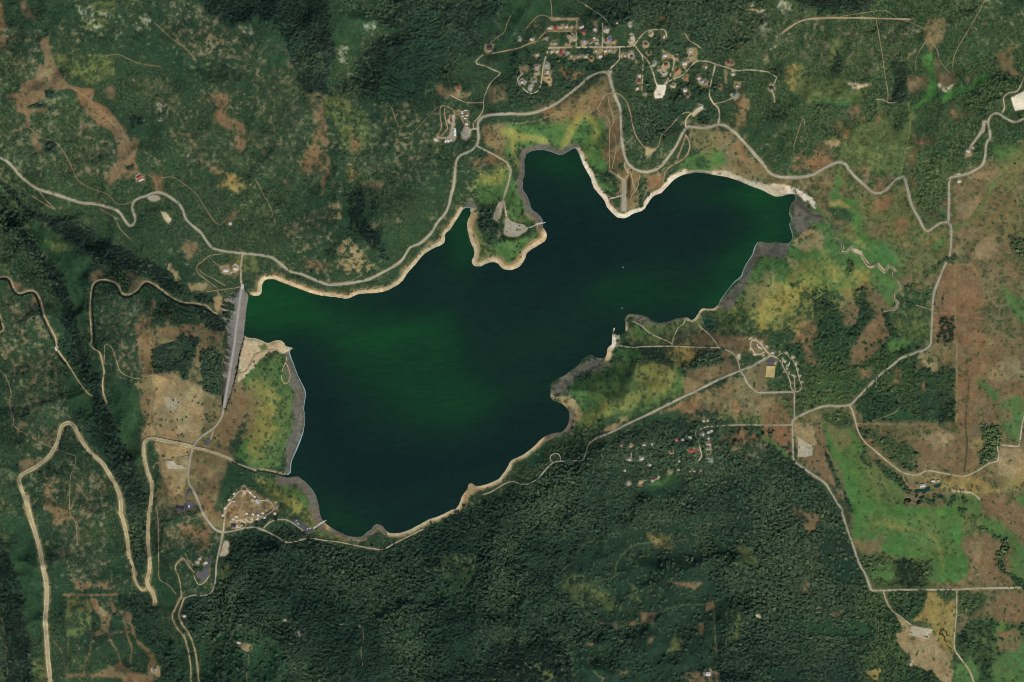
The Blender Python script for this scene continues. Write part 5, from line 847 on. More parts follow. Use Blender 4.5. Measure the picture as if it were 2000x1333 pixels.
# yards and bare house lots (colour of the ground only)
for q in ('V1: 600,140 1100,140 1090,200 650,200', 'V1: 380,720 420,710 465,760 410,830 360,770', 'V1: 1310,200 1400,200 1380,330 1330,390 1315,300', 'V1: 520,330 660,280 840,270 1030,300 1040,380 900,360 560,370 520,400', 'V1: 1510,480 1700,540 1640,610 1530,600', 'V1: 250,560 380,530 300,590', 'V1: 610,540 730,540 730,610 610,610', 'V1: 600,650 760,650 760,720 620,720', 'V1: 100,930 290,910 300,1000 130,1090', 'V1: 340,910 460,900 470,970 340,980', 'V1: 360,1020 460,1020 450,1090 370,1090', 'V1: 500,1080 640,1080 640,1250 600,1250 570,1140 500,1130', 'V1: 840,570 1000,600 980,620 840,610', 'V1: 1140,530 1210,530 1210,620 1140,610', 'V1: 1400,640 1470,640 1460,820 1410,820', 'V1: 1500,650 1640,640 1630,700 1500,720', 'V1: 1040,740 1230,740 1220,820 1030,800',
          'V1: 620,1000 660,1000 640,1060', 'V2: 450,190 550,190 540,290 470,330 445,260', 'V2: 750,330 800,350 940,420 940,480 760,500', 'V2: 960,410 1030,430 1020,520 960,510', 'V2: 790,540 870,550 860,600 820,700 770,700', 'V2: 960,720 1080,650 1050,740 930,850 900,830', 'V2: 1080,530 1180,520 1160,660 1130,680', 'V2: 1160,310 1330,300 1350,500 1280,560 1180,540', 'V2: 1390,800 1530,830 1530,950 1420,940', 'V2: 1100,960 1180,940 1220,1080 1200,1130 1110,1090', 'V2: 360,720 420,720 420,900 360,890', 'V2: 1770,640 1830,640 1840,880 1780,870', 'V2: 1680,880 1760,860 1740,980 1680,990', 'V2: 1800,500 1910,500 1890,590 1800,590', 'V2: 1940,840 2060,840 2050,950 1950,950', 'V2: 310,480 390,530 350,600 325,560', 'V2: 430,1040 520,1060 510,1110 440,1080', 'V2: 1140,760 1200,770 1230,850 1190,890',
          'M: 460,180 550,200 520,270 430,310', 'M: 380,310 720,290 700,340 480,390', 'M: 480,590 680,600 690,700 640,830 560,760 470,640', 'M: 60,1070 160,1060 160,1150 70,1150', '01: 1750,350 1800,340 1810,400 1770,430 1745,400', 'DM: 520,530 680,540 660,660 560,640',
          'SE: 1450,600 1540,620 1540,700 1380,700', 'SE: 1660,530 1740,540 1770,700 1650,740', 'SE: 540,1140 640,1140 630,1240 540,1250', 'SE: 1660,760 1760,780 1750,870 1670,840', 'SE: 390,560 490,570 460,630 390,620', 'SE: 1570,110 1650,110 1640,190 1590,180', 'NE: 180,1040 300,1050 330,1120 180,1180', 'FP: 400,970 470,1000 470,1230 400,1230', '10: 1040,50 1110,40 1120,90 1040,110', 'RH: 680,440 860,430 850,520 560,580', 'CG: 1100,930 1220,900 1220,960 1110,980', '30: 1170,1200 1230,1210 1230,1290 1170,1290', '32: 1470,1240 1580,1240 1590,1333 1520,1333'):
    A('psoil', q, soft=1.5, rag=1.0, mot=.3, alpha=.8)
    _s, _d = poly_sd(P(q), 6); CLR[_s] = np.maximum(CLR[_s], smooth(-1, 1, _d) * .7)
# camp pads on the knoll
for q in ('480,110', '560,130', '680,180', '790,280', '470,330', '550,440', '720,460', '440,130', '690,200', '900,400', '1120,520', '1160,580', '1210,660', '1200,720', '1190,410', '1050,390', '1370,620', '1310,490', '1420,740', '1130,790', '1240,800', '1310,850', '1350,880', '1500,990', '1460,870', '1480,1110', '1330,500'):
    p = P('EC: ' + q)[0]; s, d_ = poly_sd([(p[0] - 1.9, p[1] - 1.6), (p[0] + 1.9, p[1] - 1.4), (p[0] + 1.6, p[1] + 1.7), (p[0] - 1.6, p[1] + 1.5)], 6)
    apply('spot', s, smooth(-1.6, .8, d_ + .8 * EDGE[s]), .85); CLR[s] = np.maximum(CLR[s], smooth(-2, 0, d_))
for q in ('1150,535', '1070,635', '1150,660', '1010,770', '970,890', '1415,520', '1185,910', '1130,950', '1355,860', '1460,870', '1540,885', '1615,850', '1530,945', '1650,925', '1815,860', '1690,630', '1340,950', '1430,950', '1260,980', '1320,540', '1450,650', '1830,680', '1680,805', '1840,770'):
    p = P('CG: ' + q)[0]; s, d_ = poly_sd([(p[0] - 2.5, p[1] - 1.5), (p[0] + 2.5, p[1] - 1.8), (p[0] + 2, p[1] + 1.8), (p[0] - 2, p[1] + 1.5)], 6)
    apply('spot', s, smooth(-1.2, .8, d_), .85)
SCR *= (1 - CLR); FOR *= (1 - CLR); CON *= (1 - CLR); OPN *= (1 - CLR)
# ------------------------------------------------------------------ relief
hilly = 1 - smooth(0, 1, np.clip((XX - 1380) / 260, 0, 1) * smooth(240, 420, YY)) * .82
R1 = fbm(420, 901, 3, .5); R2 = fbm(170, 902, 4, .5); R3 = fbm(60, 903, 3, .5)
ridge = 1 - np.abs(fbm(300, 905, 3, .5, sx=.8, sy=1.3)) * 1.6
H = 28 * (R1 + .4) + 19 * R2 + 4.5 * R3 + 20 * ridge
H += 13 * (1 - 2.2 * np.abs(fbm(115, 908, 3, .55)))            # spurs and gullies
H += 4.2 * (1 - 2.2 * np.abs(fbm(58, 909, 3, .6, sx=.75, sy=1.35)))   # rills running down the slopes
H = H * hilly
H += 75 * smooth(450, -60, YY) * smooth(2300, 1400, XX) + 80 * smooth(1020, 1380, YY) * smooth(260, 500, XX) * smooth(1750, 1500, XX)
H += 12 * smooth(1500, 2000, XX)
land = smooth(4, 95, SDL)
SDW = SDL + EDGE * .9
HT = np.where(SDW > 0, np.minimum(SDW, 60) * SC * .075 + 6 * smooth(10, 90, SDL), np.maximum(SDW * SC * .16, -14))
HT = HT + (np.maximum(H, -6) + 8) * land * smooth(0, 1, SDL)
# creek gorges west of the dam
def carve(pts, depth, half):
    D = line_dist(catmull(P(pts), 12), half * 1.0)
    return -depth * smooth(half, 0, D) * smooth(2, 30, SDL)
HT += carve('10: -160,60 0,150 200,300 500,420 800,590 1100,750 1350,900 1560,1000 1700,1110', 60, 85)
HT += carve('10: -160,20 0,150 120,350 300,620 480,850 560,1100 | 20: 560,120 700,380 830,620 960,900 1060,1180 | 30: 1050,200 1080,500 1190,760 1270,1000 1400,1333 1480,1500', 52, 80)
HT += carve('30: -60,200 40,450 120,800 160,1333', 25, 70)
HT += carve('01: 300,0 360,300 430,560 480,740', 8, 45); HT += carve('01: 1250,0 1050,150 860,380 700,600', 9, 50)
for ax, ay in (P('20: 1716,560')[0], P('DM: 818,770')[0]):                   # abutments
    m = smooth(190, 10, np.hypot(XX - ax, YY - ay)) * smooth(0, 8, SDL); HT = HT + (10.0 - HT) * m
# dam: crest and toe lines, the valley floor beneath
CREST = catmull(P('DM: 818,800 800,930 772,1130 745,1333 | 20: 1795,60 1765,240 1735,420 1716,535'), 5)
TOE = catmull(P('DM: 790,830 640,930 565,980 535,1180 600,1333 | 20: 1738,20 1712,200 1700,400 1706,535'), 5)
UPS = catmull(P('DM: 850,835 905,930 880,1100 858,1333 | 20: 1860,20 1830,130 1795,330 1722,540'), 5)
CREST_Z = 11.0
def at_arc(pl, n):
    d = np.r_[0, np.cumsum(np.hypot(*np.diff(pl, axis=0).T))]; t = np.linspace(0, d[-1], n)
    return np.c_[np.interp(t, d, pl[:, 0]), np.interp(t, d, pl[:, 1])]
NDM = 60
C_, T_, U_ = at_arc(CREST, NDM), at_arc(TOE, NDM), at_arc(UPS, NDM)
DAMP = [tuple(p) for p in C_] + [tuple(p) for p in T_[::-1]]
s, sd = poly_sd(DAMP, 40)
dc = line_dist(CREST, 60)[s]; dt = line_dist(TOE, 60)[s]
f = dc / (dc + dt + 1e-3)
zt = -32.0 * smooth(0, 40, dc)
surf = CREST_Z * (1 - f) + zt * f
HT[s] = np.where(sd > -1, np.minimum(HT[s], surf - 3), HT[s])
UPP = [tuple(p) for p in C_] + [tuple(p) for p in U_[::-1]]
s, sd = poly_sd(UPP, 20); du = line_dist(UPS, 60)[s]; dc = line_dist(CREST, 60)[s]; f = dc / (dc + du + 1e-3)
HT[s] = np.where(sd > -1.5, np.minimum(HT[s], CREST_Z * (1 - f) - 2.2 - 1.5 * f), HT[s])
dcr = line_dist(CREST, 40)
near = smooth(9, 3, dcr); HT = HT * (1 - near) + np.minimum(HT, CREST_Z - 2.5) * near
for pl, z in ((PP[0][2], 6.0), (PP[12][2], 6.0)):                          # level lots
    s, sd = poly_sd(pl, 20); m = smooth(-12, 0, sd); HT[s] += (z - HT[s]) * m
HT = HT.astype(np.float32)

def hz(px, py):
    fx = np.clip((np.asarray(px, float) + MG) / ST, 0, NX - 1.001); fy = np.clip((np.asarray(py, float) + MG) / ST, 0, NY - 1.001)
    i = fx.astype(int); j = fy.astype(int); u = fx - i; v = fy - j
    return (HT[j, i] * (1 - u) + HT[j, i + 1] * u) * (1 - v) + (HT[j + 1, i] * (1 - u) + HT[j + 1, i + 1] * u) * v

# ------------------------------------------------------------------ materials
def newmat(name):
    m = bpy.data.materials.new(name); m.use_nodes = True
    nt = m.node_tree; b = nt.nodes['Principled BSDF']
    return m, nt, b
def mixc(nt, typ, fac, a, b):
    n = nt.nodes.new('ShaderNodeMix'); n.data_type = 'RGBA'; n.blend_type = typ
    if isinstance(fac, (int, float)): n.inputs['Factor'].default_value = fac
    else: nt.links.new(fac, n.inputs['Factor'])
    for k, v in ((6, a), (7, b)):
        if isinstance(v, tuple): n.inputs[k].default_value = v
        else: nt.links.new(v, n.inputs[k])
    return n.outputs[2]
def noise(nt, scale, detail=3.0, rough=.6, coord=None):
    tc = nt.nodes.new('ShaderNodeNewGeometry'); n = nt.nodes.new('ShaderNodeTexNoise')
    n.inputs['Scale'].default_value = scale; n.inputs['Detail'].default_value = detail; n.inputs['Roughness'].default_value = rough
    nt.links.new(tc.outputs['Position'] if coord is None else coord, n.inputs['Vector'])
    return n.outputs['Fac']
def ramp(nt, fac, lo, hi, a=0.0, b=1.0):
    n = nt.nodes.new('ShaderNodeMapRange'); nt.links.new(fac, n.inputs['Value'])
    n.inputs['From Min'].default_value = lo; n.inputs['From Max'].default_value = hi
    n.inputs['To Min'].default_value = a; n.inputs['To Max'].default_value = b
    return n.outputs['Result']
def grey(nt, v):
    n = nt.nodes.new('ShaderNodeCombineColor')
    for k in range(3): nt.links.new(v, n.inputs[k])
    return n.outputs[0]
def bump(nt, b, h, strength, dist):
    n = nt.nodes.new('ShaderNodeBump'); n.inputs['Strength'].default_value = strength; n.inputs['Distance'].default_value = dist
    nt.links.new(h, n.inputs['Height']); nt.links.new(n.outputs[0], b.inputs['Normal'])
MATS = {}
def surface(name, srgb, vary=.22, scale=.25, rough=.9):
    if name in MATS: return MATS[name]
    m, nt, b = newmat(name); c = s2l(srgb)
    n1 = ramp(nt, noise(nt, scale, 4, .65), .3, .7, 1 - vary, 1 + vary); n2 = ramp(nt, noise(nt, scale * .12, 3), .3, .7, 1 - vary * .7, 1 + vary * .7)
    col = mixc(nt, 'MULTIPLY', 1.0, (*c, 1), grey(nt, n1)); col = mixc(nt, 'MULTIPLY', 1.0, col, grey(nt, n2))
    nt.links.new(col, b.inputs['Base Color']); b.inputs['Roughness'].default_value = rough; b.inputs['Specular IOR Level'].default_value = .15
    MATS[name] = m; return m

# ground
gm, nt, b = newmat('ground_cover')
at = nt.nodes.new('ShaderNodeAttribute'); at.attribute_name = 'albedo'
n1 = ramp(nt, noise(nt, .16, 5, .7), .28, .72, .74, 1.26); n2 = ramp(nt, noise(nt, .035, 4, .6), .3, .7, .86, 1.14)
col = mixc(nt, 'MULTIPLY', 1.0, at.outputs['Color'], grey(nt, n1)); col = mixc(nt, 'MULTIPLY', 1.0, col, grey(nt, n2))
nt.links.new(col, b.inputs['Base Color']); b.inputs['Roughness'].default_value = 1.0; b.inputs['Specular IOR Level'].default_value = .05
bump(nt, b, noise(nt, .22, 5, .7), .6, 1.2)

def link(o, parent=None):
    COL.objects.link(o)
    if parent is not None: o.parent = parent
    return o
def tag(o, label=None, cat=None, group=None, kind=None):
    for k, v in (('label', label), ('category', cat), ('group', group), ('kind', kind)):
        if v: o[k] = v
    return o
def mesh_obj(name, verts, faces, mat, parent=None, smooth_=False):
    me = bpy.data.meshes.new(name); me.from_pydata(verts, [], faces); me.update()
    if mat is not None: me.materials.append(mat)
    if smooth_: me.polygons.foreach_set('use_smooth', [True] * len(me.polygons))
    return link(bpy.data.objects.new(name, me), parent)
def grid_mesh(name, X, Y, Z, mat):
    ny, nx = Z.shape
    me = bpy.data.meshes.new(name)
    co = np.empty((ny * nx, 3), np.float32); co[:, 0] = X.ravel(); co[:, 1] = Y.ravel(); co[:, 2] = Z.ravel()
    idx = np.arange(ny * nx).reshape(ny, nx)
    q = np.stack([idx[1:, :-1], idx[1:, 1:], idx[:-1, 1:], idx[:-1, :-1]], -1).reshape(-1, 4)
    me.vertices.add(len(co)); me.vertices.foreach_set('co', co.ravel())
    me.loops.add(q.size); me.loops.foreach_set('vertex_index', q.ravel().astype(np.int32))
    me.polygons.add(len(q)); me.polygons.foreach_set('loop_start', np.arange(0, q.size, 4, dtype=np.int32))
    me.polygons.foreach_set('use_smooth', np.ones(len(q), bool))
    me.update(); me.validate(); me.materials.append(mat)
    return me
# inner survey grid plus a wide apron out to the horizon
ext = np.array([60, 160, 340, 700, 1500, 3500, 8000, 20000.0])
gx = np.r_[GX[0] - ext[::-1], GX, GX[-1] + ext]; gy = np.r_[GY[0] - ext[::-1], GY, GY[-1] + ext]
pad = len(ext)
Zp = np.pad(HT, pad, mode='edge'); Ap = np.pad(ALB, ((pad, pad), (pad, pad), (0, 0)), mode='edge')
_o = np.ones_like(Ap[..., 0]); _o[pad:-pad, pad:-pad] = 0
avg = s2l((56, 68, 46)).astype(np.float32); Ap = Ap + (avg - Ap) * (_o * .7)[..., None]
gX, gY = np.meshgrid(gx, gy)
gme = grid_mesh('ground', (gX - 1000) * SC, (666.5 - gY) * SC, Zp, gm)
att = gme.attributes.new('albedo', 'FLOAT_COLOR', 'POINT')
rgba = np.ones((Ap.shape[0] * Ap.shape[1], 4), np.float32); rgba[:, :3] = np.clip(Ap.reshape(-1, 3), .002, .9)
att.data.foreach_set('color', rgba.ravel())
ground = link(bpy.data.objects.new('ground', gme)); tag(ground, 'hilly ground of scrub, brown fields and meadows around the lake', kind='structure')
# ------------------------------------------------------------------ lake water
ALG = np.full_like(XX, .17)
for q, w, a in (('490,590 560,605 640,625 760,655', 115, 1.0), ('590,650 720,690 830,755 910,800', 150, .62), ('700,640 850,665', 110, .85), ('860,560 905,500 905,430', 60, .7), ('903,415 905,520', 45, .85), ('840,570 900,560', 50, .4),
                ('1045,315 1125,335', 55, .7), ('1140,370 1180,400', 40, .3), ('1480,390 1520,430 1500,470 1430,540 1400,595', 80, .85), ('1330,372 1460,372', 40, .6), ('1190,570 1300,575 1400,580', 80, .55),
                ('1110,620 1190,600', 50, .4), ('1000,690 1110,665', 80, .45), ('940,640 1010,600', 80, .35), ('960,810 1060,750', 70, .4), ('640,1000 680,1030 720,1040', 35, .6), ('720,1042 800,1012 880,985', 12, .35), ('580,940 625,975', 40, .4), ('900,850 960,900', 60, .25), ('1200,640 1215,650', 20, .5)):
    D = line_dist(catmull(P('F: ' + q), 12), w)
    ALG = np.maximum(ALG, .17 + (a - .17) * smooth(w, 0, D))
for q, w, a in (('640,590 740,605 850,570', 45, .6), ('1000,490 1080,470 1170,490', 80, .9), ('860,520 960,570 1080,560', 60, .5), ('598,700 635,830 700,910', 75, .9), ('760,920 880,900 980,870', 80, .95), ('1000,830 1080,810', 50, .8), ('1180,690 1060,720', 35, .6), ('1060,350 1080,440', 40, .55), ('1200,470 1300,430 1360,400', 50, .5), ('700,640 780,620', 0, 0), ('780,1020 880,1000', 12, .7)):
    if w: D = line_dist(catmull(P('F: ' + q), 12), w); ALG = ALG * (1 - a * .9 * smooth(w, 0, D))
def blur(A_, r):
    for ax in (0, 1):
        c = np.cumsum(np.concatenate([np.repeat(np.take(A_, [0], ax), r + 1, ax), A_, np.repeat(np.take(A_, [-1], ax), r, ax)], ax), ax, dtype=np.float64)
        n = A_.shape[ax]; A_ = (np.take(c, range(2 * r + 1, 2 * r + 1 + n), ax) - np.take(c, range(0, n), ax)) / (2 * r + 1)
    return A_
ALG = blur(blur(ALG, 11), 11).astype(np.float32)
STK = fbm(70, 777, 4, .6, sx=3.0, sy=.55, rot=-.22)
ALG = np.clip(ALG + STK * .16 * (ALG + .25), 0, 1)
wm, nt, b = newmat('lake_water')
at = nt.nodes.new('ShaderNodeAttribute'); at.attribute_name = 'algae'
cr = nt.nodes.new('ShaderNodeValToRGB'); nt.links.new(at.outputs['Fac'], cr.inputs['Fac'])
cr.color_ramp.elements[0].color = (*s2l((9, 29, 25)), 1); cr.color_ramp.elements[1].color = (*s2l((15, 60, 26)), 1); cr.color_ramp.elements[1].position = .95
e = cr.color_ramp.elements.new(.4); e.color = (*s2l((12, 40, 25)), 1)
geo = nt.nodes.new('ShaderNodeNewGeometry'); mp = nt.nodes.new('ShaderNodeMapping'); mp.inputs['Scale'].default_value = (.02, .085, 1); mp.inputs['Rotation'].default_value = (0, 0, .2)
nt.links.new(geo.outputs['Position'], mp.inputs['Vector'])
rip_glint = noise(nt, 1.0, 6, .7, mp.outputs[0])
col = mixc(nt, 'MULTIPLY', 1.0, cr.outputs[0], grey(nt, ramp(nt, rip_glint, .3, .7, .82, 1.18)))  # ripple glint painted into the water colour as lighter and darker streaks
nt.links.new(col, b.inputs['Base Color']); b.inputs['Roughness'].default_value = .12; b.inputs['IOR'].default_value = 1.33
bump(nt, b, noise(nt, .16, 6, .7), .5, .8)
wg = 5.0
wx = np.arange(470, 1575, wg); wy = np.arange(280, 1075, wg); WXX, WYY = np.meshgrid(wx, wy)
ii = ((WXX + MG) / ST).astype(int); jj = ((WYY + MG) / ST).astype(int)
wsd = SDL[jj, ii]; wal = ALG[jj, ii]
keep = (wsd < 9)
idx = -np.ones(WXX.shape, int); verts = []; 
cellk = np.minimum.reduce([wsd[:-1, :-1], wsd[1:, :-1], wsd[:-1, 1:], wsd[1:, 1:]]) < 3
used = np.zeros(WXX.shape, bool); used[:-1, :-1] |= cellk; used[1:, :-1] |= cellk; used[:-1, 1:] |= cellk; used[1:, 1:] |= cellk
idx[used] = np.arange(used.sum())
verts = np.c_[WX(WXX[used]), WY(WYY[used]), np.zeros(used.sum())]
jq, iq = np.nonzero(cellk)
faces = np.c_[idx[jq + 1, iq], idx[jq + 1, iq + 1], idx[jq, iq + 1], idx[jq, iq]]
lake = mesh_obj('lake', verts.tolist(), faces.tolist(), wm, smooth_=True); tag(lake, 'dark green reservoir with navy and algae green swirls', kind='structure')
al = lake.data.attributes.new('algae', 'FLOAT', 'POINT'); al.data.foreach_set('value', wal[used].astype(np.float32))

def flat_poly(name, pts, z, mat, label, kind='structure', lift=None, cell=4.0):
    """a sheet over a polygon; follows the ground when lift is set"""
    bm = bmesh.new(); vs_ = [bm.verts.new((WX(p[0]), WY(p[1]), z)) for p in pts]; bm.faces.new(vs_)
    bmesh.ops.triangulate(bm, faces=bm.faces[:])
    if lift is not None:
        bmesh.ops.subdivide_edges(bm, edges=[e for e in bm.edges if e.calc_length() > cell * SC * 2], cuts=3, use_grid_fill=True)
        bmesh.ops.triangulate(bm, faces=bm.faces[:])
        for _ in range(2):
            bmesh.ops.subdivide_edges(bm, edges=[e for e in bm.edges if e.calc_length() > cell * SC], cuts=1); bmesh.ops.triangulate(bm, faces=bm.faces[:])
        for v in bm.verts: v.co.z = float(hz(v.co.x / SC + 1000, 666.5 - v.co.y / SC)) + lift
    bmesh.ops.recalc_face_normals(bm, faces=bm.faces[:])
    if bm.faces and sum(f.normal.z for f in bm.faces) < 0: bmesh.ops.reverse_faces(bm, faces=bm.faces[:])
    me = bpy.data.meshes.new(name); bm.to_mesh(me); bm.free(); me.materials.append(mat)
    return tag(link(bpy.data.objects.new(name, me)), label, kind=kind)
# ponds
pm = surface('pond_water', (24, 56, 46), .15, .1, .15); pmd = surface('dark_pond_water', (20, 20, 26), .1, .1, .15)
for pl, m_, lab in (('12: 1470,1130 1500,1125 1530,1160 1545,1200 1520,1240 1480,1200 1462,1160', 'g', 'small green pond behind the sandy shore bar'),
                    ('RH: 550,650 590,570 700,565 800,560 870,510 945,500 940,590 850,640 770,690 740,640 700,650', 'g', 'dark teal ranch pond below the white barn'),
                    ('RH: 1030,480 1190,425 1215,450 1190,500 1120,535 1040,520', 'g', 'smaller teal ranch pond under the twin sheds'),
                    ('RH: 330,800 440,790 490,840 440,890 360,900 300,940 295,890', 'd', 'almost black pond in the bright meadow'),
                    ('RH: 630,840 720,820 755,860 700,910 640,950 610,900', 'd', 'fainter dark pond beside the black one')):
    flat_poly('pond', [tuple(p) for p in catmull(P(pl), 2.5, True)], 0, pm if m_ == 'g' else pmd, lab, lift=.45, cell=3)

# ------------------------------------------------------------------ roads, lots, ramps
def ribbon(name, pts, w, mat, label, lift, zfun=None, kind='structure', jitter=.06, nacross=3, taper=False):
    pts = np.asarray(pts); n = len(pts)
    tg = np.gradient(pts, axis=0); ln = np.hypot(tg[:, 0], tg[:, 1]) + 1e-6; nx, ny = -tg[:, 1] / ln, tg[:, 0] / ln
    wob = 1 + jitter * np.convolve(RNG.normal(size=n + 8), np.ones(9) / 3, 'valid')
    vv, ff = [], []
    for k in range(nacross):
        o = (k / (nacross - 1) - .5) * w * wob
        x, y = pts[:, 0] + nx * o, pts[:, 1] + ny * o
        z = hz(x, y) + lift if zfun is None else zfun(x, y)
        vv.append(np.c_[WX(x), WY(y), z])
    zc = np.max([v[:, 2] for v in vv], axis=0)
    for v in vv: v[:, 2] = v[:, 2] * .4 + zc * .6
    V = np.concatenate(vv)
    for k in range(nacross - 1):
        for i in range(n - 1):
            a = k * n + i; ff.append((a, a + 1, a + n + 1, a + n))
    o = mesh_obj(name, V.tolist(), ff, mat)
    if o.data.polygons[0].normal.z < 0: o.data.flip_normals()
    return tag(o, label, kind=kind)
for i, (nm, w, sf, pts, lab) in enumerate(RP):
    ribbon(nm, pts, w, surface('road_' + sf, SURF[sf],   .2 if sf in ('asph', 'tar') else .3, .22), lab, .45 + .012 * i, jitter=.11)
    if nm == 'cut_road':                                   # raised pale banks either side of the bed
        tg = np.gradient(pts, axis=0); ln = np.hypot(tg[:, 0], tg[:, 1]) + 1e-6; nn = np.c_[-tg[:, 1] / ln, tg[:, 0] / ln]
        for sd_ in (-.42, .42): ribbon('embankment', pts + nn * w * sd_, w * .26, surface('bank_sand', (168, 156, 120), .3, .3), 'pale earth bank of the ' + lab, 1.4 + .012 * i, jitter=.2)
for i, (nm, sf, pts, lab) in enumerate(PP):
    flat_poly(nm, pts, 0, surface('lot_' + sf, SURF[sf], .18, .12), lab, lift=1.9 + .03 * i, cell=6)
conc = surface('concrete', (172, 167, 151), .1, .3)
def ramp_strip(q, w, lab):
    pts = catmull(P(q), 2.0)
    ribbon('boat_ramp', pts, w, conc, lab, 0, zfun=lambda x, y: np.maximum(hz(x, y) + .9, .35), jitter=.02)
ramp_strip('PK: 850,828 950,785 1040,745 1128,722', 3.2, 'pale concrete boat ramp east of the peninsula lot')
ramp_strip('SC: 1735,180 1800,135 1850,105', 3.6, 'pale concrete boat ramp at the southern launch lot')
ramp_strip('PN: 345,1078 280,1098 215,1112', 2.6, 'pale concrete path from the launch strip to the west beach')

# canals
cw = surface('canal_water', (22, 26, 22), .2, .1, .2)
for q, w, lab in (('10: 1680,1137 1640,1120 1580,1077 1500,1050 1400,1042 1300,997 1210,932 1130,882 1097,897 1057,950 990,985 932,972 898,907 855,880 780,870 737,892 719,960 713,1100 722,1200 726,1333 | 20: 720,30 735,70 750,90', 3.2, 'dark narrow canal winding below the dam'),
                  ('10: -60,862 0,850 45,845 80,870 110,942 155,972 220,954 260,957 293,1012 328,1132 366,1217 402,1300 | 20: 412,20 428,100 468,170 505,205', 3.4, 'dark narrow canal on the left edge'),
                  ('10: -60,1100 -5,1112 13,1190 16,1232 -60,1265', 3.0, 'dark canal bend cut by the left edge')):
    ribbon('canal', catmull(P(q), 3), w, cw, lab, 2.6, jitter=.05)
stm = surface('stream_water', (74, 70, 58), .2, .1, .2)
ribbon('stream', catmull(P('13: 230,260 330,350 420,372 470,412 518,470 503,530 558,560 568,600 553,640 600,640 640,602 658,642 718,672 766,738 828,733 888,788 918,748 956,762 943,820 996,880 1012,920 963,952 958,990 986,1030 975,1068 890,1088'), 2), 1.5, stm, 'thin meandering brown creek entering the lake', .4, jitter=.2)
ribbon('stream', catmull(P('20: 1700,905 1760,935 1820,975 1960,1030 | 21: 20,1022 100,1030 180,1050 230,1062'), 3), 3.0, surface('inlet_water', (34, 40, 36), .2, .1, .2), 'narrow dark inlet channel at the west shore', .45, jitter=.1)

# foam along the windward shores
fm2 = surface('faint_foam', (104, 118, 108), .3, .3)
fm = surface('foam', (126, 148, 144), .35, .3)
def shore_run(q0, q1):
    a = P(q0)[0]; b_ = P(q1)[0]
    i = int(np.argmin(np.hypot(LK[:, 0] - a[0], LK[:, 1] - a[1]))); j = int(np.argmin(np.hypot(LK[:, 0] - b_[0], LK[:, 1] - b_[1])))
    return LK[min(i, j):max(i, j) + 1]
for q0, q1, w, lab in (('21: 258,95', '21: 250,1045', 1.7, 'pale blue foam line on the west mud shore'), ('12: 1885,562', '12: 1590,1020', 1.2, 'pale foam line on the east mud flat'), ('02: 100,1210', '02: 540,1250', .9, 'thin foam line in the north cove'),
                       ('11: 1590,305', '11: 1640,330', 1.7, 'pale foam at the tip of the narrow inlet'), ('31: 935,122', '31: 820,212', 1.0, 'foam line on the south mud spit'), ('13: 160,340', '13: 160,560', 1.0, 'thin foam line on the east delta'), ('12: 82,100', '12: 235,420', .9, 'thin foam line east of the peninsula'), ('21: 480,1290', '21: 360,1090', .9, 'thin foam line below the creek mouth')):
    r = shore_run(q0, q1)
    ribbon('shore_foam', r, w, fm if w > 1.15 else fm2, lab, 0, zfun=lambda x, y: np.maximum(hz(x, y) + .18, .14), kind='stuff', jitter=.35)

# ------------------------------------------------------------------ dam
dam = tag(link(bpy.data.objects.new('dam', None)), 'long grey rockfill dam closing the west end of the lake', 'dam')
dam.location = (WX(C_[NDM // 2][0]), WY(C_[NDM // 2][1]), 0)
def dpart(name, rows, mat, parent=dam):
    n = len(rows[0]); V = [tuple(np.array(p) - np.array(dam.location)) for r in rows for p in r]; F_ = []
    for k in range(len(rows) - 1):
        for i in range(n - 1):
            a = k * n + i; F_.append((a, a + 1, a + n + 1, a + n))
    o = mesh_obj(name, V, F_, mat, parent)
    if o.data.polygons[0].normal.z < 0: o.data.flip_normals()
    return o
def W3(P2, z): return [(WX(p[0]), WY(p[1]), float(zz)) for p, zz in zip(P2, np.broadcast_to(z, len(P2)))]
tgc = np.gradient(C_, axis=0); ncr = np.c_[-tgc[:, 1], tgc[:, 0]] / np.hypot(*tgc.T)[:, None]
if np.mean(ncr[:, 0]) < 0: ncr = -ncr                 # towards the lake
hw = 3.4
Lc, Rc = C_ - ncr * hw, C_ + ncr * hw
toez = np.array([min(float(hz(*p)) + .6, CREST_Z - .5) for p in T_])
rockm = surface('rockfill', (152, 145, 132), .3, .35); rockm2 = surface('riprap', (112, 107, 98), .3, .3)
rows = []
for k in range(9):
    t_ = k / 8; q = Lc * (1 - t_) + T_ * t_
    z = CREST_Z * (1 - t_) + toez * t_ + (RNG.random(NDM) - .5) * .2 * (0 < k < 8)
    rows.append(W3(q, z))
dpart('downstream_face', rows, rockm)
Ub = U_
upz = np.array([np.clip(float(hz(p[0] + 2, p[1])) + .4, -1.2, 5.0) for p in U_])
rows = []
for k in range(6):
    t_ = k / 5; q = Rc * (1 - t_) + Ub * t_; rows.append(W3(q, CREST_Z * (1 - t_) + upz * t_ + (RNG.random(NDM) - .5) * .4 * (0 < k < 5)))
dpart('upstream_face', rows, rockm2)
dpart('crest', [W3(Lc, CREST_Z), W3(C_, CREST_Z + .1), W3(Rc, CREST_Z)], surface('crest_gravel', (138, 132, 121), .2, .3))
cr_road = dpart('crest_road', [W3(C_ - ncr * 1.9, CREST_Z + .5), W3(C_ + ncr * 1.0, CREST_Z + .5)], surface('crest_asphalt', (150, 145, 132), .12, .3))
for sd_, nm in ((-2.9, 'guard_rail'), (2.9, 'guard_rail')):
    a = C_ + ncr * sd_; dpart(nm, [W3(a, CREST_Z), W3(a, CREST_Z + 1.1), W3(a + ncr * .25, CREST_Z + 1.1), W3(a + ncr * .25, CREST_Z)], surface('rail_concrete', (146, 140, 128), .1, .3))
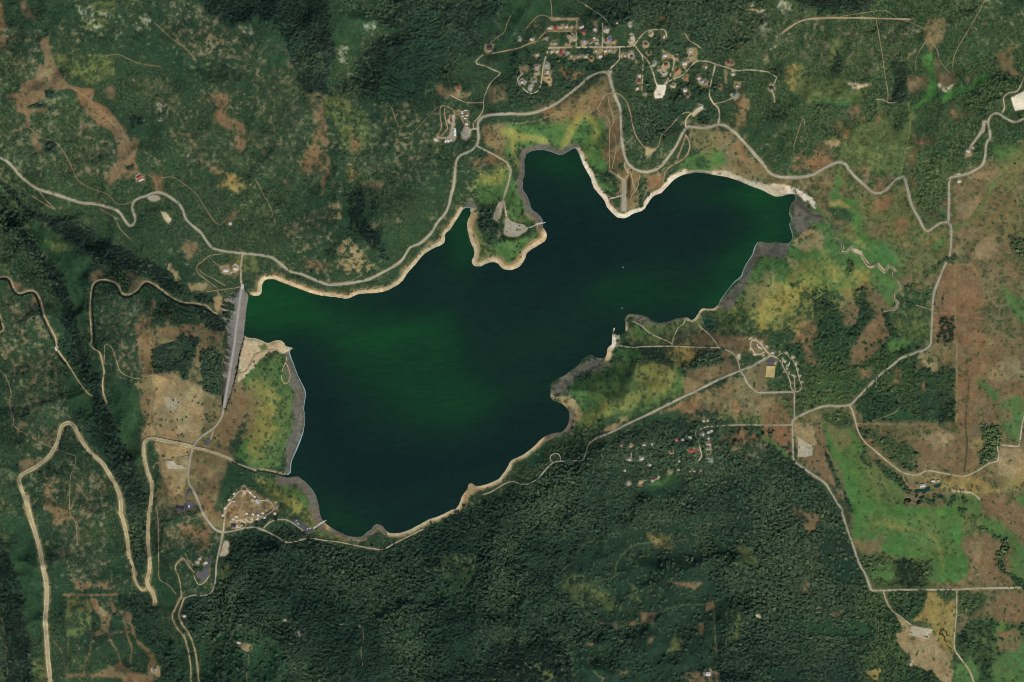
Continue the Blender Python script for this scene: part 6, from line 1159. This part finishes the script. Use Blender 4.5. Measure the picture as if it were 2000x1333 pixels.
# bench road on the downstream face
q1 = Lc * .72 + T_ * .28; q2 = Lc * .66 + T_ * .34
zb = CREST_Z * .72 + toez * .28
dpart('bench', [W3(q1, zb + .8), W3(q2, CREST_Z * .66 + toez * .34 + .9)], surface('bench_gravel', (146, 140, 128), .15, .3))
# outlet gate house on the crest
# ------------------------------------------------------------------ vegetation
def ico(sub):
    bm = bmesh.new(); bmesh.ops.create_icosphere(bm, subdivisions=sub, radius=1.0)
    V = np.array([v.co[:] for v in bm.verts]); F_ = [tuple(v.index for v in f.verts) for f in bm.faces]; bm.free(); return V, F_
I1 = ico(1); I2 = ico(2)
def crown_geo(kind, cx, cy, r, h, rng, V, F_):
    if kind == 'cone':
        n, lv = 7, 4; base = len(V)
        for k in range(lv):
            t_ = k / lv; rr = r * (1 - t_) * (1.0 if k % 1 == 0 else .8); zz = h * (.12 + .88 * t_)
            for a in range(n):
                an = a / n * 6.283 + k * .4 + rng.random() * .3; q = rr * (.75 + .5 * rng.random())
                V.append((cx + q * math.cos(an), cy + q * math.sin(an), zz - .08 * h * rng.random()))
        V.append((cx, cy, h)); top = len(V) - 1
        for k in range(lv - 1):
            for a in range(n):
                a2 = (a + 1) % n; F_.append((base + k * n + a, base + k * n + a2, base + (k + 1) * n + a2, base + (k + 1) * n + a))
        for a in range(n): F_.append((base + (lv - 1) * n + a, base + (lv - 1) * n + (a + 1) % n, top))
    else:
        iv, fi = I2 if kind == 'big' else I1
        base = len(V); jit = .72 + .5 * rng.random(len(iv))
        P_ = iv * jit[:, None]
        for p in P_: V.append((cx + p[0] * r, cy + p[1] * r, h * .56 + p[2] * h * .44))
        for f in fi: F_.append(tuple(base + q for q in f))

def leafmat(name, rough=.75):
    m, nt, b = newmat(name)
    at = nt.nodes.new('ShaderNodeAttribute'); at.attribute_type = 'INSTANCER'; at.attribute_name = 'tint'
    oi = nt.nodes.new('ShaderNodeObjectInfo')
    v = ramp(nt, noise(nt, .3, 3, .7), .3, .7, .64, 1.36)
    col = mixc(nt, 'MULTIPLY', 1.0, at.outputs['Color'], grey(nt, v))
    col = mixc(nt, 'MULTIPLY', 1.0, col, grey(nt, ramp(nt, oi.outputs['Random'], 0, 1, .8, 1.2)))
    nt.links.new(col, b.inputs['Base Color']); b.inputs['Roughness'].default_value = rough; b.inputs['Specular IOR Level'].default_value = .15
    return m
lm = leafmat('foliage')
def protos(cname, kind, nvar, ncr_, spread, rr, hh, seed):
    c = bpy.data.collections.new(cname); rng = np.random.default_rng(seed)
    for v in range(nvar):
        V, F_ = [], []
        for k in range(ncr_):
            for _ in range(20):
                a, d = rng.random() * 6.283, spread * math.sqrt(rng.random())
                break
            r = rr[0] + (rr[1] - rr[0]) * rng.random(); h = hh[0] + (hh[1] - hh[0]) * rng.random()
            crown_geo(kind, d * math.cos(a), d * math.sin(a), r, h, rng, V, F_)
        me = bpy.data.meshes.new(cname); me.from_pydata(V, [], F_); me.materials.append(lm); me.update()
        o = bpy.data.objects.new('%s_%02d' % (cname, v), me); c.objects.link(o)
    return c
c_scrub = protos('oak_clump', 'round', 8, 10, 4.6, (.8, 1.8), (1.3, 3.0), 1)
c_brd = protos('broadleaf_clump', 'round', 8, 8, 4.5, (1.3, 2.7), (3.6, 7.2), 2)
c_con = protos('conifer_clump', 'cone', 8, 7, 4.6, (1.4, 2.8), (6, 11), 3)

def gn_group(coll):
    ng = bpy.data.node_groups.new('scatter_' + coll.name, 'GeometryNodeTree')
    ng.interface.new_socket('Geometry', in_out='INPUT', socket_type='NodeSocketGeometry'); ng.interface.new_socket('Geometry', in_out='OUTPUT', socket_type='NodeSocketGeometry')
    N, L = ng.nodes, ng.links
    gi, go = N.new('NodeGroupInput'), N.new('NodeGroupOutput')
    ci = N.new('GeometryNodeCollectionInfo'); ci.inputs['Collection'].default_value = coll; ci.inputs['Separate Children'].default_value = True; ci.inputs['Reset Children'].default_value = True
    iop = N.new('GeometryNodeInstanceOnPoints'); iop.inputs['Pick Instance'].default_value = True
    def attr(nm, typ):
        n = N.new('GeometryNodeInputNamedAttribute'); n.data_type = typ; n.inputs['Name'].default_value = nm; return n.outputs['Attribute']
    L.new(gi.outputs[0], iop.inputs['Points']); L.new(ci.outputs[0], iop.inputs['Instance'])
    L.new(attr('var', 'INT'), iop.inputs['Instance Index'])
    cx = N.new('ShaderNodeCombineXYZ'); L.new(attr('rot', 'FLOAT'), cx.inputs['Z'])
    er = N.new('FunctionNodeEulerToRotation'); L.new(cx.outputs[0], er.inputs[0]); L.new(er.outputs[0], iop.inputs['Rotation'])
    L.new(attr('scl', 'FLOAT'), iop.inputs['Scale']); L.new(iop.outputs[0], go.inputs[0])
    return ng
def samp(A_, x, y):
    return A_[np.clip(np.round((y + MG) / ST).astype(int), 0, NY - 1), np.clip(np.round((x + MG) / ST).astype(int), 0, NX - 1)]
def scatter(name, coll, dens, spacing, tintf, label, seed, smin=.7, smax=1.2, sink=.3):
    r = np.random.default_rng(seed)
    xs = np.arange(-90, 2090, spacing); ys = np.arange(-90, 1423, spacing)
    X, Y = np.meshgrid(xs, ys); X = X + (r.random(X.shape) - .5) * spacing * 1.1; Y = Y + (r.random(X.shape) - .5) * spacing * 1.1
    x, y = X.ravel(), Y.ravel(); k = r.random(len(x)) < samp(dens, x, y); x, y = x[k], y[k]
    n = len(x); me = bpy.data.meshes.new(name)
    co = np.c_[WX(x), WY(y), hz(x, y) - sink].astype(np.float32)
    me.vertices.add(n); me.vertices.foreach_set('co', co.ravel())
    def put(nm, typ, key, v): a = me.attributes.new(nm, typ, 'POINT'); a.data.foreach_set(key, v)
    put('var', 'INT', 'value', r.integers(0, 8, n).astype(np.int32)); put('rot', 'FLOAT', 'value', (r.random(n) * 6.283).astype(np.float32))
    put('scl', 'FLOAT', 'value', (smin + (smax - smin) * r.random(n)).astype(np.float32))
    t4 = np.ones((n, 4), np.float32); t4[:, :3] = tintf(x, y, r); put('tint', 'FLOAT_COLOR', 'color', t4.ravel())
    o = link(bpy.data.objects.new(name, me)); md = o.modifiers.new('scatter', 'NODES'); md.node_group = gn_group(coll)
    print('SCATTER', name, n)
    return tag(o, label, kind='stuff')
BG2 = fbm(90, 555, 3); BG3 = fbm(240, 556, 3)
def tinter(c0, c1, jit=.18):
    c0, c1 = np.array(c0), np.array(c1)
    def f(x, y, r):
        t_ = np.clip(.5 + .6 * samp(BG2, x, y) + .5 * samp(BG3, x, y) + (r.random(len(x)) - .5) * .5, 0, 1)[:, None]
        e_ = (smooth(1350, 1600, x) * (.6 + .4 * smooth(200, 400, y)) * (1 - smooth(800, 870, y) * smooth(1730, 1640, x)))[:, None]; v_ = np.array((1.6, 1.45, 1.05))
        return (c0 * (1 - t_) + c1 * t_) * (1 + (v_ - 1) * e_) * (1 + jit * (r.random((len(x), 1)) * 2 - 1))
    return f
scatter('scrub_oak', c_scrub, np.clip(SCR, 0, 1) ** 1.1, 4.8, tinter((.027, .063, .033), (.064, .100, .044)), 'low dark green scrub oak covering the hills', 31)
scatter('broadleaf_forest', c_brd, FOR, 4.7, tinter((.024, .056, .033), (.064, .104, .050)), 'closed grey green broadleaf forest on the slopes', 32)
scatter('conifer_forest', c_con, CON, 4.6, tinter((.030, .062, .044), (.054, .088, .060)), 'blackish conifer stands in the gullies', 33, .75, 1.2)

c_big = protos('tall_crown', 'big', 8, 2, 3.2, (2.4, 4.0), (8, 13), 4)
scatter('tall_forest_trees', c_big, np.clip(FOR * .5 + CON * .2, 0, 1), 9.5, tinter((.018, .044, .030), (.084, .122, .062)), 'taller crowns rising out of the broadleaf forest', 34, .7, 1.15)
scatter('dark_oak_thickets', c_big, np.clip(SCR - .45, 0, 1) * .35, 11.0, tinter((.020, .046, .028), (.050, .084, .040)), 'darker oak thickets dotted over the scrub hills', 35, .45, .8)
# lone trees and shrubs standing in the open, one object each
tint_lone = [surface('lone_leaf_a', (50, 66, 44), .4, .5), surface('lone_leaf_b', (42, 58, 42), .4, .5), surface('lone_leaf_c', (58, 76, 48), .4, .5)]
bark = surface('bark', (92, 78, 62), .2, 1.0)
lone = []
rngl = np.random.default_rng(77)
for v in range(5):
    V, F_ = [], []
    for k in range(7):
        a, d = rngl.random() * 6.283, 1.7 * math.sqrt(rngl.random())
        crown_geo('round', d * math.cos(a), d * math.sin(a), .9 + .8 * rngl.random(), 3.2 + 2.2 * rngl.random(), rngl, V, F_)
    V = [(x, y, z + 1.2) for x, y, z in V]
    cm = bpy.data.meshes.new('crown'); cm.from_pydata(V, [], F_); cm.materials.append(tint_lone[v % 3]); cm.update()
    V, F_ = [], []
    for k, (z, r) in enumerate(((-.6, .38), (1.2, .3), (2.6, .22), (3.8, .08))):
        for a in range(6): V.append((r * math.cos(a * 1.047) + .1 * k * (v - 2) * .3, r * math.sin(a * 1.047), z))
    for k in range(3):
        for a in range(6): F_.append((k * 6 + a, k * 6 + (a + 1) % 6, (k + 1) * 6 + (a + 1) % 6, (k + 1) * 6 + a))
    for bx_, by_ in ((1.3, .4), (-1.1, .8), (.2, -1.4)):
        q = len(V); V += [(0, -.12, 1.8), (0, .12, 1.8), (.1, 0, 2.1), (bx_, by_, 3.6)]; F_ += [(q, q + 1, q + 3), (q + 1, q + 2, q + 3), (q + 2, q, q + 3)]
    tm = bpy.data.meshes.new('trunk'); tm.from_pydata(V, [], F_); tm.materials.append(bark); tm.update()
    lone.append((cm, tm))
ZONES = [('F', 1440, 740, 'on the brown ground around the ball field'), ('F', 1650, 420, 'on the red brown slopes north of the wet meadow'), ('F', 1900, 640, 'on the brown fields beside the valley road'), ('F', 1900, 900, 'on the brown ranch fields at the right'), ('F', 1420, 300, 'on the olive slope above the east beach'),
         ('F', 380, 800, 'on the bare tan bench below the dam'), ('F', 400, 960, 'on the brown ground near the park office'), ('F', 1580, 880, 'around the pale stockyard pad'), ('F', 1650, 1040, 'in the bright green meadow'), ('F', 1850, 1220, 'on the dry tan field at the lower right'), ('F', 1230, 330, 'among the camp lanes on the point'), ('F', 150, 220, 'on the brown hilltop clearing'), ('F', 1800, 200, 'by the green draws at the upper right'), ('F', 1600, 700, 'on the brown flats by the creek woods'), ('F', 480, 920, 'on the slope above the creek mouth'), ('F', 220, 1230, 'in the brown clearing at the lower left'), ('F', 1050, 240, 'on the slope above the north cove'), ('F', 1900, 1000, 'along the ranch creek'), ('F', 1250, 750, 'on the meadow south of the lake')]
def put_tree(px, py, s_, k):
    zn = min(ZONES, key=lambda q: (q[1] - px) ** 2 + (q[2] - py) ** 2)[3]
    r = link(bpy.data.objects.new('tree', None)); r.location = (WX(px), WY(py), float(hz(px, py))); r.scale = (s_, s_, s_ * .9); r.rotation_euler = (0, 0, k * 1.7)
    link(bpy.data.objects.new('crown', lone[k % 5][0]), r); link(bpy.data.objects.new('trunk', lone[k % 5][1]), r)
    tag(r, 'small lone dark green tree ' + zn, 'tree', 'lone trees ' + zn)
TS = []
for q, s_ in (('RH: 370,390 640,420 885,405 925,265 1045,240 1215,285 1370,480 1520,550 1590,590 1680,590 1770,580 1870,595 1940,600 600,90 640,150 1290,440 ', 1.0), ('FP: 1080,470 1130,450 1190,500 1110,550 1210,570 1150,600 1060,540', 1.5), ('FP: 1180,690 1160,660 1210,790 1260,830 1290,860 390,960 385,1030 1180,720', 1.2), ('GP: 1072,503 1068,610 265,600 850,410 1235,1090', 1.1),
              ('EC: 1080,990 1110,1000 1180,950 1200,980 545,1010 540,1060 540,1100 720,1105 370,760 560,800 1060,850', 1.2), ('PK: 770,480 790,530 760,570 480,480 890,840 660,1170 700,1110 620,1270 770,730', 1.3), ('CG: 1280,525 1130,655 1105,850 1430,605 590,830 650,750 720,790 345,100 210,490 260,570 200,610', 1.0), ('20: 1330,480 1370,500 1310,570 1360,630 1400,630 1430,610 1355,690 1400,740 1410,760 1440,880 1250,910', 1.2), ('12: 80,330 1590,280 1885,90 40,600 20,690', 1.4), ('13: 330,95 1230,310 1270,330 1250,350 1210,330 830,100 720,210', 1.3), ('22: 1590,280 1850,360 740,240', 1.3), ('03: 330,1280 380,1185 610,1110 710,1030 800,650 1770,1110 1880,1260', 1.4)):
    for p in P(q.strip()): TS.append((p[0], p[1], s_ * .85))
xs_, ys_ = RNG.random(9000) * 2000, RNG.random(9000) * 1333
ok = RNG.random(9000) < samp(OPN, xs_, ys_) * .12
for x, y in zip(xs_[ok], ys_[ok]):
    if len(TS) >= 285: break
    if all((x - a) ** 2 + (y - b_) ** 2 > 64 for a, b_, _ in TS): TS.append((x, y, .4 + .4 * random.random()))
for k, (x, y, s_) in enumerate(TS): put_tree(x, y, s_, k)
# ------------------------------------------------------------------ buildings
ROOF = {'white': (176, 173, 162), 'grey': (132, 130, 126), 'lgrey': (166, 166, 162), 'red': (146, 66, 58), 'orange': (164, 104, 72), 'brown': (88, 70, 58), 'dark': (58, 58, 66), 'tan': (160, 138, 102), 'blue': (92, 114, 152), 'green': (112, 134, 116), 'dgreen': (52, 80, 64), 'teal': (76, 122, 100), 'pink': (170, 136, 124), 'lav': (156, 152, 164), 'maroon': (108, 60, 54)}
wallm = [surface('wall_cream', (190, 180, 160), .08, .6), surface('wall_wood', (128, 100, 76), .12, .6), surface('wall_grey', (150, 148, 142), .08, .6)]
glassm = surface('window_glass', (40, 48, 56), .1, .5, .15); doorm = surface('door_wood', (96, 66, 48), .1, .5); brickm = surface('chimney_brick', (120, 74, 60), .15, 1.0)
def boxg(V, F_, x0, x1, y0, y1, z0, z1):
    q = len(V); V += [(x0, y0, z0), (x1, y0, z0), (x1, y1, z0), (x0, y1, z0), (x0, y0, z1), (x1, y0, z1), (x1, y1, z1), (x0, y1, z1)]
    F_ += [(q, q + 3, q + 2, q + 1), (q + 4, q + 5, q + 6, q + 7), (q, q + 1, q + 5, q + 4), (q + 1, q + 2, q + 6, q + 5), (q + 2, q + 3, q + 7, q + 6), (q + 3, q, q + 4, q + 7)]
def bpart(name, boxes, mat, parent):
    V, F_ = [], []
    for b_ in boxes: boxg(V, F_, *b_)
    return mesh_obj(name, V, F_, mat, parent)
NB = [0]
def house(fr, x, y, w, l, rot, rc, label, name='house', cat='house', wh=3.2, group=None):
    k = FR[fr][2]; px, py = FR[fr][0] + x / k, FR[fr][1] + y / k
    W_, L_ = max(w / k * SC * .92, 3.0), max(l / k * SC * .92, 3.0)
    a = math.radians(rot); NB[0] += 1
    if L_ > W_: W_, L_, a = L_, W_, a + math.pi / 2          # ridge along local x
    cs = [(px + (sx * W_ * math.cos(a) - sy * L_ * math.sin(a)) / 2 / SC, py - (sx * W_ * math.sin(a) + sy * L_ * math.cos(a)) / 2 / SC) for sx in (-1, 1) for sy in (-1, 1)]
    zs = [float(hz(*c)) for c in cs]; z0 = max(zs) - .1
    r = link(bpy.data.objects.new(name, None)); r.location = (WX(px), WY(py), z0); r.rotation_euler = (0, 0, a)
    tag(r, label, cat, group)
    hx, hy = W_ / 2 - .35, L_ / 2 - .35; ph = min(hy * .55, 2.6); dn = min(zs) - z0 - 1.0
    V = [(-hx, -hy, dn), (hx, -hy, dn), (hx, hy, dn), (-hx, hy, dn), (-hx, -hy, wh), (hx, -hy, wh), (hx, hy, wh), (-hx, hy, wh), (-hx, 0, wh + ph), (hx, 0, wh + ph)]
    F_ = [(0, 1, 5, 4), (2, 3, 7, 6), (1, 2, 6, 9, 5), (3, 0, 4, 8, 7)]
    mesh_obj('wall', V, F_, wallm[NB[0] % 3], r)
    ox, oy = W_ / 2, L_ / 2; ez = wh + ph - ph * oy / hy; tk = .22; ze = wh + ph
    m_ = surface('roof_' + rc, ROOF[rc], .07, .5, .7)
    rf = mesh_obj('roof', [(-ox, -oy, ez + tk), (ox, -oy, ez + tk), (ox, 0, ze + tk), (-ox, 0, ze + tk), (-ox, -oy, ez), (ox, -oy, ez), (ox, 0, ze), (-ox, 0, ze), (ox, oy, ez + tk), (-ox, oy, ez + tk), (ox, oy, ez), (-ox, oy, ez)],
                  [(0, 1, 2, 3), (4, 7, 6, 5), (0, 4, 5, 1), (1, 5, 6, 2), (0, 3, 7, 4), (3, 2, 8, 9), (7, 11, 10, 6), (9, 8, 10, 11), (2, 6, 10, 8), (3, 9, 11, 7)], m_, r)
    bpart('ridge_cap', [(-ox, ox, -.18, .18, ze + tk - .04, ze + tk + .1)], m_, rf)
    if NB[0] % 3 != 1 and cat == 'house': bpart('chimney', [(W_ * .2, W_ * .2 + .8, .5, 1.3, wh + ph * .4, ze + 1.0)], brickm, rf)
    bpart('door', [(-.5, .5, -hy - .06, -hy + .05, 0.1, 2.1)], doorm, r)
    for sx in (-.6, .6): bpart('window', [(sx * hx - .6, sx * hx + .6, -hy - .05, -hy + .05, 1.0, 2.2)], glassm, r)
    return r
CLASSIFY = (('barn', 'barn'), ('shed', 'shed'), ('kiosk', 'kiosk'), ('restroom', 'restroom'), ('pavilion', 'pavilion'), ('shelter', 'shelter'), ('hut', 'hut'), ('office', 'office'), ('store', 'shop'), ('cabin', 'cabin'))
for fr, x, y, w, l, rot, rc, lab in Hs:
    if lab is None: continue
    nm, ct = 'house', 'house'
    for word, c_ in CLASSIFY:
        if word in lab.split(' ')[:7] or word in lab.split(' ')[:6]: nm = c_; ct = c_; break
    if 'roof' in lab.split(' ')[:5] and nm == 'house': ct = 'house'
    house(fr, x, y, w, l, rot, rc, lab, name=nm, cat=ct)

# gate house and spillway at the dam
def simple(name, fr, x, y, rot, label, cat, group=None, zz=None):
    k = FR[fr][2]; px, py = FR[fr][0] + x / k, FR[fr][1] + y / k
    r = link(bpy.data.objects.new(name, None)); r.location = (WX(px), WY(py), float(hz(px, py)) if zz is None else zz); r.rotation_euler = (0, 0, math.radians(rot))
    return tag(r, label, cat, group)
g = simple('gate_house', 'DM', 826, 800, 0, 'white concrete gate house at the north end of the dam crest', 'gate house', zz=CREST_Z - .3)
bpart('wall', [(-3.2, 3.2, -6, 6, -1, 2.6)], conc, g); bpart('roof', [(-3.6, 3.6, -6.4, 6.4, 2.6, 3.0)], surface('roof_white', ROOF['white'], .07, .5, .7), g); bpart('door', [(-3.28, -3.2, -.6, .6, 0, 2.0)], doorm, g)
# round stock tank on the stockyard pad
g = simple('stock_tank', 'GP', 820, 1115, 0, 'round water tank with pale rim at the corner of the stockyard pad', 'tank'); g.location.z += 2.0
def ring(name, r0, r1, z0, z1, mat, parent, n=28):
    V, F_ = [], []
    for i in range(n):
        c, s_ = math.cos(i / n * 6.2832), math.sin(i / n * 6.2832); V += [(r0 * c, r0 * s_, z0), (r0 * c, r0 * s_, z1), (r1 * c, r1 * s_, z1), (r1 * c, r1 * s_, z0)]
    for i in range(n):
        a, b_ = 4 * i, 4 * ((i + 1) % n); F_ += [(a, b_, b_ + 1, a + 1), (a + 1, b_ + 1, b_ + 2, a + 2), (a + 2, b_ + 2, b_ + 3, a + 3)]
    return mesh_obj(name, V, F_, mat, parent)
ring('rim', 3.9, 4.8, -2, 1.2, surface('tank_steel', (110, 118, 112), .1, 1.0, .5), g)
mesh_obj('water', [(0, 0, .5)] + [(3.9 * math.cos(i * .2244), 3.9 * math.sin(i * .2244), .5) for i in range(28)], [(0, 1 + i, 1 + (i + 1) % 28) for i in range(28)], surface('tank_water', (140, 165, 150), .1, .5, .2), g)

# ------------------------------------------------------------------ trailers, boats, cars
tw = surface('gelcoat_white', (226, 228, 226), .05, .5, .4); tyre = surface('tyre_rubber', (34, 34, 34), .1, 1.0); steel = surface('hitch_steel', (90, 92, 94), .1, 1.0, .5)
def wheelg(V, F_, x, y, r, w, n=10):
    q = len(V)
    for i in range(n):
        c, s_ = math.cos(i / n * 6.2832), math.sin(i / n * 6.2832); V += [(x + r * c, y - w / 2, r + r * s_), (x + r * c, y + w / 2, r + r * s_)]
    for i in range(n): a, b_ = q + 2 * i, q + 2 * ((i + 1) % n); F_.append((a, b_, b_ + 1, a + 1))
    F_.append(tuple(q + 2 * i for i in range(n))[::-1]); F_.append(tuple(q + 2 * i + 1 for i in range(n)))
def me_of(name, V, F_, mat): me = bpy.data.meshes.new(name); me.from_pydata(V, [], F_); me.materials.append(mat); me.update(); return me
V, F_ = [], []; wheelg(V, F_, 0, 0, .38, .25); WHEEL = me_of('wheel', V, F_, tyre)
L_, Hh = 3.6, 1.25
prof = [(-L_, .6), (-L_, 2.5), (-L_ + .3, 2.95), (L_ - .5, 2.95), (L_, 2.3), (L_, 1.0), (L_ - .4, .6)]
V = [(x, y, z) for y in (-Hh, Hh) for x, z in prof]; n = len(prof); F_ = [tuple(range(n)), tuple(range(2 * n - 1, n - 1, -1))] + [(i, i + n, (i + 1) % n + n, (i + 1) % n) for i in range(n)]
TR_B = me_of('body', V, F_, tw); V, F_ = [], []
for sy in (-1, 1): boxg(V, F_, -2.0, 1.8, sy * Hh - .02, sy * Hh + .02, 1.6, 2.2)
TR_W = me_of('window', V, F_, glassm); V, F_ = [], []; boxg(V, F_, L_, L_ + 1.2, -.08, .08, .5, .62); TR_H = me_of('hitch', V, F_, steel)
V, F_ = [], []; boxg(V, F_, -.5, .5, -.4, .4, 2.95, 3.2); TR_A = me_of('roof_vent', V, F_, surface('vent_grey', (170, 172, 172), .05, 1.0))
def trailer(fr, x, y, rot, label, group):
    r = simple('camper_trailer', fr, x, y, rot, label, 'trailer', group); r.location.z += .9
    for nm, me in (('body', TR_B), ('window', TR_W), ('hitch', TR_H), ('roof_vent', TR_A)): link(bpy.data.objects.new(nm, me), r)
    for wx_, wy_ in ((-.4, -1.2), (-.4, 1.2)): w_ = link(bpy.data.objects.new('wheel', WHEEL), r); w_.location = (wx_, wy_, 0)
# hull
sec = [(-3.2, 1.05, .0), (-1.0, 1.2, .0), (1.2, 1.1, .05), (2.6, .6, .15), (3.4, .05, .35)]
V, F_ = [], []
for x, hw_, dz in sec: V += [(x, -hw_, .75 + dz), (x, -hw_ * .7, .05), (x, 0, -.25 + dz), (x, hw_ * .7, .05), (x, hw_, .75 + dz)]
for k in range(4):
    for j in range(4): a = k * 5 + j; F_.append((a, a + 1, a + 6, a + 5))
F_.append((4, 3, 2, 1, 0)); BT_H = me_of('hull', V, F_, tw)
V = []; F_ = []
for x, hw_, dz in sec: V += [(x, -hw_ * .97, .7 + dz), (x, hw_ * .97, .7 + dz)]
for k in range(4): F_.append((2 * k, 2 * k + 1, 2 * k + 3, 2 * k + 2))
BT_D = me_of('deck', V, F_, surface('deck_grey', (196, 200, 204), .05, .5)); V, F_ = [], []; boxg(V, F_, -2.2, -.6, -.8, .8, .7, 1.15); BT_S = me_of('seat', V, F_, surface('boat_cover_blue', (70, 96, 130), .05, .5))
V = [(.3, -.9, .75), (.3, .9, .75), (-.1, .8, 1.35), (-.1, -.8, 1.35)]; BT_G = me_of('windscreen', V, [(0, 1, 2, 3)], glassm)
V, F_ = [], []; boxg(V, F_, -3.7, -3.15, -.25, .25, -.2, 1.2); BT_M = me_of('outboard_motor', V, F_, tyre)
def boat(fr, x, y, rot, label, group=None, afloat=True, sc=1.0):
    r = simple('motor_boat', fr, x, y, rot, label, 'boat', group, 0.05 if afloat else None); r.scale = (sc,) * 3
    if not afloat: r.location.z += 2.3
    for nm, me in (('hull', BT_H), ('deck', BT_D), ('seat', BT_S), ('windscreen', BT_G), ('outboard_motor', BT_M)): link(bpy.data.objects.new(nm, me), r)
boat('12', 850, 755, -40, 'white motor boat alone on the dark water south of the point', sc=.7)
boat('12', 843, 1067, 10, 'white motor boat just off the marshy point', sc=.7)
for x, y in ((565, 985), (585, 1000), (605, 1015), (625, 1030), (645, 1045), (560, 1015), (580, 1030), (600, 1045), (620, 1060)):
    boat('M', x, y, -40 + random.uniform(-8, 8), 'white boat parked in the double row on the eastern storage apron', 'boats stored on the eastern apron', False)
for x, y, a in ((272, 1135, 80), (300, 1130, 75), (328, 1132, 85), (352, 1128, 80), (375, 1130, 85)):
    trailer('M', x, y, a, 'white trailer in the row along the bottom of the storage apron', 'trailers at the bottom of the storage apron')
for x, y in ((435, 920), (432, 945), (435, 968), (430, 990), (435, 1012), (433, 1035)):
    trailer('M', x, y, -20, 'white trailer in the column on the right edge of the storage apron', 'trailers on the right edge of the storage apron')
for x, y, a in ((560, 630, 5), (620, 605, 5), (570, 705, 5), (640, 690, 5), (610, 745, 5), (560, 660, 5)):
    trailer('M', x, y, a, 'white trailer in the upper storage rows', 'trailers in the upper storage rows')
for x, y, a in ((1150, 535, 40), (1070, 635, 20), (1150, 660, 20), (1010, 770, 30), (970, 890, 80), (1415, 520, -45), (1490, 585, -40)):
    trailer('CG', x, y, a, 'white camper trailer along the outer edge of the knoll campground loop', 'campers on the knoll loop')
for x, y, a in ((1185, 910, 10), (1130, 950, 10), (1355, 860, -30), (1460, 870, -40), (1540, 885, -40), (1615, 850, -30), (1530, 945, 20), (1650, 925, 40), (1815, 860, -60)):
    trailer('CG', x, y, a, 'white camper trailer on the curled pads at the foot of the knoll campground', 'campers on the curled pads')
# cars
carp = {c: surface('car_' + c, v, .03, .5, .35) for c, v in (('white', (222, 222, 222)), ('black', (36, 38, 42)), ('silver', (160, 164, 168)))}
CARM = {}
for c, m_ in carp.items():
    prof = [(-2.3, .45), (-2.3, .95), (-1.2, 1.0), (1.0, .98), (2.2, .85), (2.3, .45)]; V = [(x, y, z) for y in (-.9, .9) for x, z in prof]; n = len(prof)
    F_ = [tuple(range(n)), tuple(range(2 * n - 1, n - 1, -1))] + [(i, i + n, (i + 1) % n + n, (i + 1) % n) for i in range(n)]; bd = me_of('body', V, F_, m_)
    V = [(-1.9, -.82, .98), (.9, -.82, .98), (.9, .82, .98), (-1.9, .82, .98), (-1.5, -.68, 1.5), (.2, -.68, 1.5), (.2, .68, 1.5), (-1.5, .68, 1.5)]
    cb = me_of('glasshouse', V, [(0, 1, 5, 4), (1, 2, 6, 5), (2, 3, 7, 6), (3, 0, 4, 7)], glassm); rfm = me_of('roof', V[4:] + [(x, y, z + .04) for x, y, z in V[4:]], [(4, 5, 6, 7), (0, 1, 5, 4), (1, 2, 6, 5), (2, 3, 7, 6), (3, 0, 4, 7)], m_)
    CARM[c] = (bd, cb, rfm)
def car(fr, x, y, rot, c, label, group):
    r = simple('parked_car', fr, x, y, rot, label, 'car', group); r.location.z += 2.2
    for nm, me in zip(('body', 'glasshouse', 'roof'), CARM[c]): link(bpy.data.objects.new(nm, me), r)
    for wx_ in (-1.4, 1.4):
        for wy_ in (-.85, .85): w_ = link(bpy.data.objects.new('wheel', WHEEL), r); w_.location = (wx_, wy_, 0)
for x, y, c in ((712, 773, 'black'), (690, 785, 'silver'), (665, 850, 'black'), (690, 870, 'silver'), (640, 770, 'white'), (600, 715, 'white'), (560, 860, 'silver'), (470, 890, 'black'), (720, 850, 'black')):
    car('PK', x, y, 20, c, c + ' car parked on the fan shaped peninsula lot', c + ' cars on the peninsula lot')
for x, y in ((1560, 125), (1575, 130), (1670, 185), (1690, 180), (1705, 178), (1550, 98)): car('SC', x, y, 60, 'white', 'white vehicle parked on the dark launch lot', 'vehicles on the launch lot')
for x, y, a in ((705, 580, 60), (735, 585, 60), (762, 590, 60), (785, 600, 60)): car('FP', x, y, a, 'black', 'dark vehicle in the row at the lower right of the fenced pad', 'vehicles in a row on the fenced pad')
car('FP', 435, 500, -20, 'black', 'dark vehicle alone at the left end of the fenced pad', None)
car('FP', 822, 540, 70, 'black', 'dark vehicle at the right end of the fenced pad', None)
for x, y in ((540, 980), (725, 990), (815, 1005)): car('GP', x, y, 85, 'black', 'dark vehicle on the pale stockyard pad', 'vehicles on the stockyard pad')
# floating docks at the ramps
def dock(fr, x, y, rot, ln, label):
    r = simple('floating_dock', fr, x, y, rot, label, 'dock', None, .1)
    n = int(ln / 1.5)
    for i in range(n): bpart('plank', [(i * 1.5, i * 1.5 + 1.35, -1.1, 1.1, .45, .6)], surface('dock_plank', (190, 186, 172), .08, 1.0), r)
    for sy in (-.8, .8): bpart('float', [(0, ln, sy - .3, sy + .3, -.2, .44)], steel, r)
dock('PK', 1120, 732, 14, 13, 'floating dock off the peninsula boat ramp')
dock('SC', 1845, 108, 28, 9, 'floating dock at the southern boat ramp')
